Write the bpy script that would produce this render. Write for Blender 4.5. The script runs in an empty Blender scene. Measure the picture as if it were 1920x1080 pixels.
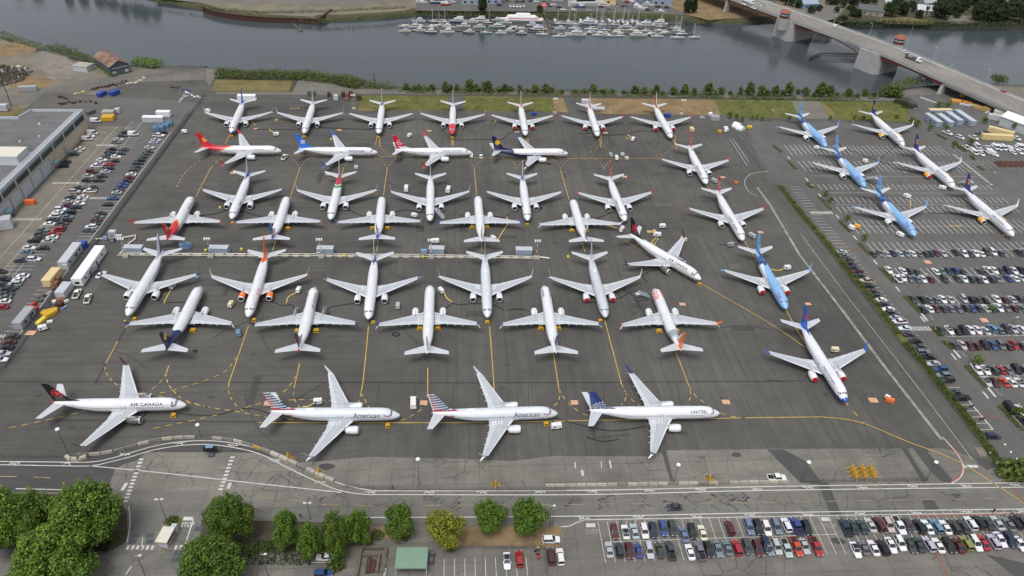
import bpy, bmesh, math, random
import numpy as np
from mathutils import Vector, Matrix
from mathutils.geometry import tessellate_polygon
random.seed(11)
R = math.radians
COL = bpy.context.scene.collection
# ---------------------------------------------------------------- camera model (metres, x right, y away, z up)
CAM_H, PITCH, ROLL, FPX = 163.6817, 0.6232630, 0.0472628, 1387.236
_c, _s = math.cos(PITCH), math.sin(PITCH)
_r0 = Vector((1, 0, 0)); _r1 = Vector((0, -_s, -_c)); _fw = Vector((0, _c, -_s))
_cr, _sr = math.cos(ROLL), math.sin(ROLL)
RIGHT = _cr*_r0 - _sr*_r1; DOWN = _sr*_r0 + _cr*_r1
AX = 0.0925                                   # the airfield's own grid is turned by this much
CU, SU = math.cos(AX), math.sin(AX)

def G(px, py, z=0.0):
    "ground position of a point seen in the survey photograph"
    d = RIGHT*((px-960)/FPX) + DOWN*((py-540)/FPX) + _fw
    t = (z-CAM_H)/d.z
    return Vector((d.x*t, d.y*t, z))
def W(u, v, z=0.0): return Vector((u*CU - v*SU, u*SU + v*CU, z))
def UV(p): return (p[0]*CU + p[1]*SU, -p[0]*SU + p[1]*CU)
def GUV(px, py, z=0.0): return UV(G(px, py, z))

# ---------------------------------------------------------------- object helpers
def lin(c):
    return tuple(((x/255.0)/12.92 if x/255.0 <= .04045 else ((x/255.0+.055)/1.055)**2.4) for x in c)
def tag(o, label=None, cat=None, group=None, kind=None):
    if label: o['label'] = label
    if cat: o['category'] = cat
    if group: o['group'] = group
    if kind: o['kind'] = kind
    return o
def empty(name, loc, rz=0, label=None, cat=None, group=None):
    o = bpy.data.objects.new(name, None); COL.objects.link(o)
    o.location = loc; o.rotation_euler = (0, 0, rz); o.empty_display_size = .5
    return tag(o, label, cat, group)
def inst(name, mesh, parent=None, loc=(0, 0, 0), rz=0, sc=None):
    o = bpy.data.objects.new(name, mesh); COL.objects.link(o)
    if parent: o.parent = parent
    o.location = loc; o.rotation_euler = (0, 0, rz)
    if sc: o.scale = sc
    return o
def copy_tree(o, parent=None):
    c = o.copy(); COL.objects.link(c); c.parent = parent
    for ch in o.children: copy_tree(ch, c)
    return c

class MB:
    def __init__(s): s.v = []; s.f = []; s.m = []; s.xf = None
    def add(s, vs, fs, mat=0):
        b = len(s.v)
        if s.xf is not None: vs = [s.xf @ Vector(p) for p in vs]
        s.v += [tuple(p) for p in vs]
        s.f += [tuple(b+i for i in f) for f in fs]
        s.m += [mat]*len(fs)
    def box(s, x0, x1, y0, y1, z0, z1, mat=0, top=None, tx=0, ty=0):
        vs = [(x0,y0,z0),(x1,y0,z0),(x1,y1,z0),(x0,y1,z0),
              (x0+tx,y0+ty,z1),(x1-tx,y0+ty,z1),(x1-tx,y1-ty,z1),(x0+tx,y1-ty,z1)]
        s.add(vs, [(0,3,2,1)], mat); b = len(s.v)-8
        s.f += [(b+4,b+5,b+6,b+7)]; s.m += [mat if top is None else top]
        for a, c in ((0,1),(1,2),(2,3),(3,0)):
            s.f.append((b+a, b+c, b+c+4, b+a+4)); s.m.append(mat)
    def rbox(s, c, sx, sy, z0, z1, rz=0, mat=0, top=None, tx=0, ty=0):
        old = s.xf
        m = Matrix.Translation((c[0], c[1], 0)) @ Matrix.Rotation(rz, 4, 'Z')
        s.xf = m if old is None else old @ m
        s.box(-sx/2, sx/2, -sy/2, sy/2, z0, z1, mat, top, tx, ty); s.xf = old
    def cyl(s, p0, p1, r0, r1=None, n=8, mat=0, caps=True):
        r1 = r0 if r1 is None else r1
        p0 = Vector(p0); p1 = Vector(p1); d = (p1-p0)
        if d.length < 1e-6: return
        d.normalize(); a = d.orthogonal().normalized(); b = d.cross(a)
        vs = []
        for p, r in ((p0, r0), (p1, r1)):
            for i in range(n):
                t = 2*math.pi*i/n; vs.append(p + a*(r*math.cos(t)) + b*(r*math.sin(t)))
        fs = [(i, (i+1) % n, n+(i+1) % n, n+i) for i in range(n)]
        if caps: fs += [tuple(range(n-1, -1, -1)), tuple(range(n, 2*n))]
        s.add(vs, fs, mat)
    def poly(s, pts, z, mat=0):
        vs = [Vector((p[0], p[1], z if len(p) < 3 or z is not None else p[2])) for p in pts]
        tr = tessellate_polygon([vs]); b = len(s.v)
        s.add(vs, [], mat)
        for t in tr:
            a, c, d = (vs[i] for i in t)
            if (c-a).cross(d-a).z < 0: t = (t[0], t[2], t[1])
            s.f.append(tuple(b+i for i in t)); s.m.append(mat)
    def prism(s, pts, z0, z1, mat=0, top=None):
        n = len(pts)
        ar = sum(pts[i][0]*pts[(i+1)%n][1]-pts[(i+1)%n][0]*pts[i][1] for i in range(n))
        if ar < 0: pts = pts[::-1]
        s.poly(pts, z1, mat if top is None else top)
        s.add([(p[0],p[1],z0) for p in pts]+[(p[0],p[1],z1) for p in pts],
              [(i,(i+1)%n,n+(i+1)%n,n+i) for i in range(n)], mat)
    def ribbon(s, pts, w, z, mat=0, dash=None):
        "flat strip following pts (world xy)"
        P = [Vector((p[0], p[1])) for p in pts]
        if dash:
            on, off = dash; out = []; cur = [P[0]]; left = on; draw = True
            for a, b in zip(P, P[1:]):
                L = (b-a).length; t = 0
                while L-t > left:
                    t += left; q = a+(b-a)*(t/L)
                    if draw: cur.append(q); out.append(cur)
                    cur = [q]; draw = not draw; left = on if draw else off
                left -= (L-t)
                if draw: cur.append(b)
            if draw and len(cur) > 1: out.append(cur)
            for c in out: s.ribbon(c, w, z, mat)
            return
        if len(P) < 2: return
        vs = []
        for i, p in enumerate(P):
            d = (P[min(i+1, len(P)-1)]-P[max(i-1, 0)])
            if d.length < 1e-9: d = Vector((1, 0))
            d.normalize(); n = Vector((-d.y, d.x))*(w/2)
            vs += [(p.x-n.x, p.y-n.y, z), (p.x+n.x, p.y+n.y, z)]
        s.add(vs, [(2*i, 2*i+2, 2*i+3, 2*i+1) for i in range(len(P)-1)], mat)
    def tube(s, pts, r, n=5, mat=0):
        P = [Vector(p) for p in pts]; vs = []
        for i, p in enumerate(P):
            d = (P[min(i+1, len(P)-1)]-P[max(i-1, 0)]).normalized()
            a = Vector((-d.y, d.x, 0)); a = a.normalized() if a.length > 1e-6 else Vector((1,0,0)); b = d.cross(a)
            for k in range(n):
                t = 2*math.pi*k/n; vs.append(p+a*(r*math.cos(t))+b*(r*math.sin(t)))
        fs = [(i*n+k, i*n+(k+1) % n, (i+1)*n+(k+1) % n, (i+1)*n+k) for i in range(len(P)-1) for k in range(n)]
        s.add(vs, fs, mat)
    def mesh(s, name, mats, smooth=False):
        me = bpy.data.meshes.new(name); me.from_pydata(s.v, [], s.f)
        for m in (mats if isinstance(mats, (list, tuple)) else [mats]): me.materials.append(m)
        if len(me.materials) > 1: me.polygons.foreach_set('material_index', s.m)
        if smooth: me.polygons.foreach_set('use_smooth', [True]*len(s.f))
        me.update(); return me
    def build(s, name, mats, parent=None, loc=(0, 0, 0), rz=0, smooth=False):
        return inst(name, s.mesh(name, mats, smooth), parent, loc, rz)

def spline(pts, n=6):
    "Catmull-Rom through 2-D points"
    P = [Vector((p[0], p[1])) for p in pts]
    if len(P) < 3: return P
    out = []
    for i in range(len(P)-1):
        a = P[max(i-1, 0)]; b = P[i]; c = P[i+1]; d = P[min(i+2, len(P)-1)]
        for k in range(n):
            t = k/n
            out.append(0.5*((2*b)+(c-a)*t+(2*a-5*b+4*c-d)*t*t+(3*b-a-3*c+d)*t**3))
    out.append(P[-1]); return out
def gp(pts, z=0.0): return [G(p[0], p[1], z) for p in pts]

# ---------------------------------------------------------------- materials
def newmat(name):
    m = bpy.data.materials.new(name); m.use_nodes = True
    nt = m.node_tree; return m, nt, nt.nodes['Principled BSDF']
def N(nt, t, **kw):
    n = nt.nodes.new(t)
    for k, v in kw.items():
        if k.startswith('i_'): n.inputs[int(k[2:])].default_value = v
        else: setattr(n, k, v)
    return n
def math_(nt, op, a, b=None, c=None, clamp=False):
    n = nt.nodes.new('ShaderNodeMath'); n.operation = op; n.use_clamp = clamp
    for i, x in enumerate((a, b, c)):
        if x is None: continue
        if isinstance(x, (int, float)): n.inputs[i].default_value = x
        else: nt.links.new(x, n.inputs[i])
    return n.outputs[0]
def mixc(nt, fac, a, b, mode='MIX'):
    n = nt.nodes.new('ShaderNodeMix'); n.data_type = 'RGBA'; n.blend_type = mode
    for sock, x in ((n.inputs[0], fac), (n.inputs[6], a), (n.inputs[7], b)):
        if isinstance(x, (int, float)): sock.default_value = x
        elif isinstance(x, tuple): sock.default_value = (*x[:3], 1)
        else: nt.links.new(x, sock)
    return n.outputs[2]
def gridpos(nt, rot=True):
    g = nt.nodes.new('ShaderNodeNewGeometry')
    if not rot: return g.outputs['Position']
    m = nt.nodes.new('ShaderNodeMapping'); m.inputs['Rotation'].default_value = (0, 0, -AX)
    nt.links.new(g.outputs['Position'], m.inputs['Vector']); return m.outputs[0]
def noise(nt, vec, scale, detail=4, rough=.55, stretch=None):
    if stretch:
        m = nt.nodes.new('ShaderNodeMapping'); m.inputs['Scale'].default_value = stretch
        nt.links.new(vec, m.inputs['Vector']); vec = m.outputs[0]
    n = nt.nodes.new('ShaderNodeTexNoise'); n.inputs['Scale'].default_value = scale
    n.inputs['Detail'].default_value = detail; n.inputs['Roughness'].default_value = rough
    nt.links.new(vec, n.inputs['Vector']); return n.outputs['Fac']
def ramp(nt, fac, stops):
    n = nt.nodes.new('ShaderNodeMapRange')
    nt.links.new(fac, n.inputs[0])
    n.inputs[1].default_value, n.inputs[2].default_value, n.inputs[3].default_value, n.inputs[4].default_value = stops
    return n.outputs[0]
def mat(name, rgb, rough=.6, metal=0.0, var=.12, scale=1.5, coat=0, spec=None):
    "plain surface with a little procedural dirt and fading; rgb is 0-255"
    m, nt, b = newmat(name); c = lin(rgb)
    tc = nt.nodes.new('ShaderNodeTexCoord')
    f = noise(nt, tc.outputs['Object'], scale, 5)
    k = ramp(nt, f, (.3, .7, 1-var, 1+var*.6))
    col = mixc(nt, 1.0, c, (1, 1, 1), 'MULTIPLY')
    v = nt.nodes.new('ShaderNodeVectorMath'); v.operation = 'SCALE'
    v.inputs[0].default_value = c; nt.links.new(k, v.inputs['Scale'])
    nt.links.new(v.outputs[0], b.inputs['Base Color'])
    b.inputs['Roughness'].default_value = rough; b.inputs['Metallic'].default_value = metal
    if coat: b.inputs['Coat Weight'].default_value = coat; b.inputs['Coat Roughness'].default_value = .15
    if spec is not None: b.inputs['Specular IOR Level'].default_value = spec
    return m

def ground_mat(name, base, dark, kind='asphalt', contrast=1.0, rough=.9):
    m, nt, b = newmat(name)
    pos = gridpos(nt)
    big = noise(nt, pos, .018, 5, .6); mid = noise(nt, pos, .12, 5, .6); fine = noise(nt, pos, 1.7, 3, .7)
    f = math_(nt, 'ADD', math_(nt, 'MULTIPLY', big, .5), math_(nt, 'ADD', math_(nt, 'MULTIPLY', mid, .3), math_(nt, 'MULTIPLY', fine, .2)))
    f = ramp(nt, f, (.4, .6, 0, 1))
    col = mixc(nt, f, lin(dark), lin(base))
    sep = nt.nodes.new('ShaderNodeSeparateXYZ'); nt.links.new(pos, sep.inputs[0])
    def lane(axis, w, lw):
        x = math_(nt, 'DIVIDE', sep.outputs[axis], w)
        fr = math_(nt, 'FRACT', x)
        d = math_(nt, 'ABSOLUTE', math_(nt, 'SUBTRACT', fr, .5))
        line = ramp(nt, d, (.5-lw/w, .5, 0, 1))
        wn = nt.nodes.new('ShaderNodeTexWhiteNoise'); wn.noise_dimensions = '1D'
        nt.links.new(math_(nt, 'FLOOR', x), wn.inputs['W'])
        return line, wn.outputs['Value']
    if kind == 'asphalt':
        # paving lanes: along the rows on the left, across them on the right
        mu = ramp(nt, math_(nt, 'ADD', sep.outputs[0], math_(nt, 'MULTIPLY', big, 60)), (-15, 25, 0, 1))
        l1, r1 = lane(1, 3.6, .22); l2, r2 = lane(0, 3.4, .22)
        brk = ramp(nt, noise(nt, pos, .06, 3), (.42, .58, .25, 1))
        ln = math_(nt, 'ADD', math_(nt, 'MULTIPLY', l1, math_(nt, 'SUBTRACT', 1, mu)), math_(nt, 'MULTIPLY', l2, mu))
        ln = math_(nt, 'MULTIPLY', ln, brk)
        rr = math_(nt, 'ADD', math_(nt, 'MULTIPLY', r1, math_(nt, 'SUBTRACT', 1, mu)), math_(nt, 'MULTIPLY', r2, mu))
        st1 = noise(nt, pos, .5, 4, .65, (.06, 1.3, 1)); st2 = noise(nt, pos, .5, 4, .65, (1.3, .06, 1))
        st = math_(nt, 'ADD', math_(nt, 'MULTIPLY', st1, math_(nt, 'SUBTRACT', 1, mu)), math_(nt, 'MULTIPLY', st2, mu))
        k = math_(nt, 'ADD', ramp(nt, st, (.3, .7, .86, 1.12)), math_(nt, 'MULTIPLY', math_(nt, 'SUBTRACT', rr, .5), .10*contrast))
        k = math_(nt, 'MULTIPLY', k, math_(nt, 'SUBTRACT', 1, math_(nt, 'MULTIPLY', ln, .3*contrast)))
        spots = ramp(nt, noise(nt, pos, .22, 6, .75), (.66, .76, 1, .72))
        k = math_(nt, 'MULTIPLY', k, spots)
    elif kind == 'concrete':
        l1, r1 = lane(1, 6.1, .16); l2, r2 = lane(0, 6.1, .16)
        ln = math_(nt, 'MAXIMUM', l1, l2)
        slab = math_(nt, 'ADD', math_(nt, 'MULTIPLY', r1, .5), math_(nt, 'MULTIPLY', r2, .5))
        k = math_(nt, 'ADD', .94, math_(nt, 'MULTIPLY', slab, .12*contrast))
        k = math_(nt, 'MULTIPLY', k, math_(nt, 'SUBTRACT', 1, math_(nt, 'MULTIPLY', ln, .3*contrast)))
        vo = nt.nodes.new('ShaderNodeTexVoronoi'); vo.feature = 'DISTANCE_TO_EDGE'; vo.inputs['Scale'].default_value = .16
        wv = nt.nodes.new('ShaderNodeVectorMath'); wv.operation = 'ADD'
        nz = nt.nodes.new('ShaderNodeTexNoise'); nz.inputs['Scale'].default_value = .5
        nt.links.new(pos, nz.inputs['Vector']); nt.links.new(pos, wv.inputs[0]); nt.links.new(nz.outputs['Color'], wv.inputs[1])
        nt.links.new(wv.outputs[0], vo.inputs['Vector'])
        cm = ramp(nt, noise(nt, pos, .045, 3), (.5, .58, 0, 1))
        cr = math_(nt, 'MULTIPLY', ramp(nt, vo.outputs['Distance'], (0, .03, 1, 0)), cm)
        k = math_(nt, 'MULTIPLY', k, math_(nt, 'SUBTRACT', 1, math_(nt, 'MULTIPLY', cr, .45*contrast)))
        st = ramp(nt, noise(nt, pos, .3, 5, .7, (.15, 1, 1)), (.3, .7, .88, 1.12))
        k = math_(nt, 'MULTIPLY', k, st)
        spots = ramp(nt, noise(nt, pos, .35, 6, .75), (.62, .75, 1, .7)); k = math_(nt, 'MULTIPLY', k, spots)
    else:
        k = ramp(nt, noise(nt, pos, .6, 6, .7), (.3, .7, .8, 1.2))
    v = nt.nodes.new('ShaderNodeVectorMath'); v.operation = 'SCALE'
    nt.links.new(col, v.inputs[0]); nt.links.new(k, v.inputs['Scale'])
    nt.links.new(v.outputs[0], b.inputs['Base Color']); b.inputs['Roughness'].default_value = rough
    b.inputs['Specular IOR Level'].default_value = .3
    return m
def patch_mat(name, c1, c2, c3, s1=.15, s2=.9, rough=.95):
    "three-tone natural ground (grass / dry grass / dirt)"
    m, nt, b = newmat(name); pos = gridpos(nt)
    f1 = ramp(nt, noise(nt, pos, s1, 6, .65), (.4, .6, 0, 1)); f2 = ramp(nt, noise(nt, pos, s2, 5, .7), (.35, .65, 0, 1))
    c = mixc(nt, f1, lin(c1), lin(c2)); f2 = math_(nt, 'MULTIPLY', f2, .6); c = mixc(nt, f2, c, lin(c3))
    nt.links.new(c, b.inputs['Base Color']); b.inputs['Roughness'].default_value = rough
    b.inputs['Specular IOR Level'].default_value = .15
    return m
def leaf_mat(name, c1, c2, c3=None):
    m, nt, b = newmat(name)
    g = nt.nodes.new('ShaderNodeNewGeometry'); oi = nt.nodes.new('ShaderNodeObjectInfo')
    c = mixc(nt, g.outputs['Random Per Island'], lin(c1), lin(c2))
    f = ramp(nt, noise(nt, g.outputs['Position'], .35, 3), (.4, .62, 0, .7))
    c = mixc(nt, f, c, lin(c3 or c2))
    v = nt.nodes.new('ShaderNodeVectorMath'); v.operation = 'SCALE'
    nt.links.new(c, v.inputs[0]); nt.links.new(ramp(nt, oi.outputs['Random'], (0, 1, .8, 1.2)), v.inputs['Scale'])
    nt.links.new(v.outputs[0], b.inputs['Base Color']); b.inputs['Roughness'].default_value = .6
    b.inputs['Specular IOR Level'].default_value = .25
    b.inputs['Subsurface Weight'].default_value = 0
    return m
def objcolor_paint(name, rough=.28, coat=.6):
    m, nt, b = newmat(name); oi = nt.nodes.new('ShaderNodeObjectInfo')
    tc = nt.nodes.new('ShaderNodeTexCoord')
    k = ramp(nt, noise(nt, tc.outputs['Object'], 1.2, 4), (.3, .7, .9, 1.05))
    v = nt.nodes.new('ShaderNodeVectorMath'); v.operation = 'SCALE'
    nt.links.new(oi.outputs['Color'], v.inputs[0]); nt.links.new(k, v.inputs['Scale'])
    nt.links.new(v.outputs[0], b.inputs['Base Color'])
    b.inputs['Roughness'].default_value = rough; b.inputs['Coat Weight'].default_value = coat; b.inputs['Coat Roughness'].default_value = .08
    return m
def livery_mat(name):
    m, nt, b = newmat(name); at = nt.nodes.new('ShaderNodeAttribute'); at.attribute_name = 'livery'
    tc = nt.nodes.new('ShaderNodeTexCoord')
    k = ramp(nt, noise(nt, tc.outputs['Object'], .8, 5, .65, (.25, 1, 1)), (.3, .7, .87, 1.03))
    v = nt.nodes.new('ShaderNodeVectorMath'); v.operation = 'SCALE'
    nt.links.new(at.outputs['Color'], v.inputs[0]); nt.links.new(k, v.inputs['Scale'])
    nt.links.new(v.outputs[0], b.inputs['Base Color']); b.inputs['Roughness'].default_value = .35
    b.inputs['Coat Weight'].default_value = .4; b.inputs['Coat Roughness'].default_value = .12
    return m

M = {}
M['asphalt'] = ground_mat('asphalt_apron', (91, 90, 86), (72, 71, 68))
M['asphalt2'] = ground_mat('asphalt_lot', (98, 97, 94), (84, 83, 81), contrast=.5)
M['asphalt3'] = ground_mat('asphalt_patch', (80, 79, 78), (70, 69, 68), contrast=.3)
M['concrete'] = ground_mat('concrete_slabs', (124, 121, 114), (96, 94, 88), 'concrete', 1.2)
M['concrete_dark'] = ground_mat('concrete_lot', (114, 111, 105), (94, 92, 87), 'concrete', 1.0)
M['concrete2'] = ground_mat('concrete_road', (116, 114, 108), (96, 94, 89), 'concrete', .9)
M['concrete_old'] = ground_mat('old_concrete', (126, 120, 111), (102, 98, 90), 'concrete', 1.3)
M['gravel'] = ground_mat('gravel', (112, 109, 102), (94, 92, 86), 'plain')
M['dirt'] = patch_mat('dirt', (122, 116, 104), (102, 99, 91), (116, 106, 86), .08, .5)
M['drygrass'] = patch_mat('dry_grass', (124, 108, 72), (92, 92, 56), (104, 98, 70), .12, .4)
M['brown'] = patch_mat('brown_verge', (131, 110, 82), (98, 84, 62), (140, 122, 92), .12, .5)
M['grass'] = patch_mat('grass', (54, 72, 34), (84, 94, 44), (122, 110, 70), .12, .35)
M['bank'] = patch_mat('bank', (74, 72, 58), (56, 62, 42), (90, 84, 68), .3, 1.2)
M['mulch'] = patch_mat('mulch', (74, 68, 56), (56, 56, 42), (88, 82, 68), .4, 2)
M['yellow'] = mat('yellow_marking', (178, 148, 80), .8, var=.3, scale=.4)
M['white_line'] = mat('white_marking', (190, 188, 183), .8, var=.2, scale=.4)
M['thin_line'] = mat('worn_white_marking', (196, 195, 191), .8, var=.2, scale=.4)
M['tar'] = mat('tar_seal', (52, 51, 50), .7)
M['red_line'] = mat('red_marking', (150, 84, 76), .8, var=.2)
M['white'] = mat('white_paint', (222, 223, 224), .45, var=.06)
M['offwhite'] = mat('cream_paint', (205, 200, 186), .55, var=.08)
M['grey'] = mat('grey_paint', (150, 154, 158), .55)
M['lgrey'] = mat('light_grey_paint', (178, 182, 186), .5)
M['dgrey'] = mat('dark_grey_paint', (82, 84, 87), .6)
M['black'] = mat('black_rubber', (28, 28, 30), .75)
M['glass'] = mat('dark_glass', (22, 27, 32), .08, var=.02, spec=.8)
M['steel'] = mat('galvanised_steel', (150, 153, 155), .45, .6)
M['rust'] = mat('rusty_steel', (74, 46, 38), .85, var=.35)
M['yel'] = mat('yellow_paint', (194, 152, 40), .5, var=.15)
M['orange'] = mat('orange_paint', (214, 108, 52), .5)
M['red'] = mat('red_paint', (178, 34, 38), .45)
M['blue'] = mat('blue_paint', (38, 64, 148), .5)
M['lblue'] = mat('light_blue_paint', (110, 140, 170), .5)
M['tan'] = mat('tan_paint', (204, 184, 136), .6)
M['ply'] = mat('salmon_plywood', (196, 154, 126), .8, var=.12)
M['concrete_block'] = mat('concrete_block', (158, 154, 144), .9, var=.2, scale=.8)
M['bark'] = mat('bark', (84, 72, 60), .9, var=.3)
M['twood'] = mat('dark_timber', (58, 54, 50), .9, var=.3)
M['wood'] = mat('weathered_wood', (96, 88, 78), .9, var=.3)
M['leaf'] = leaf_mat('leaves', (32, 52, 13), (110, 136, 44), (64, 90, 26))
M['leaf_dark'] = leaf_mat('dark_leaves', (24, 36, 18), (52, 68, 32), (34, 48, 22))
M['leaf_yellow'] = leaf_mat('yellowing_leaves', (52, 70, 20), (146, 142, 46), (84, 98, 30))
M['leaf_bank'] = leaf_mat('bank_leaves', (42, 58, 22), (96, 108, 46), (66, 80, 34))
M['car'] = objcolor_paint('car_paint')
M['livery'] = livery_mat('aircraft_paint')
M['wing'] = mat('wing_grey', (170, 174, 180), .42, 0, var=.05, scale=.5)
M['wing2'] = mat('wing_flap_grey', (186, 190, 195), .42, 0, var=.05, scale=.6)
M['wing_edge'] = mat('wing_edge_metal', (218, 220, 223), .3, .25, var=.05)
M['seam'] = mat('panel_seam', (110, 114, 120), .6)
M['nacelle'] = objcolor_paint('nacelle_paint', .35, .4)
M['fan'] = mat('fan_dark', (50, 48, 50), .5, .3)
M['metal'] = mat('exhaust_metal', (138, 134, 130), .35, .8)
M['text'] = objcolor_paint('lettering_paint', .4, .2)
EXPOSURE = 0.27
# ================================================================ AIRLINERS
M['cockpit'] = mat('cockpit_glass', (92, 96, 102), .25)
FS = [(0,2.88,2.72,.06),(.25,3.22,2.36,.48),(.7,3.52,2.08,.80),(1.3,3.85,1.84,1.12),(2.0,4.18,1.66,1.38),(2.7,4.72,1.53,1.54),
      (3.4,5.08,1.44,1.67),(4.5,5.31,1.37,1.79),(6,5.41,1.33,1.86),(8,5.42,1.3,1.88),(23.5,5.42,1.3,1.88),(25.5,5.42,1.5,1.88),
      (28,5.41,2.05,1.76),(30,5.40,2.55,1.56),(32,5.37,3.05,1.27),(34,5.30,3.55,.95),(36,5.16,4.05,.58),(37.3,5.0,4.38,.33),(38,4.82,4.6,.14)]
def sec(x):
    for a, b in zip(FS, FS[1:]):
        if x <= b[0]:
            t = (x-a[0])/(b[0]-a[0]) if b[0] > a[0] else 0
            return tuple(a[i]+(b[i]-a[i])*t for i in (1, 2, 3))
    return FS[-1][1:]
def surf(x, phi, side, off=0.0):
    "point on the fuselage skin: x metres aft of the nose, phi radians down from the crown"
    t, b, h = sec(min(max(x, 0), 38)); zc = (t+b)/2; hz = (t-b)/2
    return Vector((-x, side*(h+off)*math.sin(phi), zc+(hz+off)*math.cos(phi)))
def stretch(x, m): return x + (1.5*min(max((x-10)/2, 0), 1) + 1.16*min(max((x-22.5)/2, 0), 1) if m else 0)

def color_attr(me, cols):
    at = me.color_attributes.new('livery', 'FLOAT_COLOR', 'POINT')
    at.data.foreach_set('color', np.array([(*c, 1) for c in cols], dtype=np.float32).ravel())
_mesh = {}
def fuselage_mesh(key, fn, m):
    k = ('fus', key, m)
    if k in _mesh: return _mesh[k]
    xs = [0, .08, .25, .45, .7, 1.0, 1.3, 1.65, 2.0, 2.35, 2.7, 3.05, 3.4, 3.95, 4.5, 5.2]
    x = 6.0
    while x < 38: xs.append(x); x += .26
    xs.append(38.0); n = 40
    vs = []; cols = []
    for x in xs:
        for i in range(n):
            a = 2*math.pi*i/n; side = 1
            p = surf(x, a, 1)
            if 12.2 < x < 21.5 and math.cos(a) < -.2:            # belly fairing round the wing box
                k2 = math.sin((x-12.2)/9.3*math.pi)**.5*max(0, min(1, (-math.cos(a)-.2)/.3))
                p.y *= 1+.14*k2; p.z -= .12*k2
            vs.append((-stretch(x, m), p.y, p.z))
            ph = math.degrees(a if a <= math.pi else 2*math.pi-a)
            cols.append(lin(fn(x, p.z, ph, 1 if a <= math.pi else -1)))
    fs = [(j*n+i, j*n+(i+1) % n, (j+1)*n+(i+1) % n, (j+1)*n+i) for j in range(len(xs)-1) for i in range(n)]
    fs += [tuple(range(n-1, -1, -1)), tuple((len(xs)-1)*n+i for i in range(n))]
    nf = len(fs); d = detail_mb(m); b = len(vs)
    vs += d.v; fs += [tuple(b+i for i in f) for f in d.f]; cols += [(0, 0, 0)]*len(d.v)
    me = bpy.data.meshes.new('fuselage'); me.from_pydata(vs, [], fs); me.materials.append(M['livery']); me.materials.append(M['seam'])
    me.polygons.foreach_set('use_smooth', [True]*len(fs)); me.polygons.foreach_set('material_index', [0]*nf+[1]*(len(fs)-nf))
    color_attr(me, cols); me.update()
    _mesh[k] = me; return me
def fin_xz(s, t):
    z = 4.95+7.35*t
    if z < 6.35: le = 29.2+(32.7-29.2)*max(0, (z-5.25))/1.1
    else: le = 32.7+(36.9-32.7)*(z-6.35)/5.95
    te = 37.1+(38.75-37.1)*t
    if t > .965: le += (t-.965)*14
    return le+(te-le)*s, z
def fin_mesh(key, fn):
    k = ('fin', key)
    if k in _mesh: return _mesh[k]
    ns, nt_ = 34, 46; vs = []; cols = []; fs = []
    for side in (1, -1):
        b = len(vs)
        for j in range(nt_+1):
            t = j/nt_
            for i in range(ns+1):
                s = i/ns; x, z = fin_xz(s, t)
                th = (.26-.16*t)*4*(max(s, 0)**.5*(1-s))*.55+.01
                if s > .98: th = .01
                vs.append((-x, side*th, z)); cols.append(lin(fn(s, t, x, z)))
        for j in range(nt_):
            for i in range(ns):
                a = b+j*(ns+1)+i; q = (a, a+1, a+ns+2, a+ns+1)
                fs.append(q if side > 0 else q[::-1])
    top = [nt_*(ns+1)+i for i in range(ns+1)]; bt = [len(vs)//2+i for i in top]
    fs += [(top[i], top[i+1], bt[i+1], bt[i]) for i in range(ns)]
    me = bpy.data.meshes.new('tail_fin'); me.from_pydata(vs, [], fs); me.materials.append(M['livery'])
    me.polygons.foreach_set('use_smooth', [True]*len(fs)); color_attr(me, cols); me.update()
    _mesh[k] = me; return me

def af(c):  # half thickness of an aerofoil at chord fraction c
    return .6*(1.4845*max(c, 0)**.5-.63*c-1.758*c*c+1.4215*c**3-.5075*c**4)*2
def lifting(side, st, chords, matf):
    "st: list of (y, x_le, x_te, z, thickness); matf(ci, si) -> material index"
    mb = MB(); n = len(chords); vs = []
    for y, le, te, z, th in st:
        for up in (1, -1):
            for c in chords:
                vs.append((-(le+(te-le)*c), side*y, z+up*th*af(c)/2+(.0 if up > 0 else 0)))
    fs = []; ms = []
    for j in range(len(st)-1):
        for u in (0, 1):
            for i in range(n-1):
                a = (2*j+u)*n+i; b = (2*j+2+u)*n+i
                q = (a, a+1, b+1, b)
                if (side > 0) == (u == 0): q = q[::-1]
                fs.append(q); ms.append(matf(i, j) if u == 0 else 0)
    j = len(st)-1; fs.append(tuple([2*j*n+i for i in range(n)]+[(2*j+1)*n+i for i in range(n-1, -1, -1)])); ms.append(0)
    mb.v = vs; mb.f = fs; mb.m = ms; return mb
WCH = [0,.008,.03,.07,.12,.128,.25,.4,.55,.655,.668,.70,.8,.9,1.0]
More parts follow.
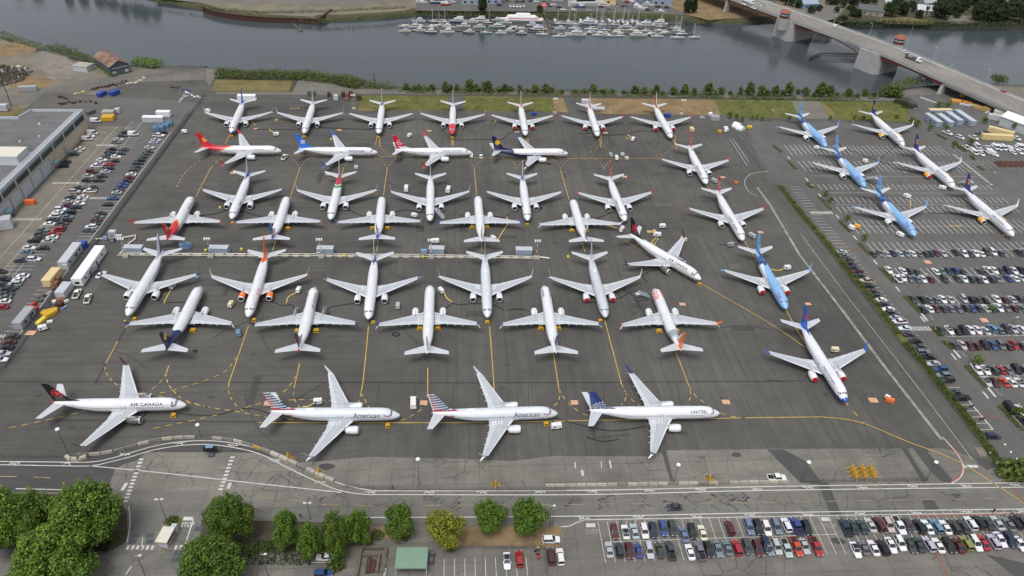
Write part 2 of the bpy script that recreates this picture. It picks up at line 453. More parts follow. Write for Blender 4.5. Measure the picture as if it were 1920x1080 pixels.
def wing_mesh(side):
    k = ('wing', side)
    if k in _mesh: return _mesh[k]
    def st(y):
        if y < 1.9: le = 13.0+(y-1.0)*.75
        elif y < 5: le = 13.7+(y-1.9)*.62
        else: le = 15.62+(y-5)*.545
        te = 20.85+(.03*y) if y < 5.2 else 21.0+(y-5.2)*.242
        z = 2.15+max(0, y-1.8)*.118+.0016*max(0, y-6)**2
        th = max(.16, (te-le)*(.135 if y < 5 else .115))
        return (y, le, te, z, th)
    ys = [1.0, 1.9, 2.3, 4.2, 5.2, 5.24, 7.6, 7.64, 10.2, 12.2, 12.24, 14.5, 16.2, 16.75]
    S = [st(y) for y in ys]
    def mf(i, j):
        if j in (4, 6, 9) and i >= 10: return 3
        if i in (4, 9): return 3
        if i < 4: return 2
        if i >= 10: return 1
        return 0
    mb = lifting(side, S, WCH, mf)
    for y in (3.4, 6.6, 9.2, 11.8):                        # flap track fairings sticking out behind the trailing edge
        _, le, te, z, th = st(y)
        c = te-.3
        for a, b, r0, r1 in ((c-1.3, c-.2, .12, .22), (c-.2, c+.85, .22, .03)):
            mb.cyl((-a, side*y, z-.22), (-b, side*y, z-.22), r0, r1, 6, 1)
    for i in range(4):                                      # root walkway: pale dotted panel
        for j in range(3):
            x = 17.0+i*.85; y = 2.25+j*.6; zz = st(y)[3]+.62-(x-17)*.11
            mb.box(-x-.42, -x, min(side*y, side*(y+.32)), max(side*y, side*(y+.32)), zz-.3, zz-.02+0.02, 4)
    me = mb.mesh('wing', [M['wing'], M['wing2'], M['wing_edge'], M['seam'], M['white']]); _mesh[k] = me; return me
def winglet_mesh(side, up):
    k = ('wl', side, up)
    if k in _mesh: return _mesh[k]
    if up: st = [(0,0,0,1.55),(.32,.28,.12,1.3),(.55,.75,.5,1.0),(.95,1.7,1.55,.75),(1.25,2.45,2.5,.45)]
    else: st = [(0,.35,-.02,1.15),(.35,.8,-.22,.85),(.75,1.5,-.5,.62),(1.15,2.1,-.82,.28)]
    vs = []; fs = []
    for y, x, z, c in st:
        for i, (cf, t) in enumerate(((0, 0), (.35, .05), (1, 0), (.35, -.05))):
            vs.append((-(x+c*cf), side*(y-(t if up else 0)), z+(0 if up else t)+(.04 if i == 1 else -.04 if i == 3 else 0)*(1 if y == 0 else 0)))
    for j in range(len(st)-1):
        for i in range(4): fs.append((4*j+i, 4*j+(i+1) % 4, 4*j+4+(i+1) % 4, 4*j+4+i))
    fs.append(tuple(4*(len(st)-1)+i for i in range(4)))
    me = bpy.data.meshes.new('winglet'); me.from_pydata(vs, [], fs); me.materials.append(M['nacelle']); me.update(); _mesh[k] = me; return me
def stab_mesh(side):
    k = ('stab', side)
    if k in _mesh: return _mesh[k]
    S = [(y, 33.3+y*.60, 37.3+y*.27, 4.62+y*.105, .34-.03*y) for y in (.15, 1.2, 3.2, 5.4, 6.9)]+[(7.15, 37.75, 39.25, 5.38, .1)]
    mb = lifting(side, S, [0,.03,.1,.11,.35,.66,.675,.85,1], lambda i, j: 2 if i < 2 else 3 if i in (2, 5) else 0)
    me = mb.mesh('stabilizer', [M['wing2'], M['wing'], M['wing_edge'], M['seam']]); _mesh[k] = me; return me
def lathe(prof, n=20, mats=None):
    "prof: (x_aft, r, mat)"
    mb = MB()
    for i, (x, r, m) in enumerate(prof):
        for k in range(n):
            a = 2*math.pi*k/n; mb.v.append((-x, r*math.cos(a), r*math.sin(a)*(.97 if math.sin(a) < 0 else 1)))
    for i in range(len(prof)-1):
        for k in range(n):
            mb.f.append((i*n+k, i*n+(k+1) % n, (i+1)*n+(k+1) % n, (i+1)*n+k)); mb.m.append(prof[i][2])
    return mb
def engine_meshes():
    if 'eng' in _mesh: return _mesh['eng']
    mb = lathe([(.75,.80,2),(.5,.84,2),(.12,.9,1),(0,.98,1),(.04,1.06,1),(.35,1.16,0),(.9,1.24,0),(1.9,1.25,0),(2.9,1.14,0),(3.7,.98,0),(3.72,.80,2),(3.4,.62,2)])
    core = lathe([(3.2,.66,3),(4.2,.55,3),(4.75,.42,3),(4.7,.3,3),(5.5,.05,3)], 14); b = len(mb.v)
    mb.v += core.v; mb.f += [tuple(b+i for i in f) for f in core.f]; mb.m += core.m
    eng = mb.mesh('engine', [M['nacelle'], M['wing_edge'], M['fan'], M['metal']], True)
    p = MB(); p.add([(-.9,.16,.95),(-.9,-.16,.95),(-4.6,-.14,1.0),(-4.6,.14,1.0),(-1.6,.1,1.35),(-1.6,-.1,1.35),(-5.4,-.08,1.7),(-5.4,.08,1.7),(-5.2,.08,.75),(-5.2,-.08,.75)],
          [(0,4,5,1),(4,7,6,5),(0,3,7,4),(1,5,6,2),(2,6,7,3)])
    pyl = p.mesh('pylon', [M['wing2']])
    f = MB(); f.cyl((-.78,0,0), (-.70,0,0), .82, .82, 18, 0); f.cyl((-.7,0,0), (-.42,0,0), .26, .04, 10, 1)
    fan = f.mesh('fan', [M['fan'], M['lgrey']])
    c = MB(); c.cyl((-.3,0,0), (.03,0,0), .97, .97, 20, 0); c.cyl((.03,0,0), (.1,0,0), .97, .8, 20, 0)
    cov = c.mesh('inlet_cover', [M['red']])
    _mesh['eng'] = (eng, pyl, fan, cov); return _mesh['eng']
def gear_meshes():
    if 'gear' in _mesh: return _mesh['gear']
    def g(r, w, off, h):
        m = MB()
        for s in (-1, 1):
            m.cyl((0, s*off-w/2, r), (0, s*off+w/2, r), r, r, 14, 0)
            m.cyl((0, s*off-w/2-.01, r), (0, s*off+w/2+.01, r), r*.5, r*.5, 10, 1)
        m.cyl((0, -off, r), (0, off, r), .07, .07, 6, 1); m.cyl((0, 0, r), (.12, 0, h), .1, .12, 8, 1); m.cyl((0, 0, r+.2), (-.9, 0, h-.1), .05, .05, 6, 1)
        return m.mesh('gear', [M['black'], M['lgrey']])
    _mesh['gear'] = (g(.36, .2, .21, 1.7), g(.57, .38, .43, 2.3)); return _mesh['gear']
def patch(mb, x0, x1, p0, p1, side, off=.02, nx=2, npp=3, mat=0):
    vs = []
    for i in range(nx+1):
        for j in range(npp+1):
            vs.append(surf(x0+(x1-x0)*i/nx, R(p0+(p1-p0)*j/npp), side, off))
    fs = []
    for i in range(nx):
        for j in range(npp):
            a = i*(npp+1)+j; q = (a, a+1, a+npp+2, a+npp+1); fs.append(q if side > 0 else q[::-1])
    mb.add(vs, fs, mat)
def glazing_meshes(m):
    k = ('gl', m)
    if k in _mesh: return _mesh[k]
    c = MB()
    for s in (1, -1):
        patch(c, 2.2, 2.68, 4, 34, s, .03, 4, 5); patch(c, 2.28, 2.85, 39, 57, s, .03, 4, 3); patch(c, 2.85, 3.4, 57, 69, s, .03, 3, 2)
    cw = c.mesh('cockpit_windows', [M['cockpit']]); _mesh[k] = cw; return cw
def detail_mb(m):
    w = MB()
    for s in (1, -1):
        x = 5.9
        while x < 32:
            if not (15.9 < x < 16.3):
                xs = stretch(x, m); a = surf(x, R(73.5), s, .015); b = surf(x, R(84.5), s, .015)
                q = [(-xs+.12, a.y, a.z), (-xs-.12, a.y, a.z), (-xs-.12, b.y, b.z), (-xs+.12, b.y, b.z)]
                w.add(q, [(0,1,2,3) if s < 0 else (3,2,1,0)])
            x += .508
    d = MB()
    for s in (1, -1):
        for x0 in (4.55, 31.6):
            for a, b, p, q in ((x0, x0+.05, 52, 110), (x0+.85, x0+.9, 52, 110), (x0, x0+.9, 52, 54), (x0, x0+.9, 108, 110)):
                patch(d, a, b, p, q, s, .012, 1, 5)
        for x0 in (16.4, 17.4):
            for a, b, p, q in ((x0, x0+.04, 64, 92), (x0+.5, x0+.54, 64, 92), (x0, x0+.54, 64, 66)): patch(d, a, b, p, q, s, .012, 1, 3)
    if m: d.v = [(-stretch(-v[0], m), v[1], v[2]) for v in d.v]
    b = len(w.v); w.v += d.v; w.f += [tuple(b+i for i in f) for f in d.f]; return w

_fontcache = {}
def text_geo(body, size, bold=0.0, shear=0.0, space=1.0):
    k = (body, size, bold, shear, space)
    if k in _fontcache: return _fontcache[k]
    cu = bpy.data.curves.new('t', 'FONT'); cu.body = body; cu.size = size; cu.offset = bold; cu.shear = shear
    cu.align_x = 'CENTER'; cu.align_y = 'CENTER'; cu.resolution_u = 3; cu.space_character = space
    o = bpy.data.objects.new('t', cu); COL.objects.link(o)
    dg = bpy.context.evaluated_depsgraph_get(); me = bpy.data.meshes.new_from_object(o.evaluated_get(dg))
    bm = bmesh.new(); bm.from_mesh(me)
    h = size
    for i in range(-4, 5):
        bmesh.ops.bisect_plane(bm, geom=bm.verts[:]+bm.edges[:]+bm.faces[:], plane_co=(0, i*h/8, 0), plane_no=(0, 1, 0))
    vs = [tuple(v.co) for v in bm.verts]; bm.verts.index_update(); fs = [tuple(v.index for v in f.verts) for f in bm.faces]
    bm.free(); bpy.data.objects.remove(o); bpy.data.curves.remove(cu); bpy.data.meshes.remove(me)
    _fontcache[k] = (vs, fs); return vs, fs
def fus_text(body, size, x0, phi, side, m, bold=.02, shear=0, space=1.0):
    "lettering wrapped on the fuselage; reads nose-to-right on starboard, nose-to-left on port"
    vs, fs = text_geo(body, size, bold, shear, space); mb = MB(); out = []
    for x, y, z in vs:
        xa = x0 - x if side < 0 else x0 + x
        p = surf(xa, R(phi)-y/1.93, side, .025); out.append((-stretch(xa, m), p.y, p.z))
    mb.add(out, fs); return mb
def fin_text(body, size, xc, zc, side):
    vs, fs = text_geo(body, size, .03); mb = MB()
    mb.add([(-(xc-x if side < 0 else xc+x), side*.2, zc+y) for x, y, z in vs], fs); return mb

WH = (217, 219, 222); SILV = (190, 195, 201)
def plain(c=WH): return lambda x, z, ph, s: c
def disc(x, z, cx, cz, r): return (x-cx)**2+(z-cz)**2 < r*r
def fin_plain(c, c2=None, t0=0): return lambda s, t, x, z: c if c2 is None or t > t0 else c2
BLK = (26, 26, 30); RED = (196, 30, 44); NAVY = (34, 40, 92)
def leafshape(x, z, cx, cz, r):
    dx, dz = x-cx, z-cz; d = math.hypot(dx, dz)
    if d > r: return False
    a = math.atan2(dx, dz); return d < r*(.42+.58*abs(math.cos(2.5*a)))*(1 if dz > -.3*r or abs(dx) < .12*r else .6)
def ac_fin(s, t, x, z):
    d = math.hypot(x-35.35, z-8.35)
    if 1.28 < d < 1.6 and not (z < 7.1 and abs(x-35.35) < .35): return (206, 44, 54)
    if leafshape(x, z, 35.35, 8.35, 1.15): return (206, 44, 54)
    return BLK
def ac_fus(x, z, ph, s):
    # dark surround of the cockpit glass
    if 2.0 < x < 3.75 and 20 < ph < 76 and z > 3.75 and (x > 3.35 or x < 2.2 or ph > 62): return BLK
    if x > 37.2: return (206, 44, 54)
    return WH
def aa_fin(s, t, x, z):
    q = (z-5.2)+.16*(x-33); k = q/.98; i = int(k); fr = k-i
    if i <= 0 and z < 5.9: return (176, 38, 52) if x > 30.4 else SILV
    if fr > .52: return (205, 210, 216)
    fro = (x-fin_xz(0, t)[0])/(fin_xz(1, t)[0]-fin_xz(0, t)[0])
    if i <= 2: return (176, 38, 52) if (fro > .62 or i < 1) else (40, 78, 128)
    return (40, 78, 128) if fro < .62 else (176, 38, 52)
def aa_fus(x, z, ph, s):
    if 30.6 < x < 34.8-.9*(4.6-z) and 3.4 < z < 4.25 and x > 31+(4.25-z)*1.2: return (176, 38, 52)
    if x > 37.3: return (160, 165, 170)
    return (206, 211, 217)
def ua_fin(s, t, x, z):
    d = math.hypot(x-34.2, z-4.9); c = (38, 58, 128)
    if d < 3.6:
        c = (52, 66, 112)
        a = math.atan2(z-4.9, x-34.2)
        if (d % .75) < .15 or (math.degrees(a) % 18) < 3.2: c = (206, 210, 222)
    return c
def ua_fus(x, z, ph, s): return WH if not (x > 37.4) else (190, 192, 196)
def tk_fin(s, t, x, z):
    d = math.hypot(x-35.4, z-8.6)
    if 1.15 < d < 1.4: return WH
    if d < .85 and -.35 < (z-8.6)-.5*(x-35.4) < .1: return WH
    if z < 6.5 and x < 35+(z-5.2): return WH
    return (200, 28, 46)
def tk_fus(x, z, ph, s):
    if x > 33.5 and z > 5.3-(x-33.5)*.05 and ph < 40: return (200, 28, 46)
    if 23 < x < 31 and 60 < ph < 115 and math.sin(x*3.1+z*2.3) > .86: return (170, 176, 184)
    return WH
def sz_fus(x, z, ph, s):
    b = 24.5+ph/180*8.5*1.2-2.2
    if x > b+1.3: return (200, 30, 44)
    if x > b+.85: return (214, 170, 80)
    if x > b+.55: return (200, 30, 44)
    if x > b+.3: return (214, 170, 80)
    return WH
def sz_fin(s, t, x, z):
    if disc(x, z, 35.3, 8.6, 1.25) and (abs((z-8.6)-.4*(x-35.3)) % .7) < .38: return (224, 180, 96)
    return (200, 30, 44)
def ae_fin(s, t, x, z): return (42, 112, 206)
def ae_fus(x, z, ph, s): return (42, 112, 206) if (x > 34.2 and ph < 30+(x-34)*8) else WH
def jet_fin(s, t, x, z):
    if disc(x, z, 35.5, 9.0, 1.35) and not (z < 8.4 and x < 35.2): return (232, 180, 40)
    return (26, 34, 78)
def jet_fus(x, z, ph, s):
    if x > 27.5+max(0, (40-ph))*.02: return (26, 34, 78)
    if ph > 112-(x-8)*1.3 and x > 7: return (26, 34, 78)
    if ph > 106-(x-8)*1.3 and x > 5: return (214, 160, 60) if x < 13 else (196, 200, 210)
    return WH
def tui_fin(s, t, x, z):
    d = math.hypot(x-35.6, z-9.6)
    if .75 < d < 1.05 and z < 9.5: return (30, 52, 120)
    if disc(x, z, 35.2, 10.2, .2) or disc(x, z, 36.2, 10.2, .2): return (30, 52, 120)
    if z < 6.3: return (40, 60, 120)
    return (122, 178, 232)
def tui_fus(x, z, ph, s):
    # sky-blue nose, white sweep over the wing, navy and blue rear
    if 12.5 < x < 26.5 and ph > 96-(x-12.5)*5.6: return (216, 220, 224)
    if x > 24.5+ph*.035:
        if x < 27.2+ph*.035: return (36, 56, 112)
        return (58, 92, 156) if x < 31.5 else (128, 174, 220)
    return (128, 174, 220)
def ice_fin(s, t, x, z):
    if 34.3+(z-8)*.55 < x < 36.0+(z-8)*.55 and 7.9 < z < 10.2 and not (8.9 < z < 9.15): return (232, 160, 52)
    return (42, 48, 128)
def cs_fin(s, t, x, z):
    d = math.hypot(x-35.4, z-9.0)
    if d < 1.1 and (math.cos(5*math.atan2(x-35.4, z-9.0)) > -.35 or d < .45): return (204, 46, 60)
    return (32, 96, 190)
def cs_fus(x, z, ph, s):
    if x > 31.5+ph*.06 and x > 33: return (32, 96, 190)
    if ph > 104 or (x < 1.1) or (x < 3 and ph > 86): return (28, 72, 160)
    if ph > 99: return (190, 196, 206)
    return WH
def ram_fus(x, z, ph, s):
    q = x-abs(ph)/180*9
    if q > 25.2: return (176, 34, 52)
    if q > 24.4: return WH
    if q > 22.2: return (30, 140, 70)
    return WH
def ram_fin(s, t, x, z): return (176, 34, 52) if (z < 6.6 or (s > .8)) else WH
def fd_fus(x, z, ph, s):
    if x > 35: return (40, 90, 190)
    if x > 33 and ph > 30: return (80, 150, 214)
    if 2.5 < x < 7 and 62 < ph < 95 and math.sin(x*5+ph*.3) > -.1: return (60, 120, 190)
    if 29 < x < 33 and ph > 60 and math.sin(x*4+ph*.2) > .3: return (226, 150, 110)
    return WH
def fd_fin(s, t, x, z): return (232, 120, 50) if (z < 7.3 and s > .35) else (44, 112, 196)
def gol_fin(s, t, x, z): return (238, 112, 36) if (s > .34 or z > 10.6) else (214, 218, 224)
def gol_fus(x, z, ph, s):
    if 27.4 < x < 30.6 and ph < 130: return (150, 155, 160)
    if 30.6 <= x < 31.4: return (160, 196, 214)
    if x > 35.2 and ph < 60: return (238, 112, 36)
    return WH
def or_fus(x, z, ph, s): return (238, 104, 30) if (x-ph*.05 > 29.4 and ph < 120) else WH
def nose_red(x, z, ph, s): return (202, 40, 48) if (x < 7.2+ph*.012 and not (x < 3.0 and 20 < ph < 70 and x > 2.0)) else WH
def blue_tail(x, z, ph, s): return (44, 84, 176) if (x > 33 and ph < 35+(x-33)*10) or (x < 1.4 and ph > 70) else (206, 214, 226) if ph > 120 else WH
def navy_band(x, z, ph, s): return (48, 66, 150) if (x > 32.2 and ph < 60) else (WH if x > .9 or ph < 80 else NAVY)
def red_sliver(x, z, ph, s): return (196, 40, 50) if (x > 32.4 and ph < 26) else WH
SKY = (122, 178, 232); BL = (44, 92, 196); NV = (40, 48, 110); TR = (206, 36, 50); OR = (238, 112, 36)
# key: (fuselage fn, fin fn, upper winglet, lower winglet, engine colour, covers, (text,size,colour,x,phi,bold,shear))
L = {
 'bluefin': (blue_tail, fin_plain(BL), WH, WH, WH, 0, None),
 'white':   (plain(), fin_plain(WH), WH, WH, WH, 0, None),
 'whiteb':  (plain(), fin_plain(WH, BLK, 0.0), WH, WH, WH, 0, None),
 'navynose': (navy_band, fin_plain((210,214,222), NV, .16), NV, WH, WH, 0, None),
 'rednose': (nose_red, fin_plain(WH, (60,64,80), .1), WH, WH, WH, 0, None),
 'redsliver': (red_sliver, lambda s,t,x,z: TR if s > .3 or z < 6.6 else WH, TR, TR, WH, 1, None),
 'sz': (sz_fus, sz_fin, TR, TR, WH, 0, ('Shenzhen Airlines', .72, (150,40,40), 10.2, 58, .01, 0)),
 'ae': (ae_fus, ae_fin, BL, BL, WH, 0, ('AirEuropa', 1.9, (44,72,140), 10.0, 56, .03, 0)),
 'tk': (tk_fus, tk_fin, TR, TR, WH, 0, ('TURKISH AIRLINES', 1.05, (50,56,84), 10.4, 52, .03, 0)),
 'jet': (jet_fus, jet_fin, NV, WH, WH, 0, None),
 'blu2': (lambda x,z,ph,s: (50,72,160) if x-ph*.03 > 32.2 and ph < 100 else WH, lambda s,t,x,z: (214,218,226) if z > 6.6 and s < .75 else (50,72,160), (120,130,150), NV, WH, 0, ('XIAMEN', .95, (50,66,130), 10, 60, .02, 0)),
 'ram': (ram_fus, ram_fin, WH, WH, WH, 0, None),
 'fd': (fd_fus, fd_fin, (100,130,190), (226,90,60), WH, 0, None),
 'goldfin': (lambda x,z,ph,s: WH, lambda s,t,x,z: (200,180,120) if s > .85 else NV if s > .5 and z < 11 else WH, BL, BL, WH, 0, None),
 'blackedge': (plain(), lambda s,t,x,z: BLK if s > .72 and z < 10.5 else WH, WH, WH, WH, 0, None),
 'ac': (ac_fus, ac_fin, (70,28,34), BLK, (90,84,84), 0, ('AIR CANADA', 1.4, (48,52,58), 10.6, 50, .035, 0)),
 'navyrear': (lambda x,z,ph,s: WH, lambda s,t,x,z: NV if s > .62 else (214,218,226), NV, BLK, WH, 0, None),
 'orange': (or_fus, fin_plain(OR), WH, OR, OR, 0, ('sunwing', 1.3, (222,110,96), 12.2, 46, .02, 0)),
 'united': (ua_fus, ua_fin, NV, WH, WH, 0, ('UNITED', 1.25, (44,56,100), 9.6, 48, .03, 0)),
 'silver': (plain(SILV), lambda s,t,x,z: (120,130,146) if int((z-5)/.5) % 2 and s > .3 else SILV, WH, WH, WH, 1, None),
 'greyfin': (plain((204,209,214)), fin_plain((150,158,172), SILV, .2), WH, WH, WH, 0, None),
 'aa': (aa_fus, aa_fin, (190,196,204), (190,196,204), WH, 0, ('American', 2.0, (66,82,96), 9.6, 61, .02, 0)),
 'tui': (tui_fus, tui_fin, SKY, SKY, WH, 0, ('TUI', 2.0, (130,70,150), 5.9, 52, .05, 0)),
 'tuired': (tui_fus, tui_fin, SKY, SKY, WH, 1, ('TUI', 2.0, (150,70,140), 5.9, 52, .05, 0)),
 'ice': (plain(), ice_fin, WH, WH, (232,166,50), 0, ('ICELANDAIR', 1.15, (54,66,110), 9.8, 50, .03, 0)),
 'cs': (cs_fus, cs_fin, (40,100,196), (40,100,196), WH, 1, ('CHINA SOUTHERN', .95, (60,84,150), 10.6, 54, .02, 0)),
 'gol': (gol_fus, gol_fin, OR, WH, WH, 0, ('GOL', 2.5, (232,96,50), 6.6, 46, .09, .3)),
}
PLANES = {
1:(0,-146.377,347.563,-1.427,'bluefin','white airliner with blue tail fin, leftmost of the row nearest the river'),
2:(0,-110.105,351.154,-1.462,'white','all white airliner with dark cockpit, second from left in the row nearest the river'),
3:(0,-72.567,354.846,-1.457,'navynose','white airliner with navy fin root and navy chin, third from left beside the river'),
4:(0,-34.912,358.598,-1.493,'rednose','white airliner with red nose in the row nearest the river'),
5:(0,3.348,361.484,-1.476,'redsliver','white airliner with red engine covers, leftmost of three with red fins by the river'),
6:(0,41.374,364.708,-1.496,'redsliver','white airliner with red engine covers, middle of three with red fins by the river'),
7:(1,80.456,366.884,-1.47,'redsliver','white airliner with red engine covers, rightmost of the row nearest the river'),
8:(0,-115.6,329.3,.107,'sz','white airliner with red rear and gold stripe, parked side-on at left'),
9:(0,-69.2,332.6,.102,'ae','white airliner with bright blue fin and blue winglets, parked side-on'),
10:(0,-23.001,337.313,.125,'tk','white airliner with red fin and white ring, parked side-on'),
11:(0,24.906,341.667,.125,'jet','airliner with navy belly and gold sun on its fin, parked side-on'),
12:(0,89.671,315.803,-1.501,'tk','white airliner with red fin, farthest of the three on the right edge of the apron'),
13:(0,-118.019,263.8,-1.459,'blu2','white airliner with blue tail root, leftmost of the third row'),
14:(0,-77.54,267.018,-1.473,'ram','white airliner with red and green chevrons on its rear'),
15:(0,-36.022,269.762,-1.463,'white','plain white airliner with boarding stairs at its nose'),
16:(0,5.351,273.908,-1.486,'blu2','white airliner with blue tail root, right of the one with boarding stairs'),
17:(0,47.337,277.314,-1.459,'tk','white airliner with red fin, rightmost of the five in the third row'),
18:(1,95.758,265.772,-1.479,'tk','white airliner with red fin and red winglets, behind the blue one at right edge'),
19:(0,-140.3,279.905,1.688,'sz','airliner with red rear fuselage and red fin, tail towards the camera'),
20:(0,-99.956,283.794,1.682,'fd','white airliner with blue and orange tail, second from left, tail towards the grey barrier'),
21:(0,-59.193,287.65,1.687,'fd','white airliner with blue and orange tail, in the middle, tail towards the grey barrier'),
22:(1,-17.28,292.348,1.675,'goldfin','white airliner with blue striped fin, nose towards the river'),
23:(0,25.005,293.41,1.68,'blackedge','white airliner with white winglets and black rudder, right end of the fourth row'),
24:(0,72.549,235.28,-.854,'ac','white airliner with black fin and red roundel, parked diagonally'),
25:(0,-131.386,196.905,-1.493,'navyrear','white airliner with navy rudder, leftmost of the row in front of the barrier'),
26:(0,-90.708,199.357,-1.455,'orange','white airliner with orange fin and orange engines'),
27:(0,-49.425,201.119,-1.46,'navynose','white airliner with navy upper winglets, third in the row in front of the barrier'),
28:(0,-8.127,205.359,-1.485,'greyfin','pale silver airliner with grey fin and white engines, fourth in front of the barrier'),
29:(0,33.848,208.635,-1.471,'silver','silver airliner with striped fin and red engine covers'),
30:(0,100.974,218.769,-1.495,'tuired','sky blue airliner with red engine covers, alone at right edge of the apron'),
31:(0,106.614,170.866,-1.464,'cs','white and blue airliner with blue fin and red flower, nearest the right edge'),
32:(0,-112.875,215.36,1.651,'jet','airliner with navy rear fuselage and gold sun on its fin, tail towards the camera'),
33:(0,-72.076,218.221,1.675,'ac','white airliner with black fin, tail towards the camera, second from left'),
34:(1,-30.379,222.799,1.662,'navynose2','white airliner with thin navy rudder, tail towards the camera, third from left'),
35:(1,12.004,226.044,1.656,'united2','white airliner with blue rudder, tail towards the camera, fourth from left'),
36:(0,53.514,227.584,1.673,'gol','white airliner with orange fin and grey band round its rear'),
37:(0,-95.4,156.2,.089,'ac','white airliner with black fin and dark engines, leftmost of the nearest row'),
38:(0,-31.55,156.101,.069,'aa','silver airliner with red and blue striped fin, left of the two alike'),
39:(0,15.631,160.037,.11,'aa','silver airliner with red and blue striped fin, right of the two alike'),
40:(1,65.318,163.34,.081,'united','white airliner with blue globe fin, rightmost of the nearest row'),
41:(0,162.025,364.746,-1.436,'tui','sky blue airliner in the right car park, farthest of the three blue ones'),
42:(1,205.392,370.591,-1.478,'ice','white airliner with navy fin and yellow engines, farthest of three in the car park'),
43:(0,166.47,320.297,-1.475,'tui','sky blue airliner in the right car park, middle of the three blue ones'),
44:(1,210.941,323.983,-1.463,'ice','white airliner with navy fin and yellow engines, middle of three in the car park'),
45:(0,172.232,276.155,-1.464,'tui','sky blue airliner in the right car park, nearest of the three blue ones'),
46:(1,216.557,280.088,-1.475,'ice','white airliner with navy fin and yellow engines, nearest of three in the car park'),
}
L['united2'] = (ua_fus, lambda s,t,x,z: (38,58,128) if z > 6.5 and s > .3 else WH, NV, WH, WH, 0, ('UNITED', 1.25, (44,56,100), 7.2, 46, .03, 0))
L['navynose2'] = (plain(), lambda s,t,x,z: (70,84,130) if s > .78 else WH, NV, WH, WH, 0, None)
COVER = {44}
def build_plane(i):
    m, X, Y, a, key, lab = PLANES[i]
    fus, fin, wu, wd, ec, cov, txt = L[key]
    root = empty('airliner', (X, Y, 0), a, lab, 'airliner', 'airliners parked on the airfield')
    dx = -1.5 if m else 0; dt = -2.66 if m else 0
    inst('fuselage', fuselage_mesh(key, fus, m), root)
    inst('tail_fin', fin_mesh(key, fin), root, (dt, 0, 0))
    inst('cockpit_windows', glazing_meshes(m), root)
    eng, pyl, fan, cover = engine_meshes(); ng, mg = gear_meshes()
    inst('nose_gear', ng, root, (-4.1, 0, 0))
    for s in (1, -1):
        w = inst('wing', wing_mesh(s), root, (dx, 0, 0))
        for up, c in ((1, wu), (0, wd)):
            o = inst('winglet', winglet_mesh(s, up), w, (-22.05, s*16.72, 4.12)); o.color = (*lin(c), 1)
        inst('stabilizer', stab_mesh(s), root, (dt, 0, 0))
        e = inst('engine', eng, root, (-11.7+dx, s*4.85, 1.72)); e.color = (*lin(ec), 1)
        inst('pylon', pyl, e)
        c = cov
        if i in COVER or (key == 'ice' and i == 44): c = 1
        if c: inst('inlet_cover', cover, e)
        else: inst('fan', fan, e)
        inst('main_gear', mg, root, (-19.5+dx, s*2.86, 0))
    if key in ('aa', 'united', 'united2', 'greyfin', 'silver', 'navynose2', 'goldfin'):
        b = MB(); b.box(-1.5, 1.3, -.42, .42, 0, .34, 0, None, .5, .2); b.build('antenna_dome', [M['white']], root, (-26+dx, 0, 5.40))
    if txt:
        body, size, col, x0, phi, bold, shear = txt
        for s in (1, -1):
            k = ('txt', body, s, m)
            if k not in _mesh: _mesh[k] = fus_text(body, size, x0, phi, s, m, bold, shear, 1.12 if body.isupper() else 1.0).mesh('lettering', [M['text']])
            o = inst('lettering', _mesh[k], root); o.color = (*lin(col), 1)
            if key == 'aa':                                  # little two-tone bird mark ahead of the name
                if ('bird', s) not in _mesh:
                    q = MB(); patch(q, 3.9, 4.35, 50, 60, s, .03); q.v = [(v[0]-(.35 if v[2] > 4.4 else 0), v[1], v[2]) for v in q.v]
                    patch(q, 3.5, 4.5, 63, 68, s, .03, mat=1); patch(q, 3.2, 3.9, 68, 72, s, .03, mat=1)
                    _mesh[('bird', s)] = q.mesh('emblem', [M['blue'], M['red']])
                inst('emblem', _mesh[('bird', s)], root)
    if key == 'ae':
        for s in (1, -1):
            k = ('ae', s)
            if k not in _mesh: _mesh[k] = fin_text('\u00e6', 3.6, 35.4, 8.6, s).mesh('lettering', [M['text']])
            o = inst('lettering', _mesh[k], root); o.color = (*lin(WH), 1)
    if key in ('tui', 'tuired') or key == 'cs': pass
    return root
# ================================================================ TERRAIN, WATER, PAVING
SEA = -3.2
def struct(name, mb, mats, smooth=False): return tag(mb.build(name, mats, smooth=smooth), kind='structure')
near_w = [(-40,42),(0,66),(60,89),(100,101),(170,116),(250,124),(310,127),(385,127),(410,131),(480,133),(560,134),(640,140),(680,151),(720,163),(760,167),
          (900,170),(1100,172),(1300,176),(1440,181),(1560,182),(1640,176),(1690,168),(1745,163),(1800,160),(1860,160),(1920,161),(2000,164)]
far_w = [(-500,-70),(-200,-52),(0,-40),(130,-22),(230,-11),(290,1),(330,9),(382,21),(410,31),(480,39),(560,43),(597,45),(604,40),(640,40),(700,37),(740,34),(775,30),
         (810,25),(960,30),(1100,34),(1240,37),(1300,41),(1340,46),(1400,46),(1440,43),(1500,41),(1540,42),(1590,49),(1690,51),(1780,55),(1850,53),(1920,54),(2050,52),(2300,48)]
def smooth_w(path, z): return [Vector((p.x, p.y)) for p in spline([G(a, b, z) for a, b in path], 4)]
def offset(P, d):
    out = []
    for i, p in enumerate(P):
        t = (P[min(i+1, len(P)-1)]-P[max(i-1, 0)]).normalized(); out.append(p+Vector((-t.y, t.x))*d)
    return out
nw = smooth_w(near_w, SEA); fwp = smooth_w(far_w, SEA)
rnd = random.Random(5)
nt_edge = offset(nw, -7.0); ft_edge = offset(fwp, 6.5)
WX = 4000
near_land = nt_edge + [Vector((WX, nt_edge[-1].y+200)), Vector((WX, -WX)), Vector((-WX, -WX)), Vector((-WX, nt_edge[0].y+900))]
far_land = ft_edge + [Vector((WX, ft_edge[-1].y+350)), Vector((WX, WX*1.5)), Vector((-WX, WX*1.5)), Vector((-WX, ft_edge[0].y+500))]
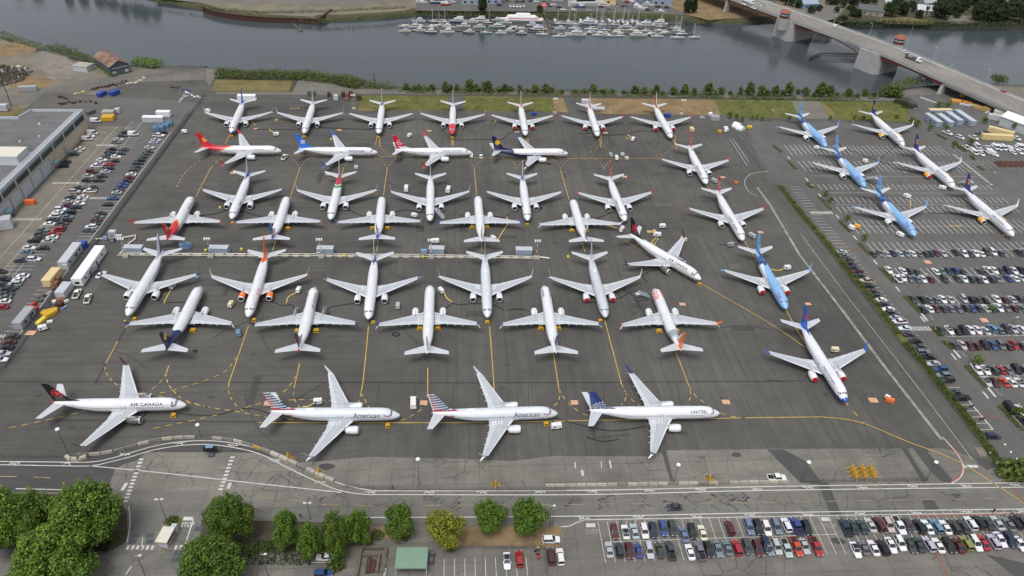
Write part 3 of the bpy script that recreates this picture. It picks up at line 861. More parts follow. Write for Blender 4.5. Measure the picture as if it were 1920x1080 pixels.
g = MB(); g.poly(near_land, 0, 0); g.poly(far_land, 0, 1); struct('ground', g, [M['asphalt'], M['dirt']])
g = MB()
for lo, hi in ((nw, nt_edge), (fwp, ft_edge)):
    up = hi; vs = []
    mid = [(a*.55+b*.45) for a, b in zip(lo, hi)]
    for a, m_, b in zip(lo, mid, up): vs += [(a.x, a.y, SEA-1.2), (m_.x+rnd.uniform(-.6,.6), m_.y+rnd.uniform(-.8,.8), -1.1+rnd.uniform(-.4,.4)), (b.x, b.y, 0)]
    fs = []
    for i in range(len(lo)-1):
        a = 3*i; q = [(a, a+3, a+4, a+1), (a+1, a+4, a+5, a+2)]
        fs += [x[::-1] for x in q] if lo is nw else q
    g.add(vs, fs, 0)
struct('river_bank', g, [M['bank']])
m, nt, b = newmat('river_water')
b.inputs['Base Color'].default_value = (*lin((64, 71, 73)), 1); b.inputs['Roughness'].default_value = .1; b.inputs['IOR'].default_value = 1.33
pos = gridpos(nt)
h = math_(nt, 'ADD', math_(nt, 'MULTIPLY', noise(nt, pos, .9, 4, .6, (.6, 1.2, 1)), .5), noise(nt, pos, .07, 3, .5))
bp = nt.nodes.new('ShaderNodeBump'); bp.inputs['Strength'].default_value = .35; bp.inputs['Distance'].default_value = .25
nt.links.new(h, bp.inputs['Height']); nt.links.new(bp.outputs[0], b.inputs['Normal'])
nt.links.new(ramp(nt, noise(nt, pos, .012, 3, .6, (.5, 1.6, 1)), (.35, .65, .06, .2)), b.inputs['Roughness'])
g = MB(); g.poly([(-WX, 100), (WX, 100), (WX, WX), (-WX, WX)], SEA); struct('river', g, [m])

ZL = [0.004]
def sheet(name, px, matname, up=None, raw=False, sm=0):
    ZL[0] += .004
    P = px if raw else gp(px)
    if sm: P = spline(P+[P[0]], sm)[:-1]
    g = MB(); g.poly(P, up or ZL[0]); return struct(name, g, [M[matname]])
sheet('dirt_yard', [(-60,30),(0,72),(60,96),(100,108),(170,121),(250,128),(310,131),(384,132),(384,134),(318,150),(262,154),(230,160),(175,178),(120,190),(60,205),(25,217),(0,222),(-60,240),(-300,260),(-300,20)], 'dirt')
sheet('dirt_road', [(384,128),(384,150),(330,152),(262,152),(190,170),(120,183),(60,195),(0,204),(-60,212),(-60,190),(0,182),(100,162),(180,146),(230,140),(300,132)], 'gravel')
sheet('concrete_pad', [(41,111),(92,90),(112,97),(128,108),(123,112),(66,124)], 'concrete_old')
sheet('concrete_pad', [(67,124),(128,111),(150,126),(185,138),(168,147),(105,160),(82,150),(95,140)], 'concrete_old')
sheet('concrete_pad', [(-20,168),(10,152),(34,178),(-10,182)], 'concrete_old')
sheet('dry_grass_patch', [(18,160),(60,143),(100,150),(95,160),(40,172)], 'brown', sm=3)
sheet('dry_grass_patch', [(0,84),(40,78),(70,92),(40,100),(0,104)], 'brown', sm=3)
sheet('grass_strip', [(0,212),(60,198),(115,184),(160,167),(162,172),(118,190),(60,205),(25,217),(0,224)], 'drygrass')
sheet('car_park_paving', [W(-143.2, 405), W(-230, 420), W(-230, 100), W(-144.5, 100), W(-144.5, 185), W(-142.9, 255), W(-142.6, 335)], 'asphalt2', raw=True)
sheet('building_forecourt', [W(-166.5, 372), W(-184.5, 372), W(-183, 262), W(-182, 180), W(-165.5, 180)], 'concrete_old', raw=True)
sheet('concrete_strip', [(385,128),(408,131),(400,150),(392,160),(386,150)], 'concrete_old')
ZL[0] = .006
sheet('river_verge', [(400,141),(560,140),(640,150),(684,158),(760,171),(900,174),(1100,176),(1300,179),(1440,184),(1560,185),(1640,181),(1700,180),(1700,190),(1660,192),(1340,186),(1000,181),(700,178),(400,178)], 'bank')
sheet('gravel_path', [(405,172),(548,173),(562,146),(600,148),(622,154),(640,163),(665,167),(1000,171),(1340,175),(1700,183),(1702,190),(1340,183),(1000,178),(660,176),(640,178),(400,177)], 'gravel')
sheet('dry_lawn', [(404,148),(548,151),(541,172),(396,171)], 'drygrass')
for pts, mt in (([(676,179),(840,180),(842,208),(672,207)], 'grass'), ([(870,180),(1034,183),(1040,210),(868,208)], 'grass'), ([(1092,184),(1340,187),(1352,216),(1100,213)], 'brown'),
                ([(1035,183),(1056,184),(1066,211),(1041,210)], 'brown'), ([(1340,187),(1484,189),(1500,222),(1372,220),(1352,214)], 'grass'), ([(1484,189),(1536,190),(1560,224),(1500,222)], 'gravel'),
                ([(1536,190),(1700,192),(1706,214),(1702,229),(1562,224)], 'grass')):
    sheet('verge', pts, mt)
sheet('grass_stain', [(672,200),(700,196),(720,206),(672,208)], 'drygrass', sm=3); sheet('grass_stain', [(1536,190),(1560,205),(1572,224),(1556,224)], 'drygrass')
sheet('east_car_park', [(1395,228),(1560,229),(1700,232),(1712,186),(1702,183),(1640,182),(1700,176),(1780,168),(2100,180),(2400,260),(2400,900),(1925,905),(1897,897),(1838,830),(1774,748),(1692,645),(1628,563),(1455,346),(1440,340)], 'asphalt2')
sheet('river_side_yard', [(1690,170),(1745,165),(1800,168),(1770,176),(1700,179)], 'gravel')
sheet('river_side_yard', [(1850,162),(2050,166),(2100,200),(1960,190)], 'dirt')
ZL[0] = .066
sheet('concrete_apron', [(272,848),(440,848),(475,850),(560,868),(600,865),(690,857),(885,861),(960,865),(1040,855),(1215,856),(1245,845),(1440,842),(1690,841),(1735,841),(1770,841),(1800,850),(1825,858),(1850,861),(1880,881),(1925,900),
      (2300,890),(2300,1300),(-300,1300),(-300,922),(0,921),(198,926),(216,880)], 'concrete')
sheet('concrete_road', [(640,924),(1100,921),(1900,905),(2200,900),(2200,950),(1920,962),(1100,975),(960,990),(640,985),(480,960)], 'concrete2')
sheet('near_lot_paving', [(560,1038),(640,990),(860,1030),(1050,1030),(1062,990),(1110,977),(1920,966),(2200,955),(2200,1300),(500,1300)], 'concrete_dark')
sheet('asphalt_patch', [(-300,858),(0,862),(130,862),(170,866),(215,880),(200,925),(0,919),(-300,922)], 'asphalt3')
sheet('asphalt_patch', [(130,864),(240,846),(300,832),(390,824),(440,829),(490,842),(530,858),(500,854),(470,848),(272,847),(262,862),(200,880)], 'asphalt3')
for p in ([(1438,843),(1470,843),(1512,866),(1540,905),(1530,908),(1500,905)], [(1240,846),(1248,845),(1264,905),(1258,906)], [(1690,841),(1700,841),(1738,902),(1730,904)], [(1712,841),(1738,841),(1742,852),(1762,873),(1790,905),(1765,903),(1745,885)],
          [(1533,905),(1553,905),(1577,966),(1558,967)], [(1728,935),(1750,937),(1762,957),(1735,958)], [(1850,1040),(1920,1056),(1920,1080),(1900,1080)], [(1303,903),(1340,903),(1340,911),(1303,911)],
          [(1825,858),(1850,861),(1870,876),(1850,882),(1835,870)]):
    sheet('asphalt_patch', p, 'asphalt3')
sheet('concrete_patch', [(1826,838),(1845,840),(1852,856),(1838,857)], 'concrete_old')
sheet('asphalt_entry_road', [(240,1010),(262,925),(390,925),(400,985),(380,1010),(360,1090),(215,1090)], 'concrete2')
sheet('lawn_bed', [(378,975),(560,978),(640,982),(700,1003),(700,1020),(560,1035),(372,1036)], 'mulch')
sheet('grass_bed', [(-60,925),(215,928),(238,960),(240,1015),(205,1035),(60,1030),(-60,1028)], 'mulch')
sheet('dry_bed', [(860,988),(1052,988),(1050,1030),(1040,1024),(852,1026)], 'brown')
sheet('dry_bed', [(695,988),(742,990),(770,1004),(768,1012),(692,1010)], 'brown')
print('ZL', ZL)
# far shore surfaces
ZL[0] = .006
sheet('far_lot', [(596,12),(700,8),(765,-40),(300,-40),(290,-4),(380,6),(520,4)], 'gravel')
sheet('far_lot', [(778,20),(790,-30),(1300,-30),(1345,24),(1300,30),(1250,24)], 'asphalt2')
sheet('far_dry_ground', [(1240,6),(1345,-20),(1500,-20),(1470,26),(1330,38),(1290,28)], 'brown')
sheet('far_street', [(1500,32),(1600,-10),(1650,-10),(1570,36),(1520,42)], 'gravel')
sheet('far_green', [(1560,42),(1640,-40),(2300,-80),(2300,36),(1920,42),(1780,44),(1640,42)], 'bank')
sheet('far_dry_ground', [(1640,36),(1700,32),(1760,42),(1740,47),(1660,44)], 'drygrass')
sheet('far_dry_ground', [(1770,26),(1820,30),(1830,44),(1780,46)], 'concrete_old')
M['oil'] = mat('oil_and_rubber', (66, 65, 63), .6, var=.15)
M['worn'] = mat('faded_lettering', (140,139,135), .85, var=.3, scale=.7)
# ---- painted markings (one sheet of paint per kind)
Z1 = .16
def marks(name, matname, items, z=Z1):
    g = MB()
    for it in items:
        pts, w = it[0], it[1]; dash = it[2] if len(it) > 2 else None
        P = gp(pts)
        if len(P) > 2: P = spline(P, 6)
        g.ribbon(P, w, z, 0, dash)
    return struct(name, g, [M[matname]])
D = (1.7, 1.5)
Y = [([(485,793),(870,793),(1110,789),(1480,783),(1560,784),(1620,795),(1700,828),(1800,868),(1920,945)], .34),
 ([(691,612),(682,705),(677,737)], .36), ([(677,737),(672,755),(655,768)], .32, D), ([(677,737),(685,752),(692,765)], .32, D),
 ([(918,612),(923,680),(927,738)], .36), ([(927,738),(932,752),(940,762)], .32, D), ([(802,690),(802,738)], .36), ([(802,738),(798,752),(790,765)], .32, D),
 ([(562,682),(553,722)], .36), ([(553,722),(551,745),(562,765)], .32, D), ([(555,705),(540,728),(518,745)], .32, D),
 ([(466,612),(429,720)], .36), ([(429,720),(430,740),(440,757),(456,772)], .32, D), ([(221,640),(202,676)], .36), ([(202,676),(197,690),(205,708),(228,730),(248,742),(290,748)], .32, D),
 ([(317,686),(312,700)], .36), ([(312,700),(300,718),(280,735)], .32, D), ([(312,700),(314,716),(325,733),(345,750),(390,764)], .32, D),
 ([(444,670),(425,695),(400,708),(360,722),(310,736),(270,742)], .32, D), ([(245,732),(290,742),(330,750),(380,762),(430,770),(470,777),(500,783)], .32, D),
 ([(17,803),(90,788),(162,771)], .32, D), ([(288,804),(380,785),(450,768),(500,755),(560,750),(620,752)], .32, D), ([(500,783),(560,788),(620,789)], .32, D),
 ([(750,790),(780,776),(800,758)], .32, D), ([(1037,660),(1048,730)], .36), ([(1048,730),(1049,745),(1044,757),(1032,768)], .32, D), ([(1048,730),(1062,752),(1090,775),(1132,788)], .32, D),
 ([(1133,598),(1165,720)], .36), ([(1165,720),(1173,738),(1172,750),(1165,760)], .32, D), ([(1172,736),(1185,750),(1200,762)], .32, D),
 ([(1267,660),(1290,720)], .36), ([(1290,720),(1295,740),(1290,758)], .32, D), ([(1292,726),(1306,745),(1330,762)], .32, D), ([(1350,775),(1370,781),(1400,785)], .32, D),
 ([(1305,527),(1440,605),(1515,656)], .35), ([(1172,452),(1222,481),(1305,528)], .35), ([(1470,575),(1502,632),(1560,720),(1583,752)], .35), ([(1583,752),(1600,772),(1622,796)], .4, (2.2, 2.6)),
 ([(1322,345),(1345,372),(1360,400)], .35), ([(1395,452),(1425,500),(1460,560)], .35),
 ([(470,290),(640,293),(870,296),(1080,298),(1240,297)], .35),
 ([(332,351),(345,327),(368,306),(400,293),(440,289)], .35, D), ([(367,370),(385,335),(400,310),(420,297)], .35), ([(400,310),(412,300),(430,296)], .26, D),
 ([(562,316),(544,372)], .34), ([(726,317),(719,367)], .34), ([(889,317),(894,366)], .34), ([(1051,320),(1067,375)], .34), ([(644,317),(640,330)], .34),
 ([(517,452),(511,470)], .34), ([(709,453),(706,472)], .34), ([(903,455),(903,473)], .34), ([(1091,455),(1097,473)], .34),
 ([(480,540),(472,560)], .3)]
for x in (562, 644, 726, 808, 889, 970, 1051, 1132):
    Y += [([(x,317),(x-8,304),(x-25,296),(x-44,294)], .26, D), ([(x,317),(x+9,304),(x+25,296),(x+42,294)], .26, D)]
for x, y in ((712,278),(850,276),(990,272),(1127,272),(1266,274)):
    Y += [([(x,y-20),(x,y-4)], .35), ([(x,y-4),(x-10,y+8),(x-26,y+16),(x-40,y+18)], .26, D), ([(x,y-4),(x+10,y+8),(x+22,y+16)], .26, D)]
for x, y in ((432,250),(570,250),(708,252),(848,253),(986,256),(1123,258),(1262,262)): Y.append(([(x,y),(x-2+(x-800)*.02,y+20)], .35))
marks('taxiway_marking', 'yellow', Y)
M['wyel'] = mat('faded_centre_line', (158,144,104), .85, var=.3, scale=.5)
marks('road_centre_line', 'wyel', [([(0,894),(60,895),(122,898)], .26, (4.5, 4.5)), ([(480,932),(560,940),(640,948),(1000,947)], .18, (4.5, 4.5)), ([(1000,947),(1400,943),(1920,934)], .16, (4.5, 4.5))])
bl1 = [(-100,865),(0,866),(110,867),(170,867),(205,861),(240,851),(290,837),(340,829),(390,827),(440,832),(490,844),(540,865),(600,893),(640,908),(690,919),(740,921),(1100,920),(1440,913),(1900,906),(2000,904)]
bl2 = [(-100,871),(0,872),(110,874),(170,874),(210,866),(245,857),(290,844),(340,836),(390,834),(440,840),(490,853),(540,878),(600,906),(640,921),(690,928),(740,928),(1100,928),(1440,920),(1920,914),(2000,912)]
Wh = [(bl1, .3), (bl2, .3), ([(168,874),(300,887),(480,907),(640,924)], .3), ([(645,971),(900,970),(1200,967),(1440,962),(1920,955)], .3),
      ([(1052,988),(1068,987),(1080,981),(1095,976),(1115,975),(1300,972),(1500,968),(1920,962)], .25), ([(30,917),(115,919)], .3), ([(242,950),(244,985),(238,1018)], .25), ([(236,1078),(247,1062)], .3), ([(265,1030),(268,1008)], .22),
      ([(348,1020),(363,974)], .3), ([(344,973),(362,973)], 1.1), ([(229,920),(238,906)], .9), ([(428,917),(432,906)], .9), ([(381,1016),(393,1016)], 1.4), ([(1099,985.5),(1116,985.5)], 1.2), ([(1540,974),(1557,974)], 1.2),
      ([(1807,875),(1833,875)], 1.0), ([(1091,882),(1093,893)], .7), ([(1143,864),(1146,879)], .4), ([(1078,867),(1079,879)], .3), ([(1127,865),(1128,879)], .2),
      ([(583,1055),(623,1055)], .2)]
for a, b, n in (((265,862),(236,940),13), ((436,858),(414,918),10)):
    for k in range(n):
        t = k/(n-1); x = a[0]+(b[0]-a[0])*t; y = a[1]+(b[1]-a[1])*t; Wh.append(([(x-4.2,y),(x+4.2,y)], .62))
for x0, n in ((240, 6), (330, 6)):
    for k in range(n): x = x0+k*9.2; Wh.append(([(x-1.6,1031),(x+1.8,1023)], .65))
marks('road_marking', 'white_line', Wh)
g = MB()
def walker(px, py, flip=1, s=1.0):
    c = G(px, py); f = flip*s
    for a, b, w in (((-1.3,.35),(-.5,0),.28), ((-.5,0),(.3,.05),.4), ((.3,.05),(1.2,.5),.26), ((.3,.0),(1.0,-.5),.26), ((-.4,.05),(.1,.55),.2), ((-.4,-.05),(-.9,-.5),.2)):
        g.ribbon([(c.x+a[0]*f, c.y+a[1]*s), (c.x+b[0]*f, c.y+b[1]*s)], w, Z1+.004)
    g.rbox((c.x-1.55*f, c.y+.1), .5, .4, Z1, Z1+.004)
for k, p in enumerate([(25,869),(127,869),(232,853),(338,832),(434,836),(518,864),(598,905),(697,924),(802,924),(906,924),(1010,923),(1112,922),(1215,921),(1316,919),(1417,918),(1517,915),(1615,915),(1713,913),(1810,912),(1905,910),
    (1093,973),(1199,971),(1304,970),(1408,967),(1512,966),(1615,964),(1716,963),(1816,961),(1915,959)]): walker(p[0], p[1], 1 if k % 2 else -1)
def ground_text(body, size, px, py, rz, st=1.0):
    vs, fs = text_geo(body, size, .03); c = G(px, py); a, b = math.cos(rz), math.sin(rz)
    g.add([(c.x+x*a-y*st*b, c.y+x*b+y*st*a, Z1+.004) for x, y, z in vs], fs)
ground_text('STOP', 1.4, 352, 985, AX, 1.4)
for px, py in ((1745,596),(1806,665),(1871,737)):
    c = GUV(px-12, py-1); g.ribbon([W(c[0], c[1]+2.2), W(c[0], c[1]-2.2)], .8, Z1+.004)
struct('painted_symbols', g, [M['white_line']])
g = MB(); ground_text('STOP', 1.45, 1110, 998, AX, 1.3); ground_text('STOP', 1.45, 1556, 987, AX, 1.3)
for px, py in ((1745,596),(1806,665),(1871,737)): ground_text('STOP', 1.3, px, py, AX-R(90), 1.2)
struct('worn_lettering', g, [M['worn']])
# dark seams, drains and old concrete strips on the apron
T = [([(0,716),(480,717),(960,718),(1440,715),(1510,714)], .25), ([(90,789),(480,791)], .2), ([(178,720),(235,615)], .25), ([(1440,713),(1470,716)], .3), ([(590,330),(700,335)], .15), ([(1120,323),(1290,327)], .12), ([(1180,815),(1100,823)], .2)]
for k in range(10): T.append(([(640+k*70,717+k*0.3),(632+k*72,790)], .12))
marks('pavement_seam', 'tar', T, Z1-.01)
cr = []
rc = random.Random(3)
for x0, x1, y0, y1, n in ((690,880,930,958,16),(1070,1180,930,945,12),(1200,1420,925,948,34),(560,650,920,940,7),(500,560,880,915,6),(1770,1800,925,938,6)):
    for k in range(n):
        x, y = rc.uniform(x0, x1), rc.uniform(y0, y1); P = [(x, y)]
        for j in range(rc.randint(2, 4)): x += rc.choice((-12,-7,7,12))*rc.uniform(.5,1); y += rc.choice((-8,-5,5,8))*rc.uniform(.4,1); P.append((x, max(924, min(y, 964)) if y0 > 920 else y))
        cr.append(P)
g = MB()
for P in cr: g.ribbon(gp(P), .16, Z1-.008)
struct('crack_sealing', g, [M['tar']])
g = MB(); P = gp([(1395,335),(1420,352),(1444,385),(1500,480),(1575,577),(1660,690),(1766,826)]); g.ribbon(P[1:], 1.1, Z1-.012); struct('concrete_strip', g, [mat('worn_concrete_strip', (140,137,129), .9, var=.45, scale=.35)])
marks('worn_marking', 'thin_line', [([(1440,322),(1410,326),(1396,340),(1404,360),(1420,368)], .2), ([(1500,437),(1580,545),(1700,700),(1785,812),(1822,862)], .13), ([(1440,320),(1900,322)], .01),
    ([(480,483),(490,483)], .2)])
marks('red_marking', 'red_line', [([(1773,826),(1795,850),(1803,870),(1800,890),(1783,905)], .4), ([(1710,969),(1920,963)], .3), ([(1752,1032),(1777,1080)], .35), ([(1830,780),(1875,782)], .25), ([(1900,915),(1922,945)], .3), ([(1570,464),(1622,470)], .3)])
marks('white_curve', 'white_line', [([(1767,820),(1783,838),(1797,856),(1806,878),(1800,896),(1782,908)], .28)], Z1+.01)
M['plate'] = mat('dark_road_plate', (70,74,82), .7)
for px, py in ((255,1005),(281,1005),(249,1016),(281,1016),(373,992),(333,1038),(361,1037),(330,1050),(360,1050)):
    c = GUV(px, py); sheet('speed_table', [W(c[0]-.9,c[1]-.7), W(c[0]+.9,c[1]-.7), W(c[0]+.9,c[1]+.7), W(c[0]-.9,c[1]+.7)], 'plate', up=Z1-.006, raw=True)
for p, r in (((612,875),2),((680,271),4),((395,745),1.2),((1380,853),1.6),((1330,895),1.2),((1282,812),1.4),((190,880),2.2),((1570,1015),2),((1490,1000),2)):
    c = G(*p); sheet('oil_stain', [(c.x+r*math.cos(a/9*6.283)*rc.uniform(.7,1.4), c.y+.6*r*math.sin(a/9*6.283)*rc.uniform(.7,1.2)) for a in range(9)], 'oil', up=Z1-.005, raw=True)
rp = random.Random(17)
M['patch_d'] = ground_mat('dark_repair', (74, 73, 70), (64, 63, 61), contrast=.3); M['patch_l'] = ground_mat('pale_repair', (96, 95, 91), (84, 83, 80), contrast=.5)
for k in range(34):
    u = rp.uniform(-138, 132); v = rp.uniform(165, 395); a = rp.uniform(2, 11); b_ = rp.uniform(1.2, 4.5)
    if rp.random() < .5: a, b_ = b_, a*1.4
    sheet('pavement_patch', [W(u,v), W(u+a,v), W(u+a,v+b_), W(u,v+b_)], 'patch_d' if k % 3 else 'patch_l', up=Z1-.05-k*.002, raw=True)
g = MB()
for k in range(70):
    u = rp.uniform(-135, 128); v = rp.uniform(158, 395); r = rp.uniform(.3, 1.0)
    c = W(u, v); n = 9; P = [(c.x+r*math.cos(q*.7)*rp.uniform(.6,1.3), c.y+r*.8*math.sin(q*.7)*rp.uniform(.6,1.3)) for q in range(n)]; g.poly(P, Z1-.02)
struct('oil_spots', g, [M['oil']])
g = MB()
for k in range(26):
    u = rp.uniform(-120, 110); v = rp.uniform(160, 390); a = rp.uniform(0, 6.28); P = []; r = rp.uniform(14, 40); t0 = rp.uniform(0, 6)
    for q in range(9): P.append(W(u+r*math.cos(t0+q*.09), v+r*math.sin(t0+q*.09)))
    g.ribbon(P, .28, Z1-.024)
struct('tyre_marks', g, [M['oil']])
# ---- parking bay lines
g = MB()
def bays(u0, u1, v0, v1, step, slant=0, zz=Z1, w=.13, along='u'):
    "lines across v0..v1 every step along u (or the other way round)"
    n = int(abs(u1-u0)/step+.5)
    for i in range(n+1):
        a = u0+(u1-u0)*i/n
        if along == 'u': g.ribbon([W(a, v0), W(a+slant, v1)], w, zz)
        else: g.ribbon([W(v0, a), W(v1, a+slant)], w, zz)
ub = GUV(1121, 980); ue = GUV(1560, 1056)
bays(36.9, 36.9+2.51*25, 120.6, 108.4, 2.51); g.ribbon([W(38, 114.4), W(99.5, 114.4)], .13, Z1)
bays(102.3, 102.3+2.51*24, 120.6, 108.4, 2.51); g.ribbon([W(103.5, 114.4), W(165, 114.4)], .13, Z1)
bays(-3.5, 17, 110.9, 105.5, 2.7); bays(-31, -22, 106.0, 105.9, 3)
# left car park: double row and fence row
for i in range(76):
    v = 180+i*2.62
    if 296 < v < 299.5: continue
    g.ribbon([W(-168.6, v), W(-158.6, v)], .16, Z1)
    if v < 360: g.ribbon([W(-151.4, v), W(-146.2, v)], .16, Z1)
g.ribbon([W(-163.6, 180), W(-163.9, 378)], .14, Z1+.004); g.ribbon([W(-168.9, 180), W(-169.2, 378)], .16, Z1+.004)
g.ribbon([W(-174.0, 180), W(-174.4, 372)], .16, Z1); g.ribbon([W(-146.0, 180), W(-145.6, 365)], .22, Z1+.004)
for v, a, n in ((277.5, -183.5, 12), (309.5, -180, 11), (349, -176, 8), (295.6, -163, 16), (201, -160, 13)):
    for k in range(n): g.ribbon([W(a+k*1.05, v-.9), W(a+k*1.05, v+.9)], .5, Z1+.008)
# east car park
for v0, v1 in ((355.8,344),(336.6,324.6),(311,305.6),(298,292.6),(289.4,283.4),(277,265.6),(258.2,246.2),(238.7,228.2),(219,208.2),(200.2,195),(191.8,186.6),(179.4,168.2),(161,150)):
    bays(175.6, 262, v0, v1, 2.74, 0, Z1, .24)
    if v0-v1 > 8: g.ribbon([W(176, (v0+v1)/2), W(262, (v0+v1)/2)], .12, Z1+.004)
for v in (319.8, 302.4, 291.0, 194.9): g.ribbon([W(176, v), W(262, v)], .15, Z1+.004)
for i in range(60):
    v = 150+i*2.68
    if 196 < v < 202.5: continue
    g.ribbon([W(160.2, v), W(165.5, v)], .17, Z1)
for v, a, n in ((199.5, 163.5, 12), (283.5, 161.5, 10)):
    for k in range(n): g.ribbon([W(a+k*1.05, v-1.2), W(a+k*1.05, v+1.2)], .5, Z1+.008)
for v in (340, 316, 300, 280, 262, 243, 224, 205, 184, 165): g.ribbon([W(172.2, v+1.6), W(172.2, v-1.6)], .6, Z1+.004)
bays(268, 330, 356.5, 346.5, 2.9); bays(268, 330, 339, 329, 2.9)
for k in range(22): g.ribbon([W(264.2, 345-k*1.6), W(265.8, 345-k*1.6)], .7, Z1+.004)
for k in range(14): c = GUV(1727+k*3.2, 183+k*1.15); g.ribbon([W(c[0]-.6, c[1]-.6), W(c[0]+.6, c[1]+.6)], .9, Z1+.004)
g.ribbon([W(164.8, 165), W(165.4, 150)], .35, Z1+.004)
struct('parking_lines', g, [M['thin_line']])
g = MB()
for (a0, a1, v0, v1) in ((-163.4,-158.8,297,300.5),(-168.4,-163.8,333,336),(-163.4,-158.8,333,336)):   # hatched no-parking boxes
    for k in range(7): g.ribbon([W(a0+(a1-a0)*k/7, v0), W(a0+(a1-a0)*(k+1)/7, v1)], .2, Z1+.012)
struct('hatched_marking', g, [M['yellow']])
# ================================================================ CARS
CC = {'W': ('white', (214,215,216)), 'S': ('silver', (168,172,176)), 'G': ('grey', (104,107,112)), 'D': ('dark grey', (58,62,66)), 'K': ('black', (28,30,33)),
      'N': ('navy', (34,42,66)), 'B': ('blue', (48,70,122)), 'L': ('light blue', (96,128,158)), 'R': ('red', (150,38,44)), 'M': ('maroon', (80,34,40)),
      'T': ('teal grey', (100,122,124)), 'E': ('dark green', (48,60,54)), 'C': ('cream', (214,208,188)), 'O': ('orange', (178,66,42)), 'Y': ('lime green', (120,138,62)), 'U': ('steel blue', (104,118,136)), 'P': ('beige', (178,168,152))}
CK = {'s': 'sedan', 'u': 'suv', 'p': 'pickup', 'v': 'van', 'h': 'hatchback'}
# lower body: stations (x, half width, z low, z top); cabin: (x base rear, x roof rear, x roof front, x base front, z base, z roof, half width base, half width roof)
CARS = {
 's': ([(-2.35,.72,.38,.72),(-2.28,.84,.24,.86),(-1.75,.91,.2,.93),(-1.0,.925,.2,.93),(.75,.925,.2,.91),(1.5,.9,.2,.80),(2.1,.82,.24,.69),(2.32,.66,.36,.58)], (-1.78,-.98,.12,.95,.9,1.42,.86,.66), 1.42, .33),
 'h': ([(-2.05,.78,.38,.8),(-1.98,.86,.24,.92),(-1.3,.9,.2,.95),(.75,.9,.2,.93),(1.4,.88,.2,.84),(1.95,.8,.24,.72),(2.12,.66,.36,.6)], (-1.98,-1.6,.15,1.0,.92,1.5,.84,.68), 1.28, .33),
 'u': ([(-2.3,.8,.42,.9),(-2.22,.92,.3,1.02),(-1.3,.96,.26,1.06),(.85,.96,.26,1.04),(1.55,.94,.26,.98),(2.2,.87,.3,.84),(2.38,.74,.42,.72)], (-2.2,-1.9,.3,1.15,1.02,1.72,.9,.74), 1.42, .38),
 'p': ([(-2.85,.84,.5,1.0),(-2.8,.96,.4,1.06),(-.75,.98,.36,1.06),(-.7,.98,.34,1.08),(1.15,.98,.34,1.08),(1.9,.96,.34,1.06),(2.6,.9,.38,.92),(2.8,.78,.5,.8)], (-.85,-.6,.75,1.45,1.05,1.82,.92,.76), 1.75, .41),
 'v': ([(-2.6,.88,.45,1.1),(-2.55,.98,.32,1.2),(1.0,.99,.3,1.2),(1.7,.97,.3,1.1),(2.35,.9,.34,.88),(2.55,.76,.45,.7)], (-2.55,-2.45,1.15,2.0,1.15,2.12,.95,.82), 1.6, .36),
}
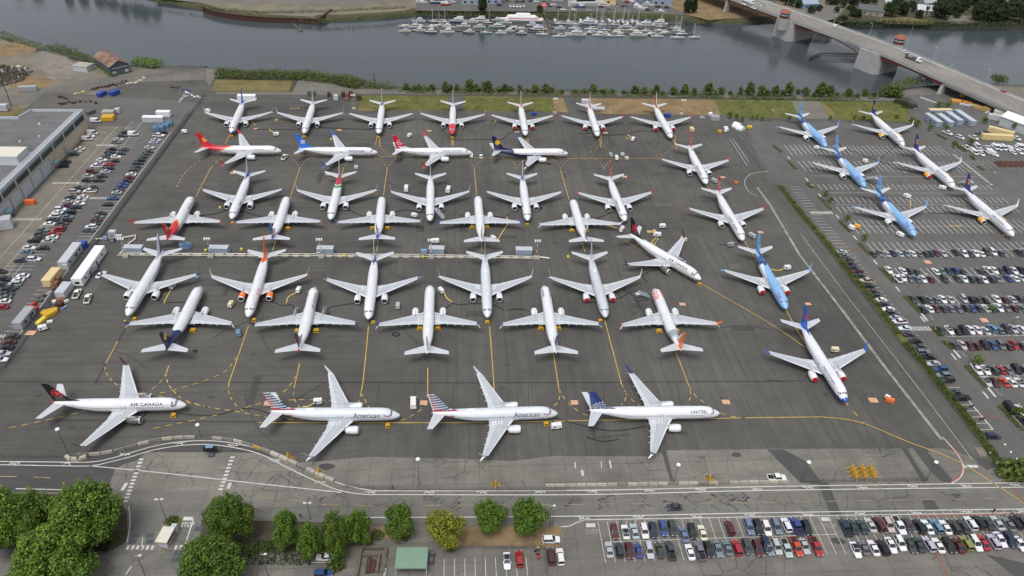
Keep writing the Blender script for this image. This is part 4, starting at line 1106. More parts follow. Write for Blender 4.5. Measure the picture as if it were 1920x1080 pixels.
def car_parts(kind, blackroof=False):
    k = ('car', kind, blackroof)
    if k in _mesh: return _mesh[k]
    st, cab, wb, wr = CARS[kind]
    b = MB(); n = 0; vs = []
    for x, hw, z0, z1 in st:
        r = [(hw*.9, z0), (hw, z0+.16), (hw, z0+(z1-z0)*.68), (hw*.95, z1-.05), (hw*.8, z1)]
        ring = [(x, y, z) for y, z in r]+[(x, -y, z) for y, z in r[::-1]]; vs += ring; n = len(ring)
    fs = [(i*n+j, i*n+(j+1) % n, (i+1)*n+(j+1) % n, (i+1)*n+j) for i in range(len(st)-1) for j in range(n)]
    fs = [f[::-1] for f in fs]; L_ = len(st)-1
    fs += [tuple(range(n)), tuple(L_*n+j for j in range(n-1, -1, -1))]
    b.add(vs, fs, 0)
    xr, xrr, xrf, xf, zb, zr, hb, hr = cab
    roofm = 1 if blackroof else 0
    # roof panel and pillars
    b.box(xrr-.06, xrf+.06, -hr-.02, hr+.02, zr-.03, zr+.035, 0, roofm, .05, .04)
    for s in (-1, 1):
        for (xa, xb) in ((xf, xrf), (xr, xrr), ((xf+xr)/2*.9-.1, (xrf+xrr)/2*.9-.1)):
            b.cyl((xa, s*(hb+.005), zb-.02), (xb, s*(hr+.012), zr), .045, .04, 4, 0)
        b.box(xf-.28, xf-.1, s*hb-(.02 if s > 0 else .2), s*hb+(.2 if s > 0 else .02), zb-.02, zb+.13, 0)
    if kind == 'p':
        b.box(-2.72, -.92, -.8, .8, 1.05, 1.068, 2)
        for s in (-1, 1): b.box(-2.78, -.88, s*.86-.07, s*.86+.07, 1.0, 1.16, 0)
        b.box(-2.8, -2.7, -.86, .86, 1.0, 1.15, 0)
    if kind == 'u':
        for s in (-1, 1): b.box(xrr+.1, xrf-.2, s*(hr-.08)-.02, s*(hr-.08)+.02, zr+.03, zr+.08, 2)
    body = b.mesh('body', [M['car'], M['glass'], M['black']], False)
    g = MB()
    if kind == 'v':       # panel van: glass only at the front
        b2 = MB(); b2.v = list(b.v)
        g.add([(xf,-hb,zb),(xf,hb,zb),(xrf,hr,zr-.04),(xrf,-hr,zr-.04)], [(0,1,2,3)])
        for s in (-1, 1):
            q = [(xf-.1,s*(hb+.01),zb),(xrf-.9,s*(hb+.01),zb),(xrf-.9,s*(hr+.02),zr-.1),(xrf,s*(hr+.02),zr-.1)]
            g.add(q, [(0,1,2,3) if s < 0 else (3,2,1,0)])
        b.v = list(b.v)
        m2 = MB(); m2.v, m2.f, m2.m = b.v, b.f, b.m
        x0, x1 = xr, xrf-.0
        m2.add([(x0,-hb,zb-.1),(xf-.02,-hb,zb-.1),(xf-.02,hb,zb-.1),(x0,hb,zb-.1),(xrr,-hr,zr),(x1-.02,-hr,zr),(x1-.02,hr,zr),(xrr,hr,zr)], [(4,5,6,7),(0,1,5,4),(1,2,6,5),(2,3,7,6),(3,0,4,7)], 0)
        body = m2.mesh('body', [M['car'], M['glass'], M['black']])
    else:
        g.add([(xr,-hb,zb-.03),(xf,-hb,zb-.03),(xf,hb,zb-.03),(xr,hb,zb-.03),(xrr,-hr,zr-.01),(xrf,-hr,zr-.01),(xrf,hr,zr-.01),(xrr,hr,zr-.01)],
              [(0,1,5,4),(1,2,6,5),(2,3,7,6),(3,0,4,7),(4,5,6,7)])
    win = g.mesh('windows', [M['glass']])
    w = MB(); w.cyl((0,-.11,0), (0,.11,0), wr, wr, 12, 0)
    for s in (-1, 1): w.cyl((0,s*.105,0), (0,s*.125,0), wr*.62, wr*.55, 8, 1)
    wh = w.mesh('wheel', [M['black'], M['steel']])
    h = MB(); h.box(-.05, .06, -.17, .17, -.07, .07); hl = h.mesh('headlight', [M['white']]); tl = h.mesh('taillight', [M['red']])
    lod = MB(); 
    for me, off in ((body, 0), (win, 0)):
        bb = len(lod.v); lod.v += [tuple(v.co) for v in me.vertices]
        for p in me.polygons: lod.f.append(tuple(bb+i for i in p.vertices)); lod.m.append((p.material_index if me is body else 1))
    for sx in (-1, 1):
        for sy in (-1, 1): lod.cyl((sx*wb, sy*(st[2][1]-.2), wr), (sx*wb, sy*(st[2][1]-.01), wr), wr, wr, 8, 2)
    simple = lod.mesh('car', [M['car'], M['glass'], M['black']])
    _mesh[k] = (body, win, wh, hl, tl, simple, st, wb, wr); return _mesh[k]
ORD = ['first','second','third','fourth','fifth','sixth','seventh','eighth','ninth','tenth','eleventh','twelfth','thirteenth','fourteenth','fifteenth','sixteenth','seventeenth','eighteenth','nineteenth','twentieth']+['twenty-'+x for x in ('first','second','third','fourth','fifth','sixth','seventh','eighth','ninth')]+['thirtieth']+['thirty-'+x for x in ('first','second','third','fourth','fifth','sixth','seventh','eighth','ninth')]
def make_car(code, loc, rz, label, group, detail):
    col = code[0]; kind = code[1]; blk = len(code) > 2 and code[2] == 'k'
    cname, rgb = CC[col]; body, win, wh, hl, tl, simple, st, wb, wr = car_parts(kind, blk)
    nm = {'s': 'sedan', 'u': 'suv', 'p': 'pickup_truck', 'v': 'van', 'h': 'hatchback'}[kind]
    rgb = tuple(min(240, max(18, c+random.uniform(-7, 7))) for c in rgb); c4 = (*lin(rgb), 1)
    cat = {'s': 'car', 'u': 'car', 'h': 'car', 'p': 'pickup', 'v': 'van'}[kind]
    label = label.replace('@', cname+(' car' if kind in 'sh' else ' suv' if kind == 'u' else ' pickup' if kind == 'p' else ' van')+(', black roof' if blk else ''))
    jr = random.uniform(-.025, .025)
    if detail == 0:
        o = inst(nm, simple, None, loc, rz+jr); o.color = c4; tag(o, label, cat, group)
        sc_ = random.uniform(.95, 1.05); o.scale = (sc_, 1, random.uniform(.95, 1.06)); return o
    root = empty(nm, loc, rz+jr, label, cat, group); root.scale = (random.uniform(.95, 1.05), 1, random.uniform(.96, 1.05))
    inst('body', body, root).color = c4; inst('windows', win, root)
    for sx in (-1, 1):
        for sy in (-1, 1): inst('wheel', wh, root, (sx*wb, sy*(st[2][1]-.12), wr))
    if detail > 1:
        for sy in (-1, 1):
            f = st[-1]; r_ = st[0]
            inst('headlight', hl, root, (st[-2][0]+.08, sy*.6, f[3]+.02)); inst('taillight', tl, root, (r_[0]+.05, sy*.66, r_[3]-.02))
    return root
REG = {}
def row(desc, off, sc, data, rz, group, detail, z=.7, anchor='left', jit=True):
    "data: 'x,y,code x,y,code ...' in enlarged-photo pixels; off and sc bring them back to photo pixels"
    items = []
    for t in data.split():
        x, y, c = t.split(','); items.append((off[0]+float(x)/sc, off[1]+float(y)/sc, c))
    n = len(items)
    for i, (px, py, c) in enumerate(items):
        p = G(px, py, z); p.z = Z1-.02
        flip = math.pi if random.random() < .5 else 0
        lab = f"@, {ORD[i]} from {anchor} in {desc}"
        make_car(c, p, rz+(flip if jit else 0), lab, group, detail)
VD = AX+R(90); UD = AX
A1 = (960, 810); A2 = (1440, 810)
def row2(desc, d1, d2, rz, group, detail, o1=A1, o2=A2):
    conv = []
    for o, d in ((o1, d1), (o2, d2)):
        for t in d.split():
            x, y, c = t.split(','); conv.append(f"{o[0]+float(x)/4},{o[1]+float(y)/4},{c}")
    row(desc, (0, 0), 1, ' '.join(conv), rz, group, detail)
gA = 'cars parked in the lot beside the near road'
row2('the upper row of the near centre lot', '770,745,Ms 850,750,Wsk 918,745,Ss 992,745,Wu 1060,740,Nu 1135,725,Bu 1203,725,Du 1288,768,Us 1350,748,Ku 1428,755,Cs 1632,722,Mu 1777,715,Uu 1845,715,Ku',
     '-12,725,Wu 62,710,Uu 137,700,Wu 217,710,Bp 290,722,Ku', VD, gA, 2)
row2('the lower row of the near centre lot', '728,885,Ss 805,888,Eu 880,893,Mu 950,888,Bs 1030,888,Su 1107,888,Ds 1187,890,Dp 1335,900,Ws 1408,893,Gp 1475,885,Ku 1545,880,Us 1617,870,Ts 1687,870,Ru 1762,862,Du 1843,873,Mu 1905,850,Nu',
     '10,870,Us 65,862,Su 137,875,Sp 212,862,Op 275,858,Ss 360,862,Rp', VD, gA, 2)
gB = 'cars parked in the near right lot'
row2('the upper row of the near right lot', '', '580,720,Np 635,710,Es 705,710,Ds 767,698,Ss 833,695,Mu 903,698,Pu 980,705,Wp 1050,702,Ds 1135,710,Ku 1195,712,Ws 1262,710,Lu 1330,715,Ws 1395,712,Eu 1468,708,Ds 1518,688,Wu 1582,680,Ku 1650,683,Ds 1720,683,Ss 1810,693,Gs 1853,683,Ku 1905,670,Du', VD, gB, 2)
row2('the lower row of the near right lot', '', '657,885,Wsk 720,870,Gs 790,870,Ws 862,868,Ku 922,850,Ws 990,835,Wu 1070,853,Ds 1130,845,Es 1205,845,Su 1277,850,Ws 1355,850,Ku 1427,850,Ms 1487,838,Yu 1555,835,Wu 1612,828,Rs 1692,825,Su 1742,808,Ws 1815,810,Nu 1890,840,Ws', VD, gB, 2)
gC = 'cars parked in the large east lot'; o8 = (1440, 270); o12 = (1440, 540)
row('the topmost car row of the east lot', o8, 4, '790,822,Ds 838,820,Gs 888,822,Ss 937,820,Ns 985,822,Ss 1040,822,Us 1083,820,Ws 1132,820,Gs 1182,822,Ds 1217,817,Ns 1262,817,Ms 1315,822,Ss 1410,812,Du 1465,820,Wp 1515,822,Ds 1555,820,Ws 1597,822,Ws 1640,812,Du 1685,812,Wu 1745,818,Ds 1880,815,Dp 1915,808,Su', VD, gC, 1)
row('the second car row of the east lot', o8, 4, '905,945,Ws 1010,950,Ws 1055,950,Du 1110,955,Ds 1258,955,Ws 1307,955,Ts 1350,952,Ns 1400,948,Bu 1450,952,Ds 1595,955,Ds 1648,950,Wp 1697,947,Ws 1745,950,Ds 1795,950,Nu 1845,950,Ws 1892,945,Kp', VD, gC, 1)
row('the third car row of the east lot', o8, 4, '968,1010,Wp 1012,1003,Ws 1065,1010,Gs 1118,1012,Us 1163,1012,Ws 1218,1012,Ms 1322,1014,Du 1422,1010,Ds 1470,1012,Ws 1520,1012,Du 1574,1014,Ds 1618,1016,Ws 1672,1012,Du 1722,1014,Gs 1800,1007,Bs 1850,1006,Ws 1900,1003,Ss', VD, gC, 1)
row('the fourth car row of the east lot', o12, 4, '1090,85,Ds 1155,85,Ku 1207,84,Gs 1255,86,Gs 1310,84,Ws 1368,88,Ss 1465,82,Su 1520,86,Ku 1572,82,Ds 1622,86,Ks 1715,82,Ws 1773,85,Ms 1828,82,Ss 1878,76,Du 1925,80,Ds', VD, gC, 1)
row('the fifth car row of the east lot', o12, 4, '1160,160,Ns 1210,156,Ws 1262,154,Ms 1315,152,Ds 1368,152,Us 1430,156,Gs 1480,150,Du 1530,155,Bs 1580,150,Ds 1635,150,Ws 1685,150,Ns 1732,147,Ws 1790,150,Gs 1845,150,Ms 1903,150,Gs', VD, gC, 1)
row('the sixth car row of the east lot', o12, 4, '1302,318,Ds 1360,315,Wsk 1418,322,Ks 1467,318,Ku 1518,315,Ws 1572,315,Ws 1630,318,Ss 1682,305,Lu 1738,315,Gs 1787,308,Du 1840,307,Ss 1897,311,Wu', VD, gC, 1)
row('the seventh car row of the east lot', o12, 4, '1398,428,Ds 1457,428,Ss 1516,433,Ms 1566,431,Ms 1627,430,Ku 1688,432,Bs 1745,430,Gu 1802,434,Ms 1848,426,Rs 1902,430,Ds', VD, gC, 1)
row('the eighth car row of the east lot', o12, 4, '1565,612,Wp 1632,615,Wsk 1693,618,Du 1748,614,Rs 1803,618,Gs 1862,611,Ku 1912,605,Ds', VD, gC, 1)
row('the ninth car row of the east lot', o12, 4, '1642,702,Ssk 1703,706,Ms 1770,705,Os 1825,706,Ws 1884,706,Wsk', VD, gC, 1)
row('the lowest car row of the east lot', o12, 4, '1812,905,Kv 1888,918,Ws 1925,1000,Nu', VD, gC, 1)
gD = 'cars parked along the hedge'
row('the column along the hedge', (0, 0), 1, ' '.join(f"{o8[0]+a/4},{o8[1]+b/4},{c}" for a, b, c in ((555,808,'Ss'),(572,836,'Gs'),(598,866,'Ds'),(622,896,'Ms'),(645,926,'Ds'),(670,953,'Ms'),(697,987,'Ds'),(740,1028,'Pp'),(762,1064,'Ks')))+' '+
    ' '.join(f"{o12[0]+a/4},{o12[1]+b/4},{c}" for a, b, c in ((793,27,'Ms'),(820,57,'Ds'),(842,90,'Ws'),(872,120,'Ns'),(900,158,'Ws'),(925,188,'Du'),(948,222,'Ss'),(985,255,'Wp'),(1025,302,'Ws'),(1062,348,'Ds'),(1105,399,'Ks'),(1130,440,'Ds'),(1160,481,'Gu'),(1205,522,'Kp'),(1240,568,'Ss'),(1293,610,'Bu'),(1312,655,'Tu'),(1345,692,'Eu'),(1420,785,'Ds'),(1450,827,'Kp'))), UD, gD, 1, anchor='top')
row('the corner bay by the hedge', (1740, 776), 10.667, '1290,450,Nu', UD, gD, 1)
gE = 'vehicles parked by the trailers'; o4 = (1720, 180)
row('the group below the grey trailers', o4, 9.6, '540,665,Wp 770,745,Wu 1010,750,Wp 1140,680,Gp 1245,657,Ks 1770,762,Wp', AX-R(62), gE, 1)
row('the upper white van row at right', o4, 9.6, '870,928,Wp 955,945,Ws 1075,905,Wv 1120,950,Ws 1240,925,Ws 1290,935,Ws 1395,925,Wv 1470,942,Wv 1550,942,Wv 1635,948,Wv 1770,935,Ws 1835,925,Wv 1890,935,Wv', VD, gE, 0)
row('the lower white van row at right', o4, 9.6, '1025,1020,Wv 1100,1012,Ws 1155,1042,Ws 1260,1000,Wv 1330,1028,Wv 1405,1050,Ws 1720,1012,Ws 1850,1010,Ws', VD, gE, 0)
gF = 'cars parked in the west lot'; z5 = (0, 270)
row('the building side column of the west lot', z5, 4, '835,38,Ks 822,60,Ks 808,82,Ds 788,100,Ds 765,118,Ws 748,148,Ss 725,167,Wp 690,208,Mu 665,240,Ss 652,272,Ks 592,330,Ds 562,357,Su 525,400,Ds 507,428,Ss 500,462,Ms 455,490,Wu 430,514,Ws 410,541,Wu 388,567,Ds 368,598,Ws 320,645,Gs 305,674,Ds 290,702,Ds 255,728,Ku 220,779,Ws 197,810,Us 150,873,Ds', UD, gF, 0, anchor='top')
row('the middle column of the west lot', z5, 4, '925,42,Ds 900,70,Ds 870,95,Ws 855,127,Ks 820,152,Rs 815,181,Ns 790,208,Ss 765,241,Ks 740,271,Ks 690,328,Ks 675,353,Wp 620,398,Ws 605,421,Ss 595,446,Ws 565,472,Ns 525,515,Ku 510,545,Us 490,571,Ks 470,594,Ds 450,620,Ds 440,641,Ru 405,673,Rs 390,700,Ws 355,728,Ss 320,783,Ks 255,865,Wu 170,989,Ws 135,1019,Ws 112,1049,Su 85,1076,Ds', UD, gF, 0, anchor='top')
row('the fence side column of the west lot', z5, 4, '1120,25,Ss 1105,58,Ds 1088,77,Ds 1070,97,Ds 1050,120,Ks 1035,142,Ks 1015,172,Ns 1000,191,Ds 983,228,Ws 972,250,Ms 950,276,Ks 925,296,Bs 910,316,Bs 890,341,Ds 875,363,Ss 842,407,Bs 805,453,Ks 755,521,Ks 738,544,Gs 725,568,Ms 710,596,Ds 685,621,Wu 665,650,Ds', UD, gF, 0, anchor='top')
row('the far end of the west lot', (0, 0), 4, '930,992,Ks 915,1017,Ds 890,1045,Ss 868,1066,Gs 1000,1008,Wv 1220,992,Ks 1190,1017,Wp 1170,1050,Ss 1150,1068,Ss', UD, gF, 0, anchor='top')
row('the line by the building corner', (0, 0), 4, '695,1000,Wv 675,1020,Ws 655,1042,Wv 720,908,Wv', UD, gF, 0, anchor='top')
row('the line along the long building wall', z5, 4, '598,35,Ws 575,55,Ss 550,76,Ds 492,133,Ks 475,165,Ku', UD, gF, 0, anchor='top')
row('the lower left corner lot', (0, 540), 4, '60,12,Ks 52,42,Ds 35,70,Gs 32,100,Ws 12,142,Rs 88,364,Es 65,405,Ms 45,446,Ks 25,492,Ss 5,537,Ws', UD, gF, 1, anchor='top')
row('the left edge lot', (0, 270), 4, '5,958,Ks 25,1016,Kp 5,1055,Ds', UD, gF, 0, anchor='top')
gG = 'cars parked near the green roof shelter'
row('the sparse lot beside the shelter', (480, 810), 4, '1882,967,Wsk 1975,955,Ru 2213,935,Mu 2282,938,Wu', VD, gG, 2)
row('the bay beside the trees at bottom', (480, 810), 4, '520,938,Ws 503,1066,Bu', UD, gG, 2)
make_car('Wu', G(1033, 1012, .7)-Vector((0,0,.6)), UD, '@ parked on the dry verge by the lone round tree', gG, 2)
make_car('Ds', G(1263, 951, .7)-Vector((0,0,.55)), UD+math.pi, '@ driving along the near road', None, 2)
make_car('Wp', G(1456, 896, .7)-Vector((0,0,.55)), UD, '@ standing on the concrete inside the low barrier', None, 2)
make_car('Wp', G(165, 560, .7)-Vector((0,0,.55)), UD+R(100), '@ with canopy, standing left on the dark apron', None, 1)
make_car('Wp', G(145, 551, .7)-Vector((0,0,.55)), UD+R(95), '@ beside the equipment trailer on the left fence', None, 1)
make_car('Ws', G(190, 515, .7)-Vector((0,0,.55)), UD+R(70), '@ by the end of the long white trailer', None, 1)
for (x, y, k, r, lb) in ((762,354,'Wv',90,'@ on the apron left of the plain white airliner'), (841,356,'Wv',80,'@ on the apron right of the plain white airliner'), (775,755,'Wv',92,'@ between the two alike silver airliners'),
      (534,295,'Wp',80,'@ on the taxi line at the nose of the red tailed airliner'), (902,293,'Wh',90,'@ on the taxi line behind the gold sun airliner')):
    make_car(k, G(x, y, .7)-Vector((0,0,.55)), AX+R(r), lb, None, 1)
# yard on the far shore
fs_ = 'vehicles in the boat yard on the far shore'
row('the white row by the blue hut', (730, 0), 6.4, '1452,72,Ws 1492,74,Ws 1532,75,Ws 1572,76,Ws 1612,72,Ws', VD, fs_, 0)
row('the quayside line of the boat yard', (1020, 0), 5.818, '20,60,Ks 55,62,Ds 100,50,Ws 165,78,Ks 212,104,Ws 325,105,Ws 490,112,Ss 620,72,Ks 715,95,Gs 1055,85,Ws 1100,80,Ws 1130,105,Ks 1240,72,Ks 1340,80,Ks 870,62,Ks', UD, fs_, 0)
row('the back line of the boat yard', (730, 0), 6.4, '1320,60,Ku 1420,5,Ds 1530,15,Ks 1600,12,Ns 1690,8,Ks 1760,20,Ws 1860,10,Gs 1900,45,Ks 620,12,Ks 760,20,Ws', UD, fs_, 0)
# ================================================================ BUILDINGS AND STRUCTURES
def frame_box(name, label, cat, c, sx, sy, h, rz, walls, roof, nwin=3, side_y=-1, door=True, z0=0.35, group=None, roof_over=.08, end_win=False):
    "portable unit: walls, roof, windows and a door, c is the centre"
    root = empty(name, (c[0], c[1], 0), rz, label, cat, group)
    b = MB(); b.box(-sx/2, sx/2, -sy/2, sy/2, z0, h)
    n = int(sx/1.2)
    for i in range(1, n):
        x = -sx/2+i*sx/n
        for s in (-1, 1): b.box(x-.03, x+.03, s*(sy/2+.02)-.02, s*(sy/2+.02)+.02, z0+.05, h-.05)
    for x in (-sx*.35, sx*.35): b.box(x-.2, x+.2, -sy/2+.2, sy/2-.2, 0, z0)
    b.build('walls', [walls], root)
    r = MB(); r.box(-sx/2-roof_over, sx/2+roof_over, -sy/2-roof_over, sy/2+roof_over, h+.003, h+.13, 0, None, .1, .25); r.build('roof', [roof], root)
    for s in (side_y, -side_y):
        for i in range(nwin):
            x = -sx/2+(i+.6)*sx/nwin*.92
            w = MB(); w.box(-.55, .55, -.03, .03, 1.45, 2.25); w.build('window', [M['glass']], root, (x, s*(sy/2+.045), 0))
    if end_win:
        w = MB(); w.box(-.03, .03, -.8, .8, 1.3, 2.2); w.build('window', [M['glass']], root, (-sx/2-.04, 0, 0))
    if door:
        d = MB(); d.box(-.45, .45, -.03, .03, z0, 2.3); d.build('door', [M['dgrey']], root, (sx*.1, side_y*(sy/2+.05), 0))
    return root
# --- long west building
def west_building():
    o = W(-185.9, 365.5); root = empty('hangar_building', o, AX, 'long beige building with grey flat roof and teal window band at left edge', 'building')
    H = 11.8
    P = [W(-186.0, 365.5), W(-210.5, 365.2), W(-212.5, 355.8), W(-330, 353), W(-330, 150), W(-186.0, 150)]
    Pl = [((p-o).x*CU+(p-o).y*SU, -(p-o).x*SU+(p-o).y*CU) for p in P]
    g = MB(); g.prism(Pl, 0, H-1.2, 0, 1)
    g.build('walls', [mat('beige_wall', (182, 170, 150), .85, var=.1, scale=.15), M['roofing']], root)
    g = MB(); n = len(Pl)
    for i in range(n):
        a = Vector(Pl[i]); b = Vector(Pl[(i+1) % n]); d = (b-a); L_ = d.length
        g.xf = Matrix.Translation((a.x, a.y, 0)) @ Matrix.Rotation(math.atan2(d.y, d.x), 4, 'Z')
        g.box(-.25 if i else .3, L_+.25, -.25, .25, H-1.6, H)
    g.xf = None; g.build('parapet', [M['lgrey']], root)
    g = MB(); g.box(-3.3, -.3, -215, -.8, H-.9, H-.5); g.build('roof_edge_trim', [M['grey']], root)
    # window band with pale mullions
    for k in range(16):
        y0 = -2.0-k*11.9
        w = MB(); w.box(.03, .22, y0-10.6, y0, 7.6, 9.9, 0); f = w.build('window', [M['glass']], root)
        m_ = MB(); m_.box(.02, .42, y0-10.8, y0+.2, 9.92, 10.5); m_.box(.02, .34, y0-10.8, y0+.2, 7.2, 7.58); m_.build('frame', [M['teal']], f)
        q = MB(); q.box(.02, .5, y0+.25, y0+.85, 6.8, 10.6); q.build('pilaster', [M['lgrey']], root)
    for k, y in enumerate((-27, -33)): 
        w = MB(); w.box(.03, .12, y-1.5, y+1.5, 0, 4.2); w.build('door', [M['grey']], root) if k == 0 else None
    for k in range(7):
        y = -47-k*9.3; w = MB(); w.box(.03, .14, y-3.7, y+3.7, .05, 5.6); w.build('roller_door', [M['lgrey']], root)
        w = MB(); w.box(.02, .6, y+4.2, y+5.1, 0, 6.0); w.build('pilaster', [M['lgrey']], root)
    for y in (-41, -86):
        a = MB(); a.box(.1, 2.6, y-1.8, y+1.8, 3.3, 3.55, 0, None, .1, .1)
        for yy in (y-1.6, y+1.6): a.box(2.3, 2.5, yy-.1, yy+.1, 0, 3.3)
        a.build('awning', [M['teal']], root)
    # penthouse on the roof
    g = MB(); g.box(-34, -4.2, -58.5, -48.5, H-1.2, H+2.4, 0, 1); g.build('penthouse', [M['lgrey'], M['offwhite']], root)
    g = MB(); g.box(-36, -2.6, -60.5, -47.5, H-1.19, H-.6, 0); g.build('penthouse_base', [M['grey']], root)
    for x, y, a, b2 in ((-14,-16,1.2,1.2),(-30,-24,1.6,1.0),(-14,-36,1,1),(-9,-66,1.4,1.4),(-12,-84,1.2,1.2),(-34,-95,2.2,1.6),(-20,-118,1.4,1.2),(-8,-30,.8,.8)):
        g = MB(); g.box(x-a/2, x+a/2, y-b2/2, y+b2/2, H-1.19, H-.5, 0, None, .1, .1); g.build('roof_vent', [M['lgrey']], root)
    g = MB(); g.box(-27, -22, -42, -38, H-1.2, H+1.5, 0, None, .4, .4); g.build('roof_unit', [M['lgrey']], root)
M['roofing'] = ground_mat('roofing_felt', (112, 112, 112), (88, 88, 89), 'asphalt', .5); M['teal'] = mat('teal_trim', (98, 132, 142), .5)
M['shed_roof'] = patch_mat('rusted_roof', (116, 86, 72), (80, 54, 44), (158, 144, 132), .1, .25); M['shed_wall'] = mat('slate_sheeting', (66, 76, 88), .7, var=.2)
M['lroof'] = mat('pale_metal_roof', (176, 182, 190), .5); M['bluegrey'] = mat('blue_grey_siding', (140, 152, 168), .6)
west_building()
def gable(name, label, c, sx, sy, hw, hr, rz, wall, roof, cat='building', group=None):
    root = empty(name, (c[0], c[1], 0), rz, label, cat, group)
    g = MB(); g.box(-sx/2, sx/2, -sy/2, sy/2, 0, hw)
    for s in (-1, 1): g.add([(s*sx/2,-sy/2,hw),(s*sx/2,sy/2,hw),(s*sx/2,0,hr)], [(0,1,2) if s > 0 else (2,1,0)])
    g.build('walls', [wall], root)
    g = MB(); o = .5; dz = (hr-hw)*o/(sy/2)
    for s in (-1, 1):
        a = [(-sx/2-o,s*(sy/2+o),hw-dz),(sx/2+o,s*(sy/2+o),hw-dz),(sx/2+o,0,hr+.02),(-sx/2-o,0,hr+.02)]
        bt = [(p[0],p[1],p[2]+.18) for p in a]
        g.add(a+bt, [(3,2,1,0),(4,5,6,7),(0,1,5,4),(1,2,6,5),(2,3,7,6),(3,0,4,7)])
    g.build('roof', [roof], root); return root
sh = gable('old_shed', 'slate blue shed with rusty gabled roof on the river bank', (-248.2, 435.6), 24, 11, 5.6, 8.4, R(-43), M['shed_wall'], M['shed_roof'])
for y in (-3.6, 3.6):
    w = MB(); w.box(12.02, 12.1, y-1.1, y+1.1, 1.0, 2.6); w.build('window', [M['lgrey']], sh)
w = MB(); w.box(12.02, 12.12, -2.2, 2.2, 0, 4.0); w.build('door', [M['dgrey']], sh)
w = MB(); w.box(12.02, 12.4, -4.6, 4.6, 4.2, 4.35); w.build('door_rail', [M['lgrey']], sh)
c = G(158, 131); r_ = empty('block_hut', (c.x, c.y, 0), R(-8), 'small pale block hut with sagging stained roof beside the rusty shed', 'hut')
g = MB(); g.box(-4.6, 4.6, -3.4, 3.4, 0, 3.4); g.build('walls', [M['lgrey']], r_); g = MB(); g.box(-4.9, 4.9, -3.7, 3.7, 3.41, 3.9, 0, None, 1.6, 1.6); g.build('roof', [M['dirtroof']], r_) if 'dirtroof' in M else g.build('roof', [M['tan2']] if 'tan2' in M else [M['concrete_block']], r_)
c = G(54, 170); g = MB(); r_ = empty('storage_box', (c.x, c.y, 0), R(12), 'long grey storage box on the dirt beside the pole', 'container'); g.box(-4.6, 4.6, -1.3, 1.3, .15, 2.6); 
for k in range(16): g.box(-4.5+k*.58, -4.3+k*.58, -1.35, 1.35, .2, 2.55)
g.build('body', [M['grey']], r_)
c = G(-2, 208); r_ = empty('storage_box', (c.x, c.y, 0), R(8), 'grey box van body behind the left building', 'container'); g = MB(); g.box(-5, 5, -1.4, 1.4, .4, 3.6); g.build('body', [M['lgrey']], r_)
# --- trailers
tg = 'portable office trailers'
def at_uv(px, py, z=0): return G(px, py, z)
frame_box('office_trailer', 'long white trailer with dark windows on the left edge of the apron', 'trailer', G(168, 499, 1.5), 22.5, 3.6, 3.5, AX+R(90), M['white'], M['white'], 4, -1, end_win=True)
frame_box('office_trailer', 'grey trailer in the car park next to the long white one', 'trailer', G(133, 480, 1.5), 14, 3.2, 3.3, AX+R(90), M['lgrey'], M['lgrey'], 3, -1)
frame_box('office_trailer', 'small dark grey trailer above the crossing at lower left', 'trailer', G(46, 597, 1.5), 9.4, 3.0, 3.2, AX+R(88), M['grey'], M['grey'], 2, -1)
frame_box('cargo_box', 'tan open-ended box beside the fence below the grey trailer', 'container', G(98, 521, 1.5), 8.5, 3.2, 3.3, AX+R(88), M['tan'], M['tan'], 0, door=False)
frame_box('equipment_trailer', 'ribbed silver shelter trailer on the apron edge above the scrap pile', 'trailer', G(121, 546, 1.2), 6.6, 3.2, 3.0, AX+R(88), M['lgrey'], M['lroof'], 0, door=False)
for x, y, L_, lb in ((238.8,411,13,'leftmost of the four long pale blue trailers'), (245.7,411.5,13,'second from left of the four long pale blue trailers'), (252.6,415,13,'third from left of the four long pale blue trailers'), (259.7,416.6,17,'rightmost and longest of the four pale blue trailers')):
    frame_box('office_trailer', lb, 'trailer', (x, y), L_, 3.5, 3.6, R(-83), M['bluegrey'], M['lroof'], 3, -1, group=tg, end_win=True)
frame_box('office_trailer', 'cream roofed trailer set across behind the four pale blue ones', 'trailer', (248.6, 424.6), 14, 3.2, 3.5, R(7.7), M['bluegrey'], M['tan'], 4, -1)
for px, py, L_, rz, mt, lb in ((1869,258,17,-6,'tan','long tan container nearest the camera in the east yard'), (1876,248,13,-40,'tan','tan container standing askew behind the long tan one'), (1871,222,11,-34,'lgrey','low grey container below the bridge at right'), (1882,215,11,-34,'offwhite','cream container below the bridge behind the grey one')):
    frame_box('cargo_container', lb, 'container', G(px, py, 1.4), L_, 2.9, 3.2, AX+R(rz), M[mt], M[mt], 0, door=False)
c = G(1910, 232, 3); rt = gable('white_shed', 'white gabled shed at the right edge under the bridge', c, 16, 10, 5.5, 7.5, R(-58), M['lgrey'], M['white'])
# --- dark engine stand pad
c = G(1905, 309); r_ = empty('debris_mat', (c.x, c.y, 0), AX, 'rust red covered mound behind the fence at the right edge', 'mound'); g = MB(); g.box(-11, 11, -3.2, 3.2, 0, 1.4, 0, None, 1.5, 1.5); g.build('cover', [M['rust']], r_)
